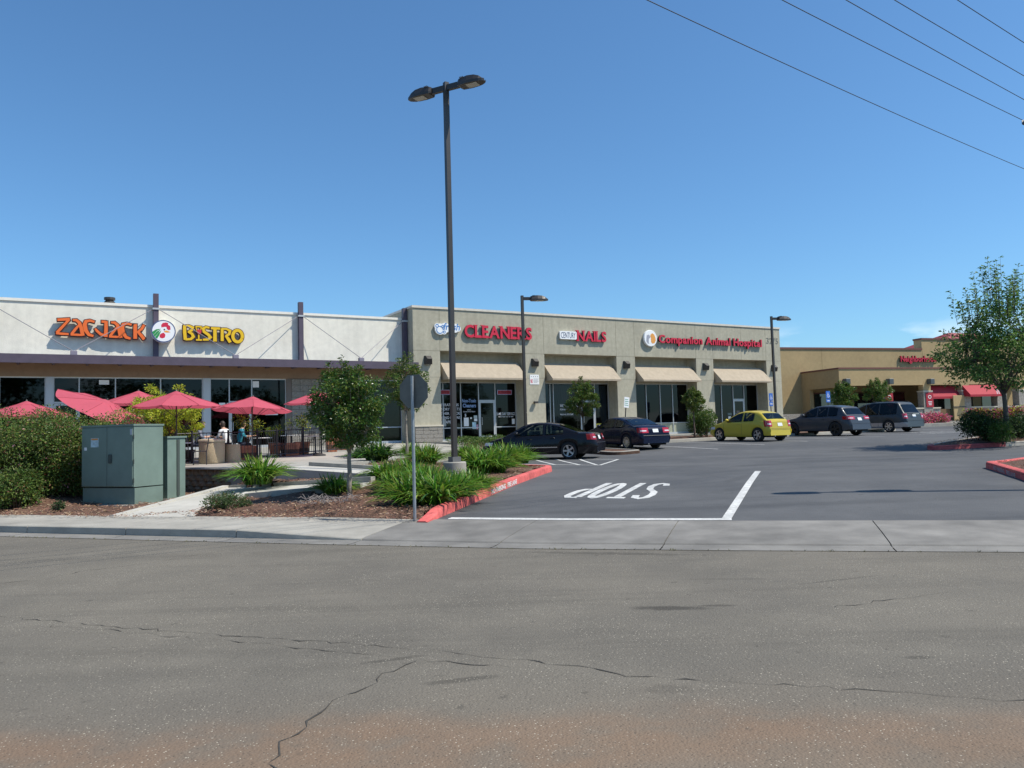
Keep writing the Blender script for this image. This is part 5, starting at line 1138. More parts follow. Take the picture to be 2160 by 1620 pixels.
tip = Dp(2149, 264, 14.6)
lamp('bronze lamp on the island right of the driveway', tip[0] + 1.42, tip[1] - .1, G(tip[0] + 1.4, tip[1]) + .2, .0, tip[2] + .1 - G(tip[0] + 1.4, tip[1]), (math.radians(175), math.radians(-5)), wdt=.12, rz=math.radians(34))

# ---------------------------------------------------------------- signs on posts
M_galv = mat('galvanised', (.33, .36, .38), .45, metal=.5, var=.15, vscale=10); M_back = mat('sign_back', (.13, .135, .12), .6, var=.15, vscale=6)
SS = Zp(875, 1091, .18)
t_ = thing('stop_sign', 'octagonal sign on a galvanised post seen from its grey back', 'sign', SS, math.radians(-27))
MB().tube([(0, 0, -.2), (0, 0, 2.44)], .028, 10).build('post', M_galv, t_); MB().tube([(0, 0, 1.78), (0, 0, 1.84)], .034, 10).build('collar', M_galv, t_)
o8 = [(.315 * math.cos(PI / 8 + k * PI / 4), .315 * math.sin(PI / 8 + k * PI / 4)) for k in range(8)]
b = MB(); b.add([(x, .045, 2.17 + z) for x, z in o8] + [(x, .040, 2.17 + z) for x, z in o8], [tuple(range(8)), tuple(range(15, 7, -1))] + [(i, (i + 1) % 8, (i + 1) % 8 + 8, i + 8) for i in range(8)]); b.build('octagon', [M_back], t_)
b = MB(); b.add([(x * .96, .047, 2.17 + z * .96) for x, z in o8], [tuple(range(7, -1, -1))]); b.build('red_face', M_redl, t_)
text_mesh('STOP', 1, org=(.2, .05, 2.07), ux=(-1, 0, 0), uy=(0, 0, 1), width=.4, height=.2, bold=.03).build('lettering', M_signw, t_)
MB().tube([(0, 0, 2.28), (0, -.04, 2.28)], .012, 6).build('bolt', M_galv, t_)
M_ada = mat('access_blue', (.02, .12, .48), .5)
def post_sign(label, px, D, gz, panels, ptop, rz=FA, bend=0, lean=0):
    p_ = Dp(px, 880, D); t_ = thing('parking_sign', label, 'sign', (p_[0], p_[1], gz), rz); t_.rotation_euler = (0, lean, rz)
    MB().tube([(0, .03, -.1), (0, .03, ptop)], .03, 8).build('post', M_dark, t_)
    for z0, z1, w_, m, glyph in panels:
        q = MB().box(-w_ / 2, w_ / 2, -.006, .002, z0, z1).build('panel', m, t_); hgt = z1 - z0
        if glyph == 'chair':
            b = MB(); stroke(b, arc(0, z0 + hgt * .36, w_ * .22, w_ * .24, 130, 390, 14), w_ * .07, -.010, -.007); stroke(b, [(-.02 * w_, z0 + hgt * .80), (-.02 * w_, z0 + hgt * .5), (w_ * .2, z0 + hgt * .46), (w_ * .3, z0 + hgt * .2)], w_ * .08, -.011, -.007); b.build('wheelchair_symbol', M_signw, q)
        if glyph == 'lines':
            b = MB()
            for k in range(4): b.box(-w_ * .38, w_ * (.38 - .1 * (k % 2)), -.009, -.0065, z0 + hgt * (.2 + .18 * k), z0 + hgt * (.26 + .18 * k))
            b.build('print', mat('sign_ink', (.12, .35, .25), .6), q)
        if glyph == 'van': text_mesh('VAN', 1, org=(-w_ * .35, -.01, z0 + hgt * .3), width=w_ * .7, height=hgt * .4, bold=.03).build('lettering', M_signw, q)
    return t_
post_sign('leaning white parking notice on a dark post before the animal hospital glass', 1315, 40.5, .95, [(1.75, 2.3, .32, M_signw, 'lines')], 2.25, lean=.12)
post_sign('blue wheelchair parking sign on a post at the hospital corner', 1628, 47.5, 1.0, [(2.05, 2.5, .32, M_ada, 'chair'), (1.72, 2.0, .32, M_ada, 'van')], 2.48)
post_sign('blue wheelchair parking sign on a post behind the crossover', 1749, 54, 1.15, [(2.15, 2.65, .42, M_ada, 'chair'), (1.88, 2.1, .42, M_ada, 'van')], 2.6)

# ---------------------------------------------------------------- overhead wires
wdir = np.array([.80, .60]); 
for k, (a, c, hh) in enumerate((((1365, 0), (2160, 356), 9.0), ((1650, 0), (2150, 250), 9.4), ((1785, 0), (2160, 210), 9.6), ((1887, 0), (2160, 160), 9.8), ((2020, 0), (2160, 90), 10.0))):
    A_1, B_1 = Zp(*a, hh), Zp(*c, hh); d_ = (B_1 - A_1); Ln = np.linalg.norm(d_); d_ = d_ / Ln
    pts = []
    for q in np.linspace(-24, Ln + 40, 40):
        p_ = A_1 + d_ * q; pts.append((p_[0], p_[1], hh + .0009 * (q - Ln * .5) ** 2 - .0009 * (Ln * .5) ** 2))
    o_ = MB().tube(pts, .0085, 5).build('power_line', M_black, smooth=True)
    tag(o_, 'thin black overhead power line crossing the sky above the parking lot', 'power line', 'overhead power lines')

# ---------------------------------------------------------------- green utility cabinet
M_gr = mat('cabinet_green', (.150, .208, .178), .55, var=.08, vscale=3, var2=.08, v2scale=.8)
M_grd = mat('cabinet_joint', (.05, .065, .058), .7)
ub = Zp(284, 1064, .22); ang = math.atan2(-UU[1] * -1, UU[0]); ang = math.atan2(UU[1], UU[0]) - math.radians(4)
t_ = thing('utility_cabinet', 'large sage-green metal utility cabinet on a pad beside the hedge', 'utility cabinet', (ub[0], ub[1], .22), ang)
UWd, UDp, UHt = 1.60, .80, 1.75
MB().box(-UWd, 0, 0, UDp, 0, .36).build('plinth', M_gr, t_); MB().box(-UWd, 0, -.025, UDp, .385, UHt).build('body', M_gr, t_)
MB().box(-UWd - .02, .02, -.05, UDp + .02, UHt, UHt + .04).build('lid', M_gr, t_)
for x0, x1 in ((-UWd + .01, -UWd * .5 - .006), (-UWd * .5 + .006, -.02)): d_ = MB().bbox(x0, x1, -.045, -.026, .40, UHt - .02, .006).build('door', M_gr, t_)
MB().bbox(-UWd * .46, -UWd * .40, -.075, -.046, .92, 1.12, .008).build('handle', M_grd, d_)
MB().box(-UWd * .5 - .004, -UWd * .5 + .004, -.04, -.02, .4, UHt - .03).build('door_gap', M_grd, t_)
for z in (.48, .9, 1.45): MB().tube([(.004, -.03, z), (.004, -.03, z + .1)], .012, 6).build('hinge', M_grd, t_)
MB().box(-UWd * .81, -UWd * .66, -.049, -.046, 1.29, 1.50).build('warning_label', mat('warning_print', (.42, .55, .60), .6, var=.35, vscale=14), t_); MB().box(-UWd * .80, -UWd * .67, -.051, -.0495, 1.455, 1.49).build('warning_strip', mat('warning_orange', (.7, .28, .06), .6), t_)
MB().box(-UWd * .94, -UWd * .89, -.049, -.046, 1.22, 1.29).build('tag_label', M_whitep, t_); MB().box(-.09, -.03, -.049, -.046, 1.55, 1.68).build('tag_label', mat('grey_label', (.35, .4, .45), .6), t_)
MB().box(-UWd - .15, .12, -.16, UDp + .1, -.12, -.005).build('concrete_pad', M_conc, t_)
t2 = thing('utility_cabinet', 'narrow sage-green utility cabinet close behind the large one', 'utility cabinet', (t_.location.x + math.cos(ang) * -.35 - math.sin(ang) * 1.0, t_.location.y + math.sin(ang) * -.35 + math.cos(ang) * 1.0, .26), ang)
MB().box(-.9, .28, 0, .55, 0, 1.42).build('body', M_gr, t2); MB().box(-.93, .31, -.03, .58, 1.42, 1.46).build('lid', M_gr, t2); MB().box(.282, .30, .28, .36, .04, 1.38).build('conduit_cover', M_grd, t2); MB().box(-1, .45, -.08, .65, -.12, -.005).build('concrete_pad', M_conc, t2)
# ---------------------------------------------------------------- plants
def leafmat(name, c, isl=.35, tr=.28, rough=.5, spec=.4): return mat(name, c, rough, island=isl, trans=tr, spec=spec)
M_lf1 = leafmat('glossy_leaf', (.060, .135, .022), .5, .25, .32, .6); M_lf1n = leafmat('new_leaf', (.16, .19, .035), .35, .35, .45)
M_lf2 = leafmat('mid_leaf', (.085, .15, .025), .4, .3); M_lfy = leafmat('lime_leaf', (.48, .53, .05), .3, .45); M_lfm = leafmat('maple_leaf', (.068, .15, .032), .45, .3); M_lfml = leafmat('maple_leaf_bright', (.18, .29, .065), .35, .4)
M_lfr = leafmat('rusty_leaf', (.20, .095, .04), .35, .3); M_blade = leafmat('strap_leaf', (.14, .29, .03), .35, .38, .4); M_bladed = leafmat('dark_strap_leaf', (.035, .09, .02), .35, .25, .4); M_bladey = leafmat('pale_strap_leaf', (.26, .33, .06), .3, .35, .4)
M_rose = leafmat('rose_leaf', (.085, .145, .026), .45, .25); M_rosed = leafmat('rose_leaf_dark', (.05, .09, .02), .4, .2); M_rosel = leafmat('rose_tip', (.17, .225, .045), .35, .3); M_pink = leafmat('pink_flower', (.68, .30, .32), .3, .3); M_hotpink = leafmat('magenta_flower', (.62, .09, .20), .35, .3)
M_bark = mat('grey_bark', (.25, .22, .18), .95, var=.25, vscale=18, bump=.6, bscale=30); M_barkd = mat('brown_bark', (.13, .095, .07), .95, var=.3, vscale=18, bump=.6, bscale=30)
M_shrub = leafmat('dark_shrub_leaf', (.028, .062, .015), .4, .2); M_shrubl = leafmat('shrub_leaf', (.075, .14, .025), .4, .25)
def leaf(b, p, n, up, L, W, mi=0, fold=.25):
    """pointed leaf folded along its midrib"""
    n = Vector(n).normalized(); d = Vector(up); d = (d - n * d.dot(n)); d = d.normalized() if d.length > 1e-4 else n.orthogonal().normalized(); s = n.cross(d); p = Vector(p)
    c = p + d * L * .45; f = n * W * fold
    b.add([p, c + s * W / 2 + f, p + d * L, c - s * W / 2 + f, c - f * .4], [(0, 1, 4), (1, 2, 4), (4, 2, 3), (0, 4, 3)], mi)
def rv(): 
    while True:
        v = Vector((jit(1), jit(1), jit(1)))
        if .05 < v.length < 1: return v.normalized()
def tree(name, label, base, trunk_h, crown_c, crown_r, nclus, nleaf, Ls, mats, probs, seed, trunk_r=.05, bark=M_bark, cat='tree', spread=.22, group=None, shape=None, lean=(0, 0), shoots=0, shoot_len=1.0):
    random.seed(seed); t = thing(name, label, cat, base, 0, group); b = MB()
    pts = [(0, 0, -.1)] + [(lean[0] * f_ + jit(.015), lean[1] * f_ + jit(.015), trunk_h * f_) for f_ in (.25, .5, .75, 1)]
    b.tube(pts, [trunk_r * 1.35, trunk_r * 1.05, trunk_r * .95, trunk_r * .85, trunk_r * .75], 9); top = Vector(pts[-1])
    cl = []; cc = Vector(crown_c); cr = crown_r
    for k in range(nclus):
        for _ in range(60):
            v = rv() * (random.random() ** .38); q = Vector((v.x * cr[0], v.y * cr[1], v.z * cr[2]))
            if shape is None or shape(v): break
        cl.append(cc + q)
    for k in range(shoots):
        a = random.uniform(0, 2 * PI); r_ = random.uniform(0, .7); h0 = cr[2] * (1 - r_ * r_) ** .5
        p0 = cc + Vector((cr[0] * r_ * math.cos(a), cr[1] * r_ * math.sin(a), h0 * .75)); L_ = random.uniform(.35, 1.0) * cr[2] * .62 * shoot_len * (1.25 - r_); dv = Vector((math.cos(a) * .25 * r_, math.sin(a) * .25 * r_, 1))
        b.tube([p0 - dv * .3, p0 + dv * L_], [.012, .004], 4)
        for q in np.linspace(0, 1, 7): cl.append((p0 + dv * L_ * q, .07 + .09 * (1 - q)))
    nb = 9
    mains = []
    for k in range(nb):
        a = 2 * PI * k / nb + jit(.3); e = cc + Vector((cr[0] * .62 * math.cos(a), cr[1] * .62 * math.sin(a), jit(cr[2] * .55))); m = top * .5 + e * .5 + Vector((0, 0, .12 * cr[2])); b.tube([top - Vector((0, 0, trunk_h * .06 * (k % 3))), m, e], [trunk_r * .5, trunk_r * .3, trunk_r * .12], 6); mains.append((m, e))
    for c in cl:
        if isinstance(c, tuple): continue
        m, e = min(mains, key=lambda q: (q[1] - c).length); b.tube([m * .4 + e * .6, c], [trunk_r * .12, trunk_r * .05], 4, cap=False)
    b.build('trunk', bark, t, smooth=True)
    lv = MB(); per = max(1, nleaf // len(cl))
    for c in cl:
        sp_ = spread
        if isinstance(c, tuple): c, sp_ = c
        outw = (c - cc); outw = Vector((outw.x / cr[0], outw.y / cr[1], outw.z / cr[2])); o_ = outw.length
        for _ in range(per if sp_ == spread else max(4, per // 5)):
            v = rv() * sp_ * random.random() ** .5; v.z *= .75; p = c + v
            nrm = (Vector((0, 0, .75)) + rv() * .9 + outw * .5); d = (v * 2.0 + outw * .2 + rv() * .12 + Vector((0, 0, -.04)))
            L = random.uniform(.7, 1.3) * Ls
            mi = random.choices(range(len(mats)), probs if o_ < .75 else [probs[0] * .6] + list(probs[1:]))[0]
            leaf(lv, p, nrm, d, L, L * .52, mi)
    lv.build('crown', mats, t); return t
def fw(px, d, e=None, py=880): s, _ = Fp(px, py, d); p = FW(s, d, 0); return np.array([p[0], p[1], SG(p[0], p[1]) - .05 if e is None else e])
T1 = Zp(738, 1048, .33)
tree('young_tree', 'small round-headed glossy green tree in the mulch bed beside the walkway', T1, 1.02, (0, 0, 1.86), (.78, .76, .84), 190, 19000, .064, [M_lf1, M_lf2, M_lf1n], (.62, .25, .13), 21, .05, spread=.17, shoots=10)
T2 = np.array([*Dp(858, 940, 29.5)[:2], .80])
tree('young_tree', 'small olive-green tree behind the octagonal sign by the shop corner', T2, 1.75, (0, 0, 2.62), (.92, .9, .95), 110, 9000, .08, [M_lf2, M_lf1, M_lf1n], (.45, .25, .3), 22, .05, spread=.17, shoots=8)
T3 = fw(1229, -6.2)
tree('young_tree', 'small leafy green tree before the nail shop window', T3, 1.25, (0, 0, 2.05), (.82, .8, .82), 85, 9000, .095, [M_lf2, M_lf1n, M_lf1], (.5, .3, .2), 23, .045, bark=M_barkd, spread=.17, shoots=8)
T4 = fw(1464, -6.6)
tree('young_tree', 'small ball-headed tree beside the round shrub at the animal hospital', T4, 1.45, (0, 0, 1.98), (.52, .5, .56), 55, 6000, .09, [M_lf2, M_lf1n, M_lf1], (.4, .4, .2), 24, .045, bark=M_barkd, spread=.14, shoots=6)
TB = Dp(2125, 935, 29.5); tbz = G(TB[0], TB[1]) + .22
tree('maple_tree', 'large green maple on the kerbed island with upright top shoots', (TB[0], TB[1], tbz), 1.9, (-.05, 0, 3.6), (2.35, 2.3, 1.95), 320, 21000, .125, [M_lfm, M_lfml, M_lf1], (.46, .40, .14), 25, .095, bark=mat('dark_bark', (.10, .085, .07), .95, var=.25, vscale=16, bump=.5, bscale=28), spread=.30, shape=lambda v: v.z > -.8 and (v.x * v.x + v.y * v.y) < (1.0 if v.z < -.2 else 1.0 - .8 * (v.z + .2)), shoots=44, shoot_len=1.5)
JM = Dp(352, 900, 27.0); tree('japanese_maple', 'lime-green layered Japanese maple on the patio between the parasols', (JM[0], JM[1], PG(*JM[:2])), .7, (0, 0, 1.75), (1.25, 1.1, .95), 95, 9000, .08, [M_lfy, M_lf1n, M_lfr], (.9, .08, .02), 26, .04, bark=M_barkd, spread=.2, shape=lambda v: abs((v.z * 3.2) % 1 - .5) < .33)
TR = Dp(250, 900, 22.8); tree('smoke_shrub', 'thin pinkish-green shrub beside the tilted parasol', (TR[0], TR[1], PG(*TR[:2])), .5, (0, 0, 1.25), (.62, .55, .62), 34, 1500, .06, [leafmat('pinkish_leaf', (.42, .27, .16), .35, .35), M_lfy, M_lf2], (.5, .3, .2), 27, .02, bark=M_barkd, cat='shrub', spread=.16)
# trees by the far restaurant
for px_, D_, lb, sd_ in ((1781, 57.5, 'small green tree by the corner pillar of the far restaurant', 31), (1853, 59, 'small green tree by the red signs on the far restaurant', 32)):
    q = Dp(px_, 870, D_); tree('young_tree', lb, (q[0], q[1], 1.3), 1.3, (0, 0, 2.25), (.85, .85, .85) if sd_ == 31 else (1.0, 1.0, 1.1), 70, 7000, .13, [M_lf2, M_lfm, M_lf1n], (.5, .3, .2), sd_, .05, bark=M_barkd, spread=.22, shoots=5)
# shrubs
def shrub(name, label, base, r, n, L, mats, probs, seed, cat='shrub', group=None, lumps=14, dense=.5, spiky=.0, W=.5):
    random.seed(seed); t = thing(name, label, cat, base, random.uniform(0, 6), group); b = MB(); st = MB(); r = Vector(r)
    lp = [(Vector((rv().x * r.x * .62, rv().y * r.y * .62, random.uniform(.35, .78) * r.z)), random.uniform(.38, .58)) for _ in range(lumps)]
    for k in range(7): a = random.uniform(0, 6.28); st.tube([(jit(.06), jit(.06), -.08), (math.cos(a) * r.x * .25, math.sin(a) * r.y * .25, r.z * .4), (math.cos(a) * r.x * .5, math.sin(a) * r.y * .5, r.z * .72)], [.016, .012, .005], 5)
    for _ in range(n):
        c, k = random.choice(lp); v = rv() * (random.random() ** (dense * .5)); p = c + Vector((v.x * r.x * k, v.y * r.y * k, v.z * r.z * k * .8))
        if p.z < .02: p.z = random.uniform(.02, .2) * r.z
        mi = random.choices(range(len(mats)), probs)[0]; l_ = L * random.uniform(.7, 1.35)
        leaf(b, p, rv() + Vector((0, 0, .6)) + v * .5, v + rv() * .5 + Vector((0, 0, spiky)), l_, l_ * W, mi)
    st.build('stems', M_barkd, t, smooth=True); b.build('foliage', mats, t); return t
q = fw(1490, -6.0); shrub('round_shrub', 'rounded bright green shrub left of the yellow hatchback', q, (1.05, 1.0, 1.5), 5000, .10, [M_shrubl, M_lf2, M_lf1n], (.6, .3, .1), 41, spiky=.6)
q = Dp(2086, 930, 30.0); shrub('dark_shrub', 'broad dark evergreen shrub under the maple on the island', (q[0], q[1], G(q[0], q[1]) + .18), (1.05, .95, 1.0), 9000, .075, [M_shrub, M_shrubl], (.85, .15), 42, lumps=18)
q = Dp(2148, 925, 31.0); shrub('dark_shrub', 'dark evergreen shrub right of the maple trunk on the island', (q[0] + .2, q[1], G(q[0], q[1]) + .18), (1.0, .9, 1.0), 6000, .075, [M_shrub, M_shrubl], (.8, .2), 43)
q = Dp(2113, 925, 29.0); shrub('leafy_shrub', 'small bright green shrub between the dark shrubs at the maple', (q[0], q[1], G(q[0], q[1]) + .18), (.42, .4, .75), 2000, .07, [M_shrubl, M_lf2], (.6, .4), 44)
# hedge of wild roses by the utility cabinet
rng = [((-10.3, 20.0), (1.5, 1.2, 1.78), 'tangled wild rose bush directly left of the green cabinet'), ((-11.6, 19.0), (1.7, 1.3, 1.72), 'tangled wild rose bush with pink flecks along the sidewalk bed'), ((-13.4, 18.8), (1.9, 1.5, 1.75), 'tangled wild rose bush at the outer end of the bed'), ((-12.6, 21.4), (2.4, 1.4, 1.7), 'tangled wild rose bush below the corner parasol on the bank'), ((-10.75, 18.75), (.8, .7, 1.5), 'upright wild rose growth pressed against the side of the green cabinet')]
for k, ((x, y), r_, lb) in enumerate(rng): shrub('rose_bush', lb, (x, y, BED(x, y) - .02), r_, 26000, .056, [M_rose, M_rosed, M_rosel, M_lfr, M_pink], (.47, .18, .26, .08, .01), 50 + k, cat='bush', group='wild rose bushes', lumps=30, dense=.8)
for k, ((x, y), r_, lb) in enumerate([((-11.1, 17.5), (.85, .5, .8), 'low leading edge of wild roses spilling towards the sidewalk'), ((-12.8, 17.7), (1.2, .6, 1.0), 'low rose growth over the mulch beside the kerb')]): shrub('rose_bush', lb, (x, y, BED(x, y) - .02), r_, 11000, .056, [M_rose, M_rosed, M_rosel, M_lfr, M_pink], (.55, .22, .18, .04, .008), 60 + k, cat='bush', group='wild rose bushes', lumps=20, dense=.8)
# strap-leaved clumps
def clump_mesh(seed, n, R_, Hh, mats, probs):
    random.seed(seed); b = MB()
    for _ in range(n):
        a = random.uniform(0, 2 * PI); L = Hh * random.uniform(.75, 1.35); w_ = random.uniform(.012, .024); lean_ = random.uniform(.2, 1.1); bx_, by_ = jit(R_ * .35), jit(R_ * .35); tw_ = jit(.5)
        ca, sa = math.cos(a), math.sin(a); pts = []
        for k in range(6):
            f_ = k / 5; r_ = lean_ * R_ * (f_ ** 1.35) * 1.3; z = L * (f_ - .74 * lean_ * f_ ** 2.3); pts.append((bx_ + ca * r_, by_ + sa * r_, z))
        nx, ny = -math.sin(a + tw_), math.cos(a + tw_); ws = [w_ * .7, w_, w_, w_ * .85, w_ * .55, .002]; mi = random.choices(range(len(mats)), probs)[0]
        b.grid([[(p[0] - nx * ws[i], p[1] - ny * ws[i], p[2]) for i, p in enumerate(pts)], [(p[0], p[1], p[2] - ws[i] * .5) for i, p in enumerate(pts)], [(p[0] + nx * ws[i], p[1] + ny * ws[i], p[2]) for i, p in enumerate(pts)]], mi)
    return b.mesh('leaves', mats)
CM = [clump_mesh(80 + k, 420, .60, .66, [M_blade, M_bladed, M_bladey], (.62, .2, .18)) for k in range(4)]; CD = [clump_mesh(90 + k, 360, .56, .62, [M_bladed, M_blade], (.8, .2)) for k in range(2)]
def clump(px, py, e, sc_, label, me=None, D=None):
    p = Zp(px, py, e) if D is None else Dp(px, py, D); t = thing('strap_leaf_clump', label, 'plant', (p[0], p[1], BED(p[0], p[1]) - .03 if D is None or p[1] < 27 else PG(p[0], p[1])), random.uniform(0, 6), 'strap-leaved plant clumps'); o_ = place(me or random.choice(CM), 'leaves', t); o_.scale = (sc_ * 1.28, sc_ * 1.28, sc_ * 1.14); return t
random.seed(77)
for px, py, e, s_, lb, me in ((545, 1016, .58, .95, 'bright green strap-leaved clump at the end of the block wall', None), (705, 1046, .33, .62, 'small strap-leaved clump left of the glossy young tree trunk', None),
    (640, 1040, .3, .0, '', None), (815, 1030, .36, .72, 'strap-leaved clump right of the young tree by the walkway end', None), (868, 1062, .27, .85, 'strap-leaved clump around the foot of the octagonal sign post', None), (925, 1060, .28, .95, 'strap-leaved clump beside the ramped start of the red kerb', None), (900, 1034, .35, .8, 'strap-leaved clump before the lamp base', None), (962, 1050, .31, .8, 'strap-leaved clump below the concrete lamp base, nearer the red kerb', None), (860, 1015, .42, .8, 'strap-leaved clump between the walkway and the lamp', None), (1015, 1002, .42, 1.05, 'strap-leaved clump just right of the lamp base', None), (1060, 990, .46, 1.05, 'strap-leaved clump toward the corner of the red kerb', None), (1095, 980, .5, .9, 'last strap-leaved clump before the rounded red kerb corner', None), (900, 985, .55, .95, 'strap-leaved clump left behind the lamp pole', None), (985, 975, .54, .9, 'strap-leaved clump directly behind the lamp pole', None), (870, 970, .62, .8, 'strap-leaved clump under the olive-green tree', None), (890, 1045, .31, .85, 'strap-leaved clump filling the middle behind the octagonal sign post', None), (840, 1045, .31, .7, 'strap-leaved clump between the young tree and the octagonal sign', None), (1000, 1032, .36, .7, 'strap-leaved clump beside the painted kerb lettering', None), (1045, 1000, .43, .85, 'strap-leaved clump leaning over the mulch toward the kerb corner', None),
    (795, 972, .78, 1.05, 'dark strap-leaved clump on the upper bed above the ramp wall', CD[0]), (765, 966, .8, .85, 'dark strap-leaved clump at the patio side of the upper bed', CD[1])):
    if s_: clump(px, py, e, s_, lb, me)
# low juniper and weeds at the walk edge
q = Zp(470, 1078, .2); shrub('low_juniper', 'low sprawling blue-green juniper at the walkway edge', (q[0], q[1], BED(q[0], q[1])), (.50, .4, .30), 2600, .05, [leafmat('juniper', (.075, .12, .045), .35, .2), M_shrubl, M_lfr], (.75, .15, .1), 61, spiky=.3, W=.3)
q = Zp(513, 1076, .2); shrub('low_juniper', 'tiny green juniper tuft beside the sprawling one', (q[0], q[1], BED(q[0], q[1])), (.16, .14, .14), 500, .04, [MATS['juniper']], (1,), 62, W=.3)
q = Zp(120, 1078, .2); shrub('small_weed', 'small blue-green weed on the mulch before the cabinet', (q[0], q[1], BED(q[0], q[1])), (.16, .14, .2), 400, .05, [MATS['juniper'], M_shrub], (.6, .4), 63, W=.4)
# dead brushwood at the tree foot
random.seed(64); b = MB(); q = Zp(690, 1068, .26)
t_ = thing('dead_brush', 'grey tangle of dead twigs at the foot of the glossy young tree', 'dead brush', (q[0], q[1], BED(q[0], q[1])))
for _ in range(90):
    x, y = jit(.5), jit(.22); a = random.uniform(0, 6.28); L = random.uniform(.1, .3); z = random.uniform(.02, .14); b.tube([(x, y, z), (x + math.cos(a) * L * .5 + jit(.03), y + math.sin(a) * L * .5, z + random.uniform(0, .08)), (x + math.cos(a) * L, y + math.sin(a) * L, z + jit(.04))], [.006, .005, .002], 4, cap=False)
b.build('twigs', mat('dead_twig', (.24, .21, .20), 1, island=.3), t_, kind='stuff')
# ground cover in front of the first shop bay
random.seed(65); b = MB()
for _ in range(9000):
    s_ = random.uniform(-.4, 6.5); d_ = random.uniform(-7.3, -4.6); p = FW(s_, d_, 0); z = SG(p[0], p[1]) - .05; hh = .34 + .2 * mnoise.noise(Vector((s_ * 1.2, d_ * 1.2, 0)))
    leaf(b, (p[0], p[1], z + hh * random.random() ** .5), rv() + Vector((0, 0, .8)), rv() + Vector((0, 0, .3)), .09 * random.uniform(.7, 1.3), .045, random.choices((0, 1, 2), (.5, .3, .2))[0])
g_ = b.build('ground_cover', [M_rose, M_shrubl, M_rosel]); g_['kind'] = 'stuff'; g_['label'] = 'low green ground cover before the cleaners window'; g_['category'] = 'ground cover'
# ---------------------------------------------------------------- patio: parasols, railing, planters, furniture
M_umb = mat('parasol_cloth', (.64, .115, .165), .85, var=.06, vscale=3, trans=.38); M_iron = mat('black_iron', (.022, .022, .03), .5); M_terra = mat('terracotta', (.42, .17, .10), .9, var=.2, vscale=6, bump=.3, bscale=40); M_aggr = mat('pebble_concrete', (.47, .38, .25), .95, var=.35, vscale=55, var2=.08, bump=1.0, bscale=90)
M_seam = mat('parasol_seam', (.42, .06, .09), .9)
def parasol(label, px, py, D, R_=1.36, tilt=(0, 0), pole=True, spin=0.0, rise=.46):
    q = Dp(px, py, D); g = PG(q[0], q[1]); t = thing('parasol', label, 'parasol', (q[0], q[1], g), 0, 'red patio parasols'); H_ = q[2] - g
    hd = bpy.data.objects.new('canopy_frame', None); COL.objects.link(hd); hd.parent = t; hd.location = (0, 0, H_ - rise); hd.rotation_euler = (tilt[0], tilt[1], spin)
    n = 8; rows = []
    for k in range(7):
        f_ = k / 6; f0 = .14 + .86 * f_; row = []
        for j in range(n * 4 + 1):
            a = 2 * PI * j / (n * 4); u = (j % 4) / 4; sag = math.sin(u * PI) if j % 4 else 0; rr_ = R_ * f0 * (1 - .055 * sag * f_); row.append((math.cos(a) * rr_, math.sin(a) * rr_, rise * (1 - f0) ** .92 - .035 * sag * f_ + .0))
        rows.append(row)
    MB().grid(rows, flip=True).build('canopy', M_umb, hd)
    rows = [[(math.cos(2 * PI * j / 16) * R_ * f0, math.sin(2 * PI * j / 16) * R_ * f0, rise * .98 + .05 - .14 * f0 / .24) for j in range(17)] for f0 in (.02, .1, .24)]; MB().grid(rows, flip=True).build('vent_cap', M_umb, hd)
    for k in range(n):
        a = 2 * PI * k / n; MB().tube([(math.cos(a) * R_ * f0, math.sin(a) * R_ * f0, rise * (1 - f0) ** .92 + .006) for f0 in (.2, .4, .6, .8, 1)], .007, 4).build('seam', M_seam, hd); MB().tube([(0, 0, rise - .06), (math.cos(a) * R_ * .98, math.sin(a) * R_ * .98, -.02)], .008, 5).build('rib', M_dark, hd); MB().tube([(0, 0, -.35), (math.cos(a) * R_ * .5, math.sin(a) * R_ * .5, rise * .5 - .05)], .007, 5).build('strut', M_dark, hd)
    MB().lathe([(.03, 0), (.04, .03), (.02, .07), (0, .09)], 10, (0, 0, rise)).build('finial', M_dark, hd)
    if pole:
        MB().tube([(0, 0, 0), (0, 0, H_ - rise - .02)], .02, 8).build('pole', M_dark, t); MB().tube([(0, 0, -.4), (0, 0, rise)], .018, 8).build('upper_pole', M_dark, hd); MB().lathe([(.0, .09), (.1, .08), (.24, .05), (.25, 0)], 20).build('base', M_dark, t)
    return t
parasol('red parasol rising over the wild roses at the outer corner', 56, 848, 25.0, spin=.2)
parasol('red parasol on a black pole beside the lime-green maple', 372, 827, 24.6, spin=.1)
parasol('red parasol whose dark underside shelters the diners at the railing', 532, 838, 27.6, tilt=(-.06, .05), spin=.35)
parasol('red parasol partly hidden behind the glossy young tree', 672, 826, 30.5, spin=.0)
parasol('wind-tilted faded red parasol with one edge thrown up', 216, 843, 24.2, R_=1.42, tilt=(.13, .47), spin=.2, rise=.30)
parasol('red parasol set back between the tilted one and the maple', 292, 826, 29.5, spin=.5)
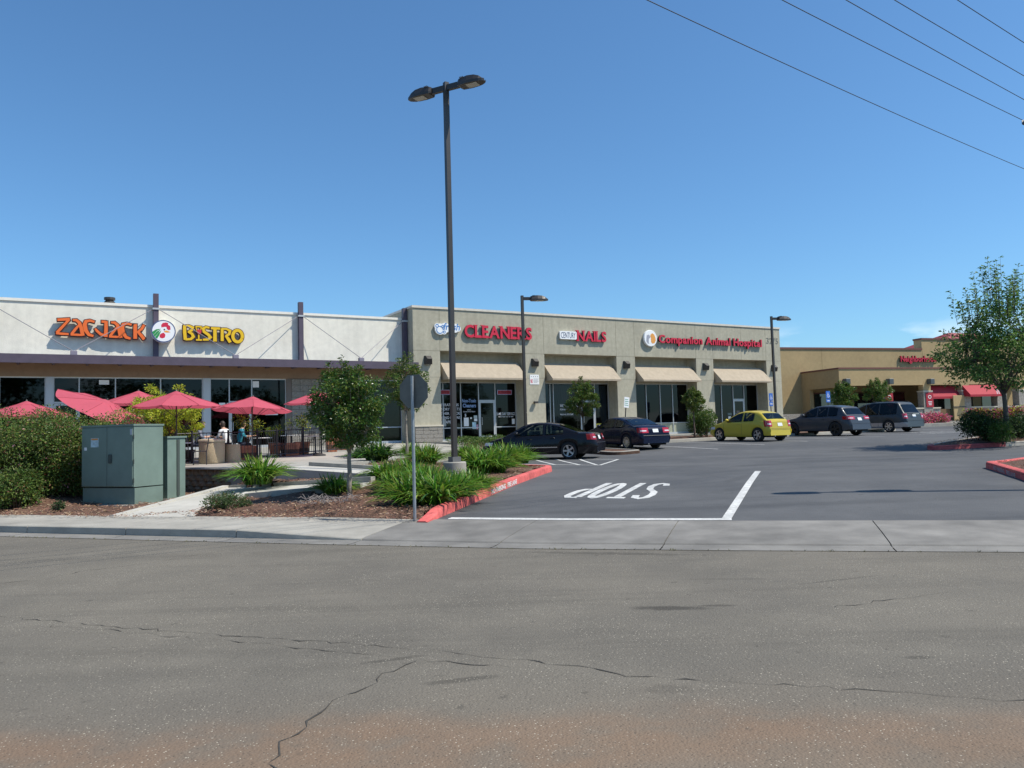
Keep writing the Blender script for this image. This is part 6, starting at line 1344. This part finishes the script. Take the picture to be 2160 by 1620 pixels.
# railing of posts, rails and balusters
FP = [hit(x, y, PG) for x, y in ((372, 979), (405, 977), (482, 973.5), (543, 969.5), (584, 965.6), (640, 960), (678, 956.5), (744, 951))]
rl = thing('patio_railing', 'black iron railing with thin balusters round the bistro patio', 'railing')
RH = 1.05
def rail_run(a, c):
    a, c = np.array(a), np.array(c); za, zc = PG(*a[:2]), PG(*c[:2]); L = np.linalg.norm((c - a)[:2])
    for h_ in (RH - .03, .12): MB().tube([(a[0], a[1], za + h_), (c[0], c[1], zc + h_)], .019, 6).build('rail', M_iron, rl)
    n = max(2, int(L / .115))
    for k in range(1, n):
        p = a + (c - a) * k / n; z = za + (zc - za) * k / n; place(BAL, 'baluster', rl, (p[0], p[1], z + .12))
def rail_post(p): z = PG(*p[:2]); MB().box(p[0] - .03, p[0] + .03, p[1] - .03, p[1] + .03, z - .05, z + RH + .06).build('post', M_iron, rl)
BAL = MB().tube([(0, 0, 0), (0, 0, RH - .15)], .0085, 5).mesh('baluster', M_iron)
FPl = np.array([FP[0][0] - 3.5, FP[0][1] + 3.0, 0])
chain = [FPl] + FP
for i in range(len(chain) - 1): rail_run(chain[i], chain[i + 1])
for p in chain: rail_post(p)
# return of the railing to the shop front
end2 = FW(-4.6, -.2, 0); rail_run(FP[-1], end2); rail_post(end2)
# litter bin
q = hit(447, 977, PG); t_ = thing('litter_bin', 'round pebble-faced concrete litter bin at the railing', 'litter bin', q)
MB().lathe([(.40, 0), (.42, .03), (.42, .70), (.41, .73)], 32).build('drum', M_aggr, t_, angle=.6); MB().lathe([(.44, .73), (.445, .79), (.42, .815), (.17, .83), (.165, .80), (.0, .70)], 32).build('lid', mat('lid_tan', (.55, .46, .32), .9, var=.2, vscale=20), t_, angle=.6)
q2 = hit(474, 976, PG); t_ = thing('concrete_planter', 'tapered pebble-faced planter tucked behind the litter bin', 'planter', (q2[0] + .15, q2[1] + .35, PG(q2[0], q2[1])))
MB().lathe([(.28, 0), (.25, .62), (.22, .62), (.22, .5)], 24).build('pot', M_aggr, t_, angle=.6)
# planters with citrus
def planter(label, px, py, s_, square=True, plant=.5, seed=0, mplant=None, hgt=.5, D=None):
    q = hit(px, py, PG) if D is None else Dp(px, py, D); z = PG(q[0], q[1]); t = thing('patio_planter', label, 'planter', (q[0], q[1], z), random.uniform(0, 1))
    if square:
        b = MB(); h = s_ / 2; rows = [[(x * k, y * k, zz) for x, y in ((-h, -h), (h, -h), (h, h), (-h, h), (-h, -h))] for k, zz in ((.82, 0), (.95, hgt - .1), (1.0, hgt - .1), (1.0, hgt), (.9, hgt), (.9, hgt - .06))]; b.grid(rows); b.build('pot', M_terra, t); MB().box(-h * .9, h * .9, -h * .9, h * .9, .1, hgt - .05).build('soil', M_mulch, t)
    else:
        MB().lathe([(s_ * .36, 0), (s_ * .47, hgt - .1), (s_ * .5, hgt - .1), (s_ * .5, hgt), (s_ * .45, hgt), (s_ * .45, hgt - .06), (0, hgt - .06)], 20).build('pot', mplant or M_terra, t, angle=.6)
    if plant:
        random.seed(seed); b = MB(); st = MB()
        for k in range(6):
            a = random.uniform(0, 6.28); e = Vector((math.cos(a) * plant * .5, math.sin(a) * plant * .5, hgt + plant * random.uniform(.7, 1.25))); st.tube([(0, 0, hgt - .1), (e.x * .4, e.y * .4, hgt + plant * .5), e], [.01, .008, .004], 5)
            for _ in range(90): v = rv() * plant * .32 * random.random() ** .4; leaf(b, e + v, rv() + Vector((0, 0, .7)), v + rv() * .1, .085, .036, random.choices((0, 1), (.6, .4))[0])
        st.build('stems', M_barkd, t, smooth=True); b.build('foliage', [M_lf2, M_lfy], t)
    return t
planter('square terracotta pot with a small citrus beside the diner in turquoise', 522, 969, .62, plant=.75, seed=1)
planter('square terracotta pot at the railing between two corner posts', 612, 961, .62, plant=0, seed=2)
planter('round clay pot with a low plant behind the railing', 580, 962, .5, square=False, plant=.45, seed=3)
planter('square terracotta pot with a leafy citrus further along the railing', 637, 958, .6, plant=.8, seed=4)
planter('dark round pot with a bushy plant by the railing end at the cabinet', 392, 974, .62, square=False, plant=.55, seed=5, mplant=M_dark, hgt=.42)
planter('square terracotta pot near the papered shop door', 722, 949, .5, plant=.3, seed=6)
planter('tall terracotta pot behind the young tree trunk', 700, 953, .45, plant=.35, seed=7, hgt=.6)
q = hit(98, 968, PG); planter('pot with an orange-tipped shrub under the corner parasol', 98, 960, .6, plant=.9, seed=8, D=24.5)
# tables and chairs
M_top = mat('table_top', (.55, .56, .58), .4)
def table(label, px, py, D, r_=.45):
    q = Dp(px, py, D); t = thing('patio_table', label, 'table', (q[0], q[1], PG(q[0], q[1])), 0, 'patio tables'); MB().lathe([(0, .745), (r_, .745), (r_ + .01, .73), (r_, .715), (0, .715)], 24).build('table_top', M_top, t); MB().tube([(0, 0, .03), (0, 0, .715)], .035, 10).build('pedestal', M_iron, t)
    for k in range(4): a = k * PI / 2; MB().tube([(0, 0, .06), (math.cos(a) * .3, math.sin(a) * .3, .015)], .018, 6).build('foot', M_iron, t)
    return np.array([q[0], q[1]])
def chair(label, x, y, rz):
    t = thing('patio_chair', label, 'chair', (x, y, PG(x, y)), rz, 'patio chairs'); MB().bbox(-.22, .22, -.22, .22, .43, .46, .01).build('seat', M_iron, t)
    for sx in (-1, 1):
        for sy in (-1, 1): MB().tube([(sx * .2, sy * .2, 0), (sx * .19, sy * .19, .43)], .013, 6).build('leg', M_iron, t)
        MB().tube([(sx * .2, -.2, .44), (sx * .2, -.27, .88)], .013, 6).build('back_post', M_iron, t)
    MB().tube([(-.2, -.27, .88), (.2, -.27, .88)], .013, 6).build('top_rail', M_iron, t)
    for k in range(5): MB().tube([(-.13 + .065 * k, -.205, .46), (-.13 + .065 * k, -.268, .87)], .007, 5).build('slat', M_iron, t)
    return t
tb1 = table('round table shared by the two diners in grey and white', 452, 930, 29.6); tb2 = table('round table beside the diner in turquoise', 548, 930, 28.9 + .9); tb3 = table('empty round table behind the square citrus pot', 615, 925, 32.3); tb4 = table('empty round table by the parasol pole near the maple', 372, 930, 25.6); tb5 = table('empty round table under the parasol beyond the young tree', 665, 925, 31.3)
def ring(tc, angs, lab):
    o_ = []
    for a, lb in zip(angs, lab): x, y = tc[0] + .72 * math.cos(a), tc[1] + .72 * math.sin(a); chair(lb, x, y, a + PI / 2); o_.append((x, y, a))
    return o_
s1 = ring(tb1, (math.radians(200), math.radians(330)), ('iron chair under the diner in the grey shirt', 'iron chair under the diner in the white shirt'))
s2 = ring(tb2, (math.radians(195), math.radians(20)), ('iron chair under the diner in turquoise', 'empty iron chair facing the diner in turquoise'))
ring(tb3, (math.radians(200), math.radians(340)), ('empty iron chair at the table behind the citrus pot, bin side', 'empty iron chair at the table behind the citrus pot, shop side'))
ring(tb4, (math.radians(150), math.radians(20)), ('empty iron chair at the table by the maple, street side', 'empty iron chair at the table by the maple, railing side'))
# sandwich board and low stone bench by the entrance
q = Dp(368, 900, 27.5); t_ = thing('menu_board', 'orange-brown menu board standing behind the parasol pole', 'menu board', (q[0], q[1], PG(*q[:2])), .3); MB().bbox(-.2, .2, -.03, .03, .1, 1.25, .01).build('board', mat('board_brown', (.34, .13, .04), .6, var=.3, vscale=7), t_)
for x in (-.16, .16): MB().tube([(x, 0, 0), (x, 0, .12)], .02, 6).build('leg', M_iron, t_)
# ---------------------------------------------------------------- diners
def skin_body(name, chain_, radii, edges, m, parent):
    me = bpy.data.meshes.new(name); me.from_pydata(chain_, edges, []); o = bpy.data.objects.new(name, me); COL.objects.link(o); sk = o.modifiers.new('skin', 'SKIN'); ss_ = o.modifiers.new('sub', 'SUBSURF'); ss_.levels = ss_.render_levels = 2
    for i, r_ in enumerate(radii): me.skin_vertices[0].data[i].radius = (r_, r_) if not isinstance(r_, tuple) else r_
    me.skin_vertices[0].data[0].use_root = True
    dg = bpy.context.evaluated_depsgraph_get(); dg.update(); m2 = bpy.data.meshes.new_from_object(o.evaluated_get(dg)); bpy.data.objects.remove(o)
    m2.materials.clear()
    for q_ in m: m2.materials.append(q_)
    m2.polygons.foreach_set('use_smooth', [True] * len(m2.polygons)); p = bpy.data.objects.new(name, m2); COL.objects.link(p); p.parent = parent; return p
M_skin = mat('skin', (.50, .29, .20), .55); M_hair = mat('hair', (.035, .022, .015), .6); M_jean = mat('dark_trousers', (.03, .035, .06), .9)
def diner(label, x, y, rz, mshirt, lean=.12, hairlen=.1):
    """seated figure facing +Y locally, seat 0.46 m up"""
    t = thing('person', label, 'person', (x, y, PG(x, y)), rz)
    V = [(0, -.05, .54), (0, -.05 + lean * .3, .72), (0, -.04 + lean * .8, .92), (0, -.02 + lean, 1.06), (0, .0 + lean * 1.15, 1.14), (0, .03 + lean * 1.3, 1.24), (0, .04 + lean * 1.35, 1.33),
         (-.18, -.02 + lean, 1.03), (-.24, .05 + lean, .80), (-.16, .28 + lean, .80), (-.10, .36 + lean, .82), (.18, -.02 + lean, 1.03), (.24, .05 + lean, .80), (.16, .28 + lean, .80), (.10, .36 + lean, .82),
         (-.10, .02, .52), (-.12, .38, .50), (-.12, .36, .10), (-.12, .48, .04), (.10, .02, .52), (.12, .38, .50), (.12, .34, .10), (.12, .46, .04)]
    E_ = [(0, 1), (1, 2), (2, 3), (3, 4), (4, 5), (5, 6), (3, 7), (7, 8), (8, 9), (9, 10), (3, 11), (11, 12), (12, 13), (13, 14), (0, 15), (15, 16), (16, 17), (17, 18), (0, 19), (19, 20), (20, 21), (21, 22)]
    Rd = [(.15, .12), (.145, .11), (.165, .11), (.13, .085), .05, .085, .07, .07, .05, .04, .035, .07, .05, .04, .035, .09, .075, .05, .045, .09, .075, .05, .045]
    o = skin_body('body', V, Rd, E_, [mshirt, M_skin, M_jean], t); me = o.data
    for p in me.polygons:
        c = p.center
        p.material_index = 1 if (c.z > 1.10 or (c.y > .16 + lean and c.z > .7)) else 2 if (c.z < .60 or (c.y > .2 and c.z < .62)) else 0
    hy, hz = .04 + lean * 1.3, 1.30
    hb = MB(); k = 14
    for i in range(8):
        ph = PI * .62 * i / 7
        for j in range(k): a = 2 * PI * j / k; fr = .4 if math.sin(a) > .55 and ph > .9 else 1; hb.v.append((.093 * math.sin(ph) * math.cos(a), hy - .012 + .105 * math.sin(ph) * math.sin(a) * (1 if math.sin(a) < 0 else .86), hz + .115 * math.cos(ph) * fr + (0 if fr == 1 else .05) - (hairlen * .5 if ph > 1.4 and math.sin(a) < .2 else 0)))
    for i in range(7):
        for j in range(k): hb.f.append((i * k + j, (i + 1) * k + j, (i + 1) * k + (j + 1) % k, i * k + (j + 1) % k)); hb.m.append(0)
    hb.build('hair', M_hair, t, smooth=True)
    fb = MB(); fb.add([(-.014, hy + .088, hz - .03), (.014, hy + .088, hz - .03), (0, hy + .118, hz - .028), (0, hy + .092, hz + .012)], [(0, 1, 2), (0, 2, 3), (1, 3, 2)]); fb.build('nose', M_skin, t)
    for sx in (-1, 1): MB().lathe([(0, 0), (.011, .002), (.013, .008)], 8, (sx * .034, hy + .086, hz + .012), axis='y').build('eye', M_black, t); MB().lathe([(0, .012), (.02, .008), (.026, -.008)], 8, (sx * .088, hy - .005, hz - .005)).build('ear', M_skin, t)
    MB().box(-.024, .024, hy + .086, hy + .094, hz - .066, hz - .056).build('mouth', mat('lip', (.36, .12, .10), .6), t)
    for sx in (-1, 1):      # hands: palm and five bent fingers resting on the table edge
        hx, hy2, hz2 = sx * .10, .38 + lean, .825
        pm = MB().bbox(hx - .038, hx + .038, hy2 - .02, hy2 + .07, hz2 - .012, hz2 + .014, .01); pm.build('palm', M_skin, t)
        for f_ in range(4): ox = -.03 + .02 * f_; L_ = (.062, .072, .068, .052)[f_]; MB().tube([(hx + ox, hy2 + .06, hz2), (hx + ox, hy2 + .06 + L_ * .55, hz2 + .012), (hx + ox, hy2 + .06 + L_, hz2 - .014)], [.0095, .009, .007], 6).build('finger', M_skin, t)
        MB().tube([(hx - sx * .035, hy2 + .01, hz2), (hx - sx * .062, hy2 + .035, hz2 + .004), (hx - sx * .066, hy2 + .062, hz2 - .006)], [.011, .010, .008], 6).build('thumb', M_skin, t)
    return t
def sit(i, s_, label, m, lean, hl): x, y, a = s_[i]; return diner(label, x, y, a + PI / 2, m, lean, hl)
sit(0, s1, 'seated diner in a grey shirt leaning forward over the round table', mat('shirt_grey', (.20, .21, .26), .9), .22, .04)
sit(1, s1, 'seated diner in a white top beside the one in grey', mat('shirt_white', (.72, .74, .76), .9), .18, .14)
sit(0, s2, 'seated diner in a turquoise patterned top behind the railing', mat('shirt_turquoise', (.02, .36, .42), .9, col2=(.05, .16, .3), vscale=18), .10, .2)
# ---------------------------------------------------------------- far restaurant
az_ = math.radians(72.6); RR = np.array([math.sin(az_), math.cos(az_), 0]); NN = np.array([-math.cos(az_), math.sin(az_), 0]); B0 = np.array([*Dp(1770, 800, 62)[:2], 0]); FR = math.atan2(RR[1], RR[0])
def RP(px, py, d=0): v = ray(px, py); q = B0 + NN * d; p = CAM + v * ((q - CAM) @ NN) / (v @ NN); return (p - B0) @ RR, p[2]
def RWd(x, d, z): return B0 + RR * x + NN * d + np.array([0, 0, z])
M_ochre = mat('ochre_stucco', (.42, .305, .155), .95, var=.08, vscale=4, var2=.08, v2scale=.4, bump=.4, bscale=45); M_maroon = mat('maroon_trim', (.17, .065, .05), .7); M_rstone = mat('river_stone', (.30, .275, .24), .95, var=.35, vscale=8, bump=1, bscale=18)
M_redaw = mat('red_awning', (.36, .018, .035), .75, var=.06); 
rb = thing('far_restaurant', 'ochre stucco restaurant with stepped parapet, porch and red awnings', 'building', B0, FR)
MD = 4.6; ztop1 = RP(1800, 733.5, MD)[1]; xs1, ztop2 = RP(1943, 713, MD); zp = RP(1850, 775, 0)[1]; zo = RP(1850, 813, 0)[1]; FLR = 1.5
X1 = 34.0
MB().box(-16, xs1, MD, MD + .3, 0, ztop1 - .16).box(xs1, X1, MD - .0, MD + .3, 0, ztop2 - .16).box(-16, -15.7, MD + .3, 22, 0, ztop1 - .16).box(X1 - .3, X1, MD + .3, 22, 0, ztop2 - .16).box(-16, X1, 22, 22.3, 0, ztop1 - .16).build('wall', M_ochre, rb)
MB().box(xs1, xs1 + .3, MD + .3, MD + .9, ztop1 - .3, ztop2 - .16).build('parapet_return', M_ochre, rb)
MB().add([(-15.7, MD + .3, ztop1 - .8), (X1 - .3, MD + .3, ztop1 - .8), (X1 - .3, 22, ztop1 - .8), (-15.7, 22, ztop1 - .8)], [(0, 1, 2, 3)]).build('roof', MATS['roof_membrane'], rb)
MB().box(-16.05, xs1, MD - .06, MD + .36, ztop1 - .16, ztop1).build('parapet_cap', M_maroon, rb); MB().box(xs1 - .05, X1, MD - .06, MD + .36, ztop2 - .16, ztop2).build('parapet_cap', M_maroon, rb); MB().box(xs1 - .05, xs1 + .3, MD + .36, MD + .95, ztop2 - .16, ztop2).build('parapet_cap', M_maroon, rb)
for x in (-3, 2.2, xs1 + .02): MB().box(x - .012, x + .012, MD - .006, MD - .001, zp + .05, ztop1 - .17).build('stucco_joint', mat('ochre_joint', (.27, .19, .085), 1), rb)
# hipped roof behind the parapet
hx = RP(2020, 712, MD + 6)[0]; zt = ztop2
MB().add([(hx - 4.2, MD + 3, zt - .4), (hx + 5, MD + 3, zt - .4), (hx + 5, MD + 12, zt - .4), (hx - 4.2, MD + 12, zt - .4), (hx - 1.2, MD + 6, zt + 1.35), (hx + 2.5, MD + 6, zt + 1.35)], [(0, 1, 5, 4), (1, 2, 5), (2, 3, 4, 5), (3, 0, 4)]).build('hipped_roof', mat('red_metal_roof', (.30, .05, .045), .5, var=.15), rb)
# porch
ox = [RP(x, 850, 0)[0] for x in (1790, 1868, 1881, 1949, 1965, 2030, 2046, 2104, 2122, 2150)]
pil = [(0, ox[0]), (ox[1], ox[2]), (ox[3], ox[4]), (ox[5], ox[6]), (ox[7], ox[8]), (ox[9], ox[9] + .7), (ox[9] + 4.2, ox[9] + 5)]
PX1 = pil[-1][1]
MB().box(0, PX1, 0, .35, zo, zp - .12).box(0, .35, .35, MD, zo - .1, zp - .12).box(PX1 - .35, PX1, .35, MD, zo, zp - .12).build('porch_beam', M_ochre, rb)
MB().box(-.05, PX1 + .05, -.05, .4, zp - .12, zp).box(-.05, .4, .4, MD, zp - .12, zp).build('porch_cap', M_maroon, rb); MB().add([(.3, .3, zp - .3), (PX1, .3, zp - .3), (PX1, MD, zp - .3), (.3, MD, zp - .3)], [(0, 1, 2, 3)]).build('porch_roof', M_dark, rb)
zs = RP(1850, 828, 0)[1]
for a, c in pil:
    MB().box(a, c, 0, .5, FLR - .5, zo).build('pillar', M_ochre, rb); MB().box(a - .06, c + .06, -.07, .56, FLR - .5, zs).build('pillar_stone', M_rstone, rb); MB().box(a - .1, c + .1, -.1, .6, zs, zs + .1).build('stone_cap', M_ledge, rb)
MB().box(0, .35, 1.2, MD, FLR - .5, FLR + .0).build('side_wall_base', M_ochre, rb); MB().box(0, .35, MD - 1.0, MD, FLR, zo - .1).build('side_pier', M_ochre, rb)
zl = RP(1960, 862, 0)[1]
def lowwall(x0, x1):
    MB().box(x0, x1, .02, .4, FLR - .6, zl).build('low_wall', M_rstone, rb); MB().box(x0, x1, -.06, .46, zl, zl + .1).build('low_wall_ledge', M_ledge, rb)
lowwall(ox[2] + .07, ox[3] - .07); lowwall(ox[6] + .07, ox[7] - .07); lowwall(ox[8] + .07, ox[9] - .07); lowwall(ox[4] + .07, ox[4] + .9); lowwall(pil[-2][1] + .07, pil[-1][0] - .07)
MB().box(-2, PX1 + 4, -4.5, MD, 1.0, FLR - .02).build('terrace', M_conc, rb); MB().box(-2, PX1 + 4, -4.75, -4.5, 1.0, FLR).build('terrace_kerb', M_conc, rb)
# back wall of the porch: dark doors and windows
for x0, x1 in ((1.2, 4.0), (5.3, 7.6), (ox[4] + .2, ox[5] - 1.6), (ox[6] + .2, ox[7] - .3), (ox[8] + .1, ox[9] - .1), (ox[9] + 1, ox[9] + 4)):
    MB().box(x0, x1, MD - .06, MD - .003, FLR + .0 if x0 < 6 else FLR + 1.0, FLR + 2.6).build('window', M_cg, rb); MB().box(x0 - .06, x1 + .06, MD - .08, MD - .061, FLR + 2.6, FLR + 2.7).build('window_head', M_maroon, rb)
def raw(x0, x1, zt_, zb_, y0=0.0, out=.75):
    MB().add([(x0, y0 + .2, zt_), (x1, y0 + .2, zt_), (x1, y0 - out, zb_), (x0, y0 - out, zb_), (x0, y0 - out, zb_ - .18), (x1, y0 - out, zb_ - .18), (x0, y0 + .2, zb_ - .1), (x1, y0 + .2, zb_ - .1)], [(3, 2, 1, 0), (4, 5, 2, 3), (0, 6, 4, 3), (1, 2, 5, 7)]).build('awning', M_redaw, rb)
za, zb2 = RP(2100, 812, 0)[1], RP(2100, 832, 0)[1]
raw(ox[4] + .02, ox[5] - .02, za, zb2 - .1, .4, .3); raw(ox[5] + .1, ox[7] + .1, za + .15, zb2, -.05, .7)
MB().bbox(ox[4] + 2.1, ox[4] + 3.3, -.2, -.12, FLR, FLR + 2.1, .02).build('door', M_ochre, rb); MB().box(ox[4] + 2.0, ox[4] + 3.4, -.24, -.2, FLR + 1.1, FLR + 1.18).build('door_bar', M_dark, rb); MB().box(ox[4] + .8, ox[4] + 2.0, .1, .3, FLR, FLR + 1.0).build('door_side_panel', mat('dark_wood', (.16, .09, .04), .7), rb)
for k, px_ in enumerate((1782, 1873, 1959)):
    x, z = RP(px_, 805, 0); t_ = thing('porch_light', ('dark box light on the corner pillar of the far porch', 'dark box light above the first red plaque pillar', 'dark box light above the second red plaque pillar')[k], 'wall light', RWd(x, -.002, z), FR, 'box lights on the far porch'); MB().bbox(-.22, .22, -.42, 0, -.22, .22, .03).build('housing', mat('slate_light', (.07, .085, .09), .5), t_); MB().box(-.16, .16, -.36, -.06, -.235, -.222).build('lens', M_lens, t_)
for k, px_ in enumerate((1874, 1959)):
    x, z = RP(px_, 845, 0); t_ = thing('red_plaque', ('red white-lettered takeaway plaque partly behind the minivan roof', 'red white-lettered takeaway plaque on the stone pillar by the pink flowers')[k], 'plaque', RWd(x, -.10, z - .55), FR); MB().bbox(-.38, .38, -.03, 0, 0, 1.2, .015).build('panel', M_redaw, t_); b = MB(); stroke(b, arc(0, .85, .15, .12, 0, 345, 14), .05, -.036, -.031); b.build('emblem', M_signw, t_)
    for j in range(3): MB().box(-.2 + .03 * j, .2 - .03 * j, -.036, -.031, .42 - .12 * j, .47 - .12 * j).build('print', M_signw, t_)
x, z = RP(1897, 762, MD); x2, _ = RP(1972, 762, MD); sg = thing('shop_sign', 'raised red Neighborhood lettering on the ochre parapet wall', 'sign', RWd(x, MD - .02, RP(1897, 763, MD)[1]), FR)
sign_letters(sg, 'Neighborhood', 0, 0, x2 - x, .52, M_redl, depth=.16, bold=.03)
ax, az2 = RP(2105, 822, -.9); t_ = thing('awning_emblem', 'white apple-like stripes printed on the wide red awning', 'emblem', RWd(ax, -.99, zb2 + .05), FR)
b = MB()
for k in range(3): stroke(b, [(-.22 + .2 * k, -.05), (-.26 + .2 * k, .2), (-.18 + .2 * k, .45)], .07, -.03, -.02)
b.build('stripes', M_signw, t_)
# side door lamp on the left wall
x, z = RP(1655, 905 - 0, MD); 
# pink flower beds and red-leaved shrubs
for px_, D_, lb, sd_, r_ in ((1952, 59, 'mound of magenta flowers against the low stone wall', 71, (1.0, .7, .75)), (1975, 59, 'mound of magenta flowers by the far porch door', 72, (1.1, .7, .85)), (1938, 58, 'small mound of magenta flowers just past the minivan', 73, (.7, .6, .6))):
    q = Dp(px_, 885, D_); shrub('flower_mound', lb, (q[0], q[1], 1.26), r_, 1600, .13, [M_hotpink, M_pink, M_shrubl], (.5, .25, .25), sd_, cat='flowers', group='magenta flower mounds')
for px_, D_, lb, sd_ in ((2065, 56, 'red-and-yellow leaved shrub behind the dark island shrub', 74), (2140, 55, 'red-leaved shrub beyond the maple trunk', 75), (2120, 57, 'rusty shrub at the foot of the stone wall', 76)):
    q = Dp(px_, 885, D_); shrub('red_leaf_shrub', lb, (q[0], q[1], 1.26), (1.2, .9, 1.0), 1800, .14, [M_lfr, M_hotpink, M_lfy], (.5, .25, .25), sd_)
# low wall returning beside the shop block
MB().box(-14, -1.5, 2.0, 2.3, 0, 2.4).build('yard_wall', M_rstone, rb)
# terrace kerb strip in front
q0_ = RWd(-6, -5.2, 0); struct(MB().prism([(*RWd(-14, -4.7, 0)[:2], 1.38), (*RWd(30, -4.7, 0)[:2], 1.38), (*RWd(30, -6.6, 0)[:2], 1.36), (*RWd(-14, -6.6, 0)[:2], 1.36)], .8, 0).build('restaurant_walk', M_conc))
# trees across the road behind the viewer, mirrored dimly in the shop glass
for k, (x, y, h_) in enumerate(((-34, -22, 9), (-20, -26, 11), (-7, -24, 10), (8, -27, 12), (22, -25, 10), (36, -20, 9))):
    tree('roadside_tree', ('broad oak across the road at the bistro end', 'tall oak across the road facing the bistro sign', 'oak across the road facing the walkway', 'tallest oak across the road facing the driveway', 'oak across the road facing the parked cars', 'low oak across the road facing the far restaurant')[k], (x, y, -.3), h_ * .3, (0, 0, h_ * .62), (6.5, 6, h_ * .4), 70, 3500, .5, [M_shrub, M_lfm], (.7, .3), 100 + k, .28, bark=M_barkd, spread=1.3, group='oaks across the road')
